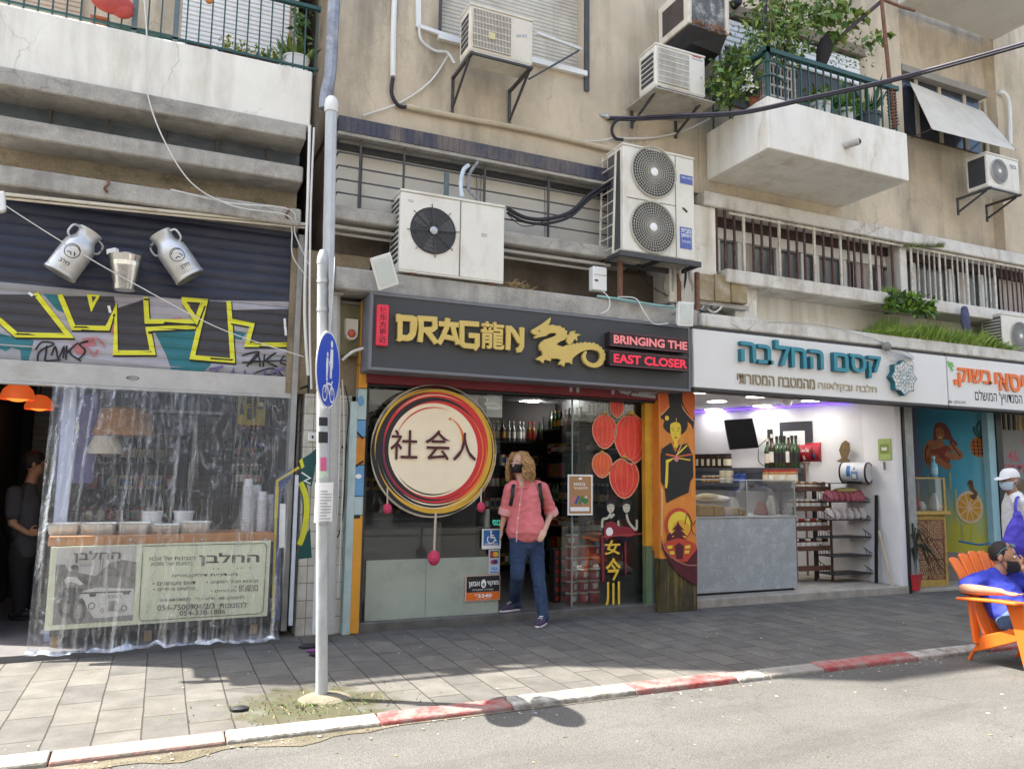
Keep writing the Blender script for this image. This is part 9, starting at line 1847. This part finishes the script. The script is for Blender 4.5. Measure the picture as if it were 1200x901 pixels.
for l,k,a in((J['lA'],J['kA'],aA),(J['lB'],J['kB'],aB)):mb.limb([l,k,a,a-UZ*.03],[.07,.045,.032,.03],SKL,side=S)
hand(mb,J['wB'],(Pw(632,630,.21)-J['wB']),(-RTH-UZ*.2-FWH*.3),SKL,.95,.45);hand(mb,J['wA'],Vector((.02,.02,-1)),(-FWH),SKL,.95,.4)
fuse(mb,'body',SKL,.0068,t,3)
eyes(t,J['hd'],hs,hf,hu,.98,(.10,.05,.025));mask(t,J['hd'],hs,hf,hu,BMASK,.98)
PINK=mat('pink_linen',(.66,.18,.185),.85,var=.12,scale=30,bump=.15,bscale=140);mb=MB()
mb.limb([Pw(616,622),Pw(616,614),Pw(615,604),Pw(615,590),Pw(615,578),Pw(614,569)],[(.20,.158),(.19,.148),(.163,.130),(.156,.128),(.155,.115),(.11,.075)],PINK,side=S,n=24)
for s_,e_ in(('sA','eA'),('sB','eB')):mid=J[s_].lerp(J[e_],.5);mb.limb([J[s_].lerp(J['nk'],.25)+UZ*.0,J[s_],mid,J[e_]+(J[e_]-J[s_])*.03],[.06,.070,.064,.062],PINK,side=S)
shirt=fuse(mb,'shirt',PINK,.011,t,5,.011,9.)
for s_,e_ in(('sA','eA'),('sB','eB')):mb=MB();d=(J[e_]-J[s_]).normalized();q=J[e_]+d*.0;mb.lathe([(.060,-.03),(.071,-.03),(.074,.0),(.071,.035),(.060,.035)],q,mat('pale_pink_cuff',(.72,.34,.33),.85),axis=d,n=20);mb.build('cuff',shirt,smooth=True)
mb=MB();PAL=MATS['pale_pink_cuff']
for q in(-1,1):b=J['nk']-UZ*.035;mb.hexa([b+S*q*.005+Fb*.085-UZ*.07,b+S*q*.075+Fb*.095-UZ*.055,b+S*q*.085+Fb*.03-UZ*.01,b+S*q*.05+Fb*.06-UZ*.02],[b+S*q*.008+Fb*.10-UZ*.05,b+S*q*.07+Fb*.105-UZ*.035,b+S*q*.078+Fb*.035+UZ*.022,b+S*q*.05+Fb*.07+UZ*.02],PINK)
mb.build('collar',shirt,bevel=.004)
mb=MB();P=[Pw(611.5,572,.13),Pw(609,590,.158),Pw(607,606,.160),Pw(605.5,622,.166),Pw(605,633,.168)];mb.tube(smooth_pts(P,6),[(.012,.004)]*25,PAL,6)
for q in P[1:4]:oball(mb,q-FWH*.006,S,Fb,UZ,(.008,.004,.008),INKW,8,5)
mb.build('placket',shirt,smooth=True)
JEAN=mat('dark_blue_denim',(.025,.045,.10),.9,var=.2,scale=25,bump=.15,bscale=200,stain=(.07,.11,.19),stain_amt=.6,stain_scale=(5,5,3));mb=MB()
mb.limb([Pw(617,622),Pw(617,634),Pw(617,641)],[(.145,.11),(.168,.12),(.155,.105)],JEAN,side=S,n=22)
for l,k,a in((J['lA'],J['kA'],aA),(J['lB'],J['kB'],aB)):mb.limb([l+UZ*.02,l.lerp(k,.45),k,k.lerp(a,.45),a+UZ*.03,a-UZ*.005],[.090,.082,.066,.061,.053,.058],JEAN,side=S)
fuse(mb,'jeans',JEAN,.011,t,4,.009,11.)
PUR=mat('purple_trainer',(.055,.035,.075),.6,var=.3,scale=40);SOL=mat('lilac_sole',(.62,.54,.58),.6)
shoe(t,aA,-FWH*.6-RTH*.8,PUR,SOL);shoe(t,aB,-FWH*.9-RTH*.35,PUR,SOL)
HAIR=mat('curly_blond_hair',(.43,.25,.10),.55,var=.5,scale=70);mb=MB();rnd=random.Random(12);hc=J['hd']+hu*.02-hf*.015
oball(mb,hc+hu*.012-hf*.022,hs,hf,hu,(.089,.094,.100),HAIR)
for k in range(230):
 a=rnd.uniform(-2.6,2.6);a0=a;st=hc+hu*rnd.uniform(.05,.1)+(hs*sin(a)-hf*cos(a)*1.0)*rnd.uniform(.05,.085);out=(hs*sin(a)-hf*cos(a));L_=rnd.uniform(.17,.27);P=[]
 if abs(a)>2.15:continue
 for i in range(12):f=i/11;rr=.085+.045*sin(min(1,f*1.2)*pi*.6)+rnd.uniform(-.004,.004);q=hc+out*rr+hu*(.075-L_*f*1.05)+(hs*sin(f*15+k)+hf*cos(f*15+k))*.024;P.append(st.lerp(q,min(1,f*3)))
 mb.tube(P,[.0085-.004*i/11 for i in range(12)],HAIR,5)
mb.build('hair',t,smooth=True)
mb=MB()
for P in([Pw(602,566,.02),Pw(601,573,.135),Pw(600,583,.14),Pw(598,592,.05)],[Pw(632,564,.02),Pw(632.5,572,.12),Pw(634,584,.115),Pw(635,594,.03)]):mb.tube(smooth_pts(P,5),[(.019,.006)]*16,INK,8)
mb.build('backpack_straps',t,smooth=True)
mb=MB();mb.limb([Pw(616,572,-.17),Pw(616,592,-.22),Pw(616,612,-.19)],[(.1,.05),(.14,.09),(.12,.07)],BLACK,side=S);mb.build('backpack',t,smooth=True)
# ---- orange slatted chair and the man lying back in it
GZ=-.195;an_=radians(75);cf=RTH*cos(an_)-FWH*sin(an_);cp_=-RTH*sin(an_)-FWH*cos(an_);A_=G(1160,703,GZ+.538);C0=A_-cp_*.313-cf*.038;C0.z=GZ
def L(x,y,z):return C0+cf*x*.75+cp_*y*.92+UZ*z*.97
CHO=mat('orange_plastic',(.74,.155,.022),.42,var=.07,scale=5)
t=thing('deck_chair','orange plastic slatted garden chair standing at the kerb on the road','chair',C0)
def board(mb,P,wv,th): # polyline of points, half width vector, thickness direction
 for a,b in zip(P,P[1:]):mb.hexa([a-wv-th,a+wv-th,b+wv-th,b-wv-th],[a-wv+th,a+wv+th,b+wv+th,b-wv+th],CHO)
for k in range(6):
 o=(k-2.5)*.1;ht=.90-.055*(abs(k-2.5)/2.5)**2;P=[L(-.13+.0,o*.92,.24),L(-.25,o*.97,.47),L(-.39,o*1.06,.72),L(-.50+abs(o)*.06,o*1.14,ht)];mb=MB();wv=cp_*.046
 R=[]
 for i,q in enumerate(P+[P[-1]+(P[-1]-P[-2]).normalized()*.022]):ww=wv*(1 if i<4 else .55);th=cf*.012+UZ*.005;R.append([q-ww-th,q+ww-th,q+ww+th,q-ww+th])
 mb.rings(R,CHO);mb.build('back_slat',t,bevel=.006)
mb=MB();mb.bar(L(-.30,-.30,.55),L(-.30,.30,.55),.03,.05,CHO);mb.build('back_rail',t,bevel=.006)
for k in range(6):x=.42-.1*k;mb=MB();mb.bar(L(x,-.27,.385-.032*k),L(x,.27,.385-.032*k),.09,.022,CHO);mb.build('seat_slat',t,bevel=.006)
for q in(-1,1):
 mb=MB();y=.36*q;P=[L(-.34,y,.525),L(-.1,y,.545),L(.2,y,.565),L(.40,y,.57),L(.45,y,.57)];ws=(.045,.06,.075,.07,.04);mb.rings([[p-cp_*w_-UZ*.013,p+cp_*w_-UZ*.013,p+cp_*w_+UZ*.013,p-cp_*w_+UZ*.013]for p,w_ in zip(P,ws)],CHO);mb.build('armrest',t,bevel=.008)
 y=.305*q;mb=MB();P=[L(.33,y,.555),L(.36,y,.40),L(.42,y,.18),L(.47,y,.0)];ws=(.09,.06,.05,.045);mb.rings([[p-cf*w_-cp_*.014,p+cf*w_-cp_*.014,p+cf*w_+cp_*.014,p-cf*w_+cp_*.014]for p,w_ in zip(P,ws)],CHO);mb.build('front_leg',t,bevel=.006)
 y=.275*q;mb=MB();P=[L(.42,y,.34),L(.1,y,.245),L(-.15,y,.17),L(-.28,y,.12),L(-.37,y,.0)];ws=(.05,.055,.06,.055,.035);mb.rings([[p-UZ*w_-cf*w_*.5*(i>2)-cp_*.014,p-UZ*w_-cf*w_*.5*(i>2)+cp_*.014,p+UZ*w_*(i<4)+cf*w_*(i>2)+cp_*.014,p+UZ*w_*(i<4)+cf*w_*(i>2)-cp_*.014]for i,(p,w_)in enumerate(zip(P,ws))],CHO);mb.build('rear_leg',t,bevel=.006)
 mb=MB();y=.30*q;mb.bar(L(-.25,y,.53),L(-.20,y,.16),.03,.07,CHO,cp_);mb.build('arm_support',t,bevel=.006)
mb=MB();mb.bar(L(.36,-.29,.26),L(.36,.29,.26),.03,.09,CHO);mb.build('front_rail',t,bevel=.006)
t=thing('person','man in a blue T-shirt with sunglasses on his head lying back in the orange chair','person',L(-.02,0,.3));S=cp_
J=dict(hd=L(-.205,-.07,.89),nk=L(-.27,-.03,.765),ch=L(-.22,0,.6),wa=L(-.1,0,.44),hp=L(.0,0,.38),sA=L(-.27,.18,.675),sB=L(-.24,-.21,.69),eA=L(-.24,.385,.62),eB=L(-.02,-.33,.62),wA=L(.22,.35,.64),wB=L(-.055,-.15,.80),lA=L(.0,.1,.36),lB=L(.0,-.1,.36),kA=L(.46,.14,.50),kB=L(.45,-.16,.5),aA=L(.72,.16,.08),aB=L(.68,-.18,.08))
fh=(cf*.85+RTH*.6-UZ*.05).normalized();hu=(UZ-cf*.15);hu=(hu-fh*hu.dot(fh)).normalized();hs=fh.cross(hu);mb=MB();head(mb,J['hd'],hs,fh,hu,SKT,1.1);mb.limb([J['nk']-UZ*.04,J['hd']-hu*.06],[.06,.055],SKT,side=S)
mb.limb([J['hp'],J['wa'],J['ch'],J['nk']-UZ*.03],[(.15,.1),(.15,.11),(.16,.11),(.07,.06)],SKT,side=S)
for a,b,c in(('sA','eA','wA'),('sB','eB','wB')):mb.limb([J[a],J[b],J[b].lerp(J[c],.4),J[c]],[.052,.044,.043,.029],SKT,side=UZ)
for a,b,c in(('lA','kA','aA'),('lB','kB','aB')):mb.limb([J[a],J[b],J[c]],[.07,.05,.035],SKT,side=S)
hand(mb,J['wA'],cf-UZ*.12-cp_*.25,-cp_,SKT,1.05,.35);hand(mb,J['wB'],(J['hd']+fh*.105-hu*.05-J['wB']),UZ+cf*.3,SKT,1.05,.9)
fuse(mb,'body',SKT,.0072,t,3);eyes(t,J['hd'],hs,fh,hu,1.1,(.02,.013,.01));mask(t,J['hd'],hs,fh,hu,BMASK,1.1,.022)
BLT=mat('royal_blue_cotton',(.035,.050,.40),.9,var=.1,scale=20);mb=MB();mb.limb([L(.03,0,.40),J['wa'],J['ch'],L(-.245,0,.66),L(-.262,-.01,.725)],[(.175,.125),(.175,.135),(.185,.13),(.175,.1),(.09,.07)],BLT,side=S,n=24)
for a,b in(('sA','eA'),('sB','eB')):mb.limb([J[a].lerp(J['nk'],.3),J[a],J[a].lerp(J[b],.72)],[.07,.078,.076],BLT,side=UZ)
fuse(mb,'tshirt',BLT,.011,t,5,.010,10.)
JN2=mat('mid_blue_denim',(.085,.15,.27),.9,var=.25,scale=20);mb=MB();mb.limb([L(-.05,0,.37),L(.08,0,.37)],[(.17,.11),(.17,.11)],JN2,side=S)
for a,b,c in(('lA','kA','aA'),('lB','kB','aB')):mb.limb([J[a],J[b],J[b].lerp(J[c],.5),J[c]+UZ*.03],[.095,.078,.068,.06],JN2,side=S)
fuse(mb,'jeans',JN2,.012,t,4,.008,10.);shoe(t,J['aA']+UZ*.0,cf,INKW,INKW);shoe(t,J['aB'],cf,INKW,INKW)
mb=MB();DH=mat('short_black_hair',(.018,.015,.014),.7,var=.4,scale=120);hd=J['hd'];oball(mb,hd+hu*.028-fh*.024,hs,fh,hu,(.089,.098,.104),DH);mb.build('hair',t,smooth=True)
mb=MB();LN=mat('dark_lens',(.02,.05,.075),.12)
for q in(-1,1):oball(mb,hd+hu*.105+fh*.062+hs*q*.034,hs,(fh*.8+hu*.6).normalized(),(hu*.8-fh*.6).normalized(),(.03,.007,.022),LN,14,6);mb.tube([hd+hu*.1+fh*.055+hs*q*.064,hd+hu*.05-fh*.0+hs*q*.092,hd+hu*.005-fh*.03+hs*q*.09],.004,mat('frame_teal',(.06,.16,.2),.4),6)
mb.tube([hd+hu*.112+fh*.066-hs*.01,hd+hu*.112+fh*.066+hs*.01],.004,MATS['frame_teal'],6);mb.build('sunglasses',t,smooth=True)
# ---- man with a white cap at the right edge
D8=8.45
def Pc(u,v,d=0.):return CAM+ray(u,v)*(D8-d)
gx=Pc(1190,600);t=thing('person','man in a white cap, pale shirt and blue surgical mask carrying a blue bag','person',Vector((gx.x,gx.y,PZ)));S=-FWH;fh=(-RTH*.95-FWH*.25-UZ*.1).normalized();hu=(UZ-fh*UZ.dot(fh)).normalized();hs=fh.cross(hu);hd=Pc(1183,563)
nk=Pc(1187,577);shA,shB=Pc(1194,587,.19),Pc(1190,586,-.17);mb=MB();head(mb,hd,hs,fh,hu,SKT,1.02);mb.limb([nk-UZ*.03,hd-hu*.05],[.055,.052],SKT,side=S);mb.limb([Pc(1193,645),Pc(1194,620),Pc(1192,597),nk-UZ*.04],[(.14,.1),(.15,.11),(.16,.11),(.08,.06)],SKT,side=S)
eA,wA=Pc(1206,625,.22),Pc(1196,645,.3);mb.limb([shA,eA,wA],[.05,.043,.03],SKT,side=S);mb.limb([shB,Pc(1204,622,-.2),Pc(1190,640,-.1)],[.05,.043,.03],SKT,side=S);hand(mb,wA,-RTH*.7-FWH*.3-UZ*.2,UZ,SKT,1,.8);hand(mb,Pc(1190,640,-.1),-RTH-UZ*.3,UZ,SKT,1,.5)
for q in(.09,-.09):k=Pc(1196,690,q);a=Vector((k.x,k.y,PZ+.08));mb.limb([Pc(1194,648,q),k,a],[.07,.05,.034],SKT,side=S)
fuse(mb,'body',SKT,.0072,t,3);eyes(t,hd,hs,fh,hu,1.,(.1,.09,.08));mask(t,hd,hs,fh,hu,mat('surgical_blue',(.45,.55,.66),.8),1.02)
WSH=mat('pale_grey_shirt',(.60,.60,.60),.9,var=.06);mb=MB();mb.limb([Pc(1193,648),Pc(1194,635),Pc(1193,610),Pc(1191,593),Pc(1189,583)],[(.17,.13),(.175,.14),(.18,.135),(.175,.115),(.115,.085)],WSH,side=S,n=22)
for a,b in((shA,eA),(shB,Pc(1204,622,-.2))):mb.limb([a.lerp(nk,.3),a,a.lerp(b,.75)],[.068,.074,.07],WSH,side=S)
fuse(mb,'shirt',WSH,.011,t,4,.009,9.);TRS=mat('dark_trousers',(.03,.032,.04),.9);mb=MB();mb.limb([Pc(1194,645),Pc(1194,655)],[(.16,.12),(.165,.12)],TRS,side=S)
for q in(.09,-.09):k=Pc(1196,690,q);a=Vector((k.x,k.y,PZ+.08));mb.limb([Pc(1194,650,q),k,a],[.092,.07,.06],TRS,side=S);shoe(t,a,-RTH,BLACK,INK)
fuse(mb,'trousers',TRS,.012,t,4,.007,9.)
CAPW=mat('white_cap_cloth',(.66,.66,.67),.8,var=.05);mb=MB();n=20;vs=[]
for j in range(7):a=pi/2*j/6;[vs.append(hd+hu*(.035+.1*sin(a))-fh*.01+(hs*cos(2*pi*i/n)*.088+fh*sin(2*pi*i/n)*.108)*max(.02,cos(a)**.7))for i in range(n)]
mb.rings([vs[j*n:(j+1)*n]for j in range(7)],CAPW);br=[hd+hu*(.045-.02*sin(a))+fh*(.07+.11*sin(a))+hs*cos(a)*.082 for a in[pi*i/12 for i in range(13)]];mb.add(br+[q-hu*.008 for q in br],[tuple(range(13)),tuple(range(13,26))[::-1]]+[(i,i+1,14+i,13+i)[::-1]for i in range(12)],CAPW);mb.build('cap',t,smooth=True)
mb=MB();oball(mb,hd-fh*.045-hu*.015,hs,fh,hu,(.08,.06,.07),mat('grey_hair',(.16,.14,.13),.8));mb.build('hair',t,smooth=True)
BAGB=mat('violet_blue_bag',(.06,.045,.42),.6,var=.15,scale=8);t=thing('shopping_bag','violet blue cloth bag hanging from the shoulder of the man in the cap','bag',Pc(1196,655,.33));mb=MB();mb.limb([Pc(1193,602,.33),Pc(1191,622,.37),Pc(1189,640,.38),Pc(1191,655,.36)],[(.035,.03),(.10,.05),(.15,.075),(.11,.05)],BAGB,side=RTH,n=18);bgm=fuse(mb,'pouch',BAGB,.012,t,3,.016,8.);mb=MB();mb.tube(smooth_pts([Pc(1192,606,.34),Pc(1190,595,.32),Pc(1192,582,.22),Pc(1198,592,.1)],6),[(.018,.006)]*19,BAGB,6);mb.build('strap',t,smooth=True)
# ---- dim customer in the deli
YD=1.5
def Pd(u,v,d=0.):return W(u,v,YD)-FWH*d
t=thing('person','dim customer with a dark backpack inside the left deli entrance','person',Vector((Pd(30,700).x,YD,LFZ)));S=-FWH*.8+RTH*.5;S.normalize();fh=(RTH*.9+FWH*.4).normalized();hs=fh.cross(UZ);hd=Pd(42,543);DRK=mat('dim_grey_shirt',(.05,.05,.06),.9);DTR=mat('black_trousers',(.018,.018,.02),.9)
mb=MB();head(mb,hd,hs,fh,UZ,SKT,1.);mb.limb([Pd(36,566),hd-UZ*.05],[.055,.05],SKT,side=S);sh_,el_,wr_=Pd(30,577,.17),Pd(30,612,.2),Pd(46,622,.2);mb.limb([sh_,el_,wr_],[.048,.04,.028],SKT,side=S);hand(mb,wr_,RTH,UZ,SKT,1,.4);mb.limb([Pd(29,640),Pd(31,600),Pd(34,572)],[(.14,.1),(.15,.11),(.09,.07)],SKT,side=S)
for q in(.09,-.09):k=Pd(31,695,q);mb.limb([Pd(29,645,q),k,Vector((k.x,k.y,LFZ+.08))],[.075,.05,.035],SKT,side=S)
fuse(mb,'body',SKT,.007,t,3);eyes(t,hd,hs,fh,UZ,1.,(.02,.015,.01));mb=MB();mb.limb([Pd(29,648),Pd(30,620),Pd(32,590),Pd(34,572)],[(.17,.12),(.165,.125),(.18,.12),(.09,.07)],DRK,side=S);mb.limb([sh_,sh_.lerp(el_,.7)],[.072,.066],DRK,side=S);fuse(mb,'shirt',DRK,.012,t,4,.008,9.);mb=MB();mb.limb([Pd(29,640),Pd(29,652)],[(.16,.12),(.16,.12)],DTR,side=S)
for q in(.09,-.09):k=Pd(31,695,q);a=Vector((k.x,k.y,LFZ+.08));mb.limb([Pd(29,648,q),k,a],[.095,.072,.06],DTR,side=S);shoe(t,a,fh,BLACK,INK)
fuse(mb,'trousers',DTR,.012,t,4);mb=MB();oball(mb,hd+UZ*.03-fh*.02,hs,fh,UZ,(.085,.098,.1),DH);mb.build('hair',t,smooth=True);mb=MB();mb.limb([Pd(22,580,.02),Pd(18,602,.02),Pd(20,626,.02)],[(.13,.07),(.16,.11),(.14,.09)],BLACK,side=S);mb.build('backpack',t,smooth=True)
bpy.data.objects.remove(_to);bpy.data.curves.remove(_tc)
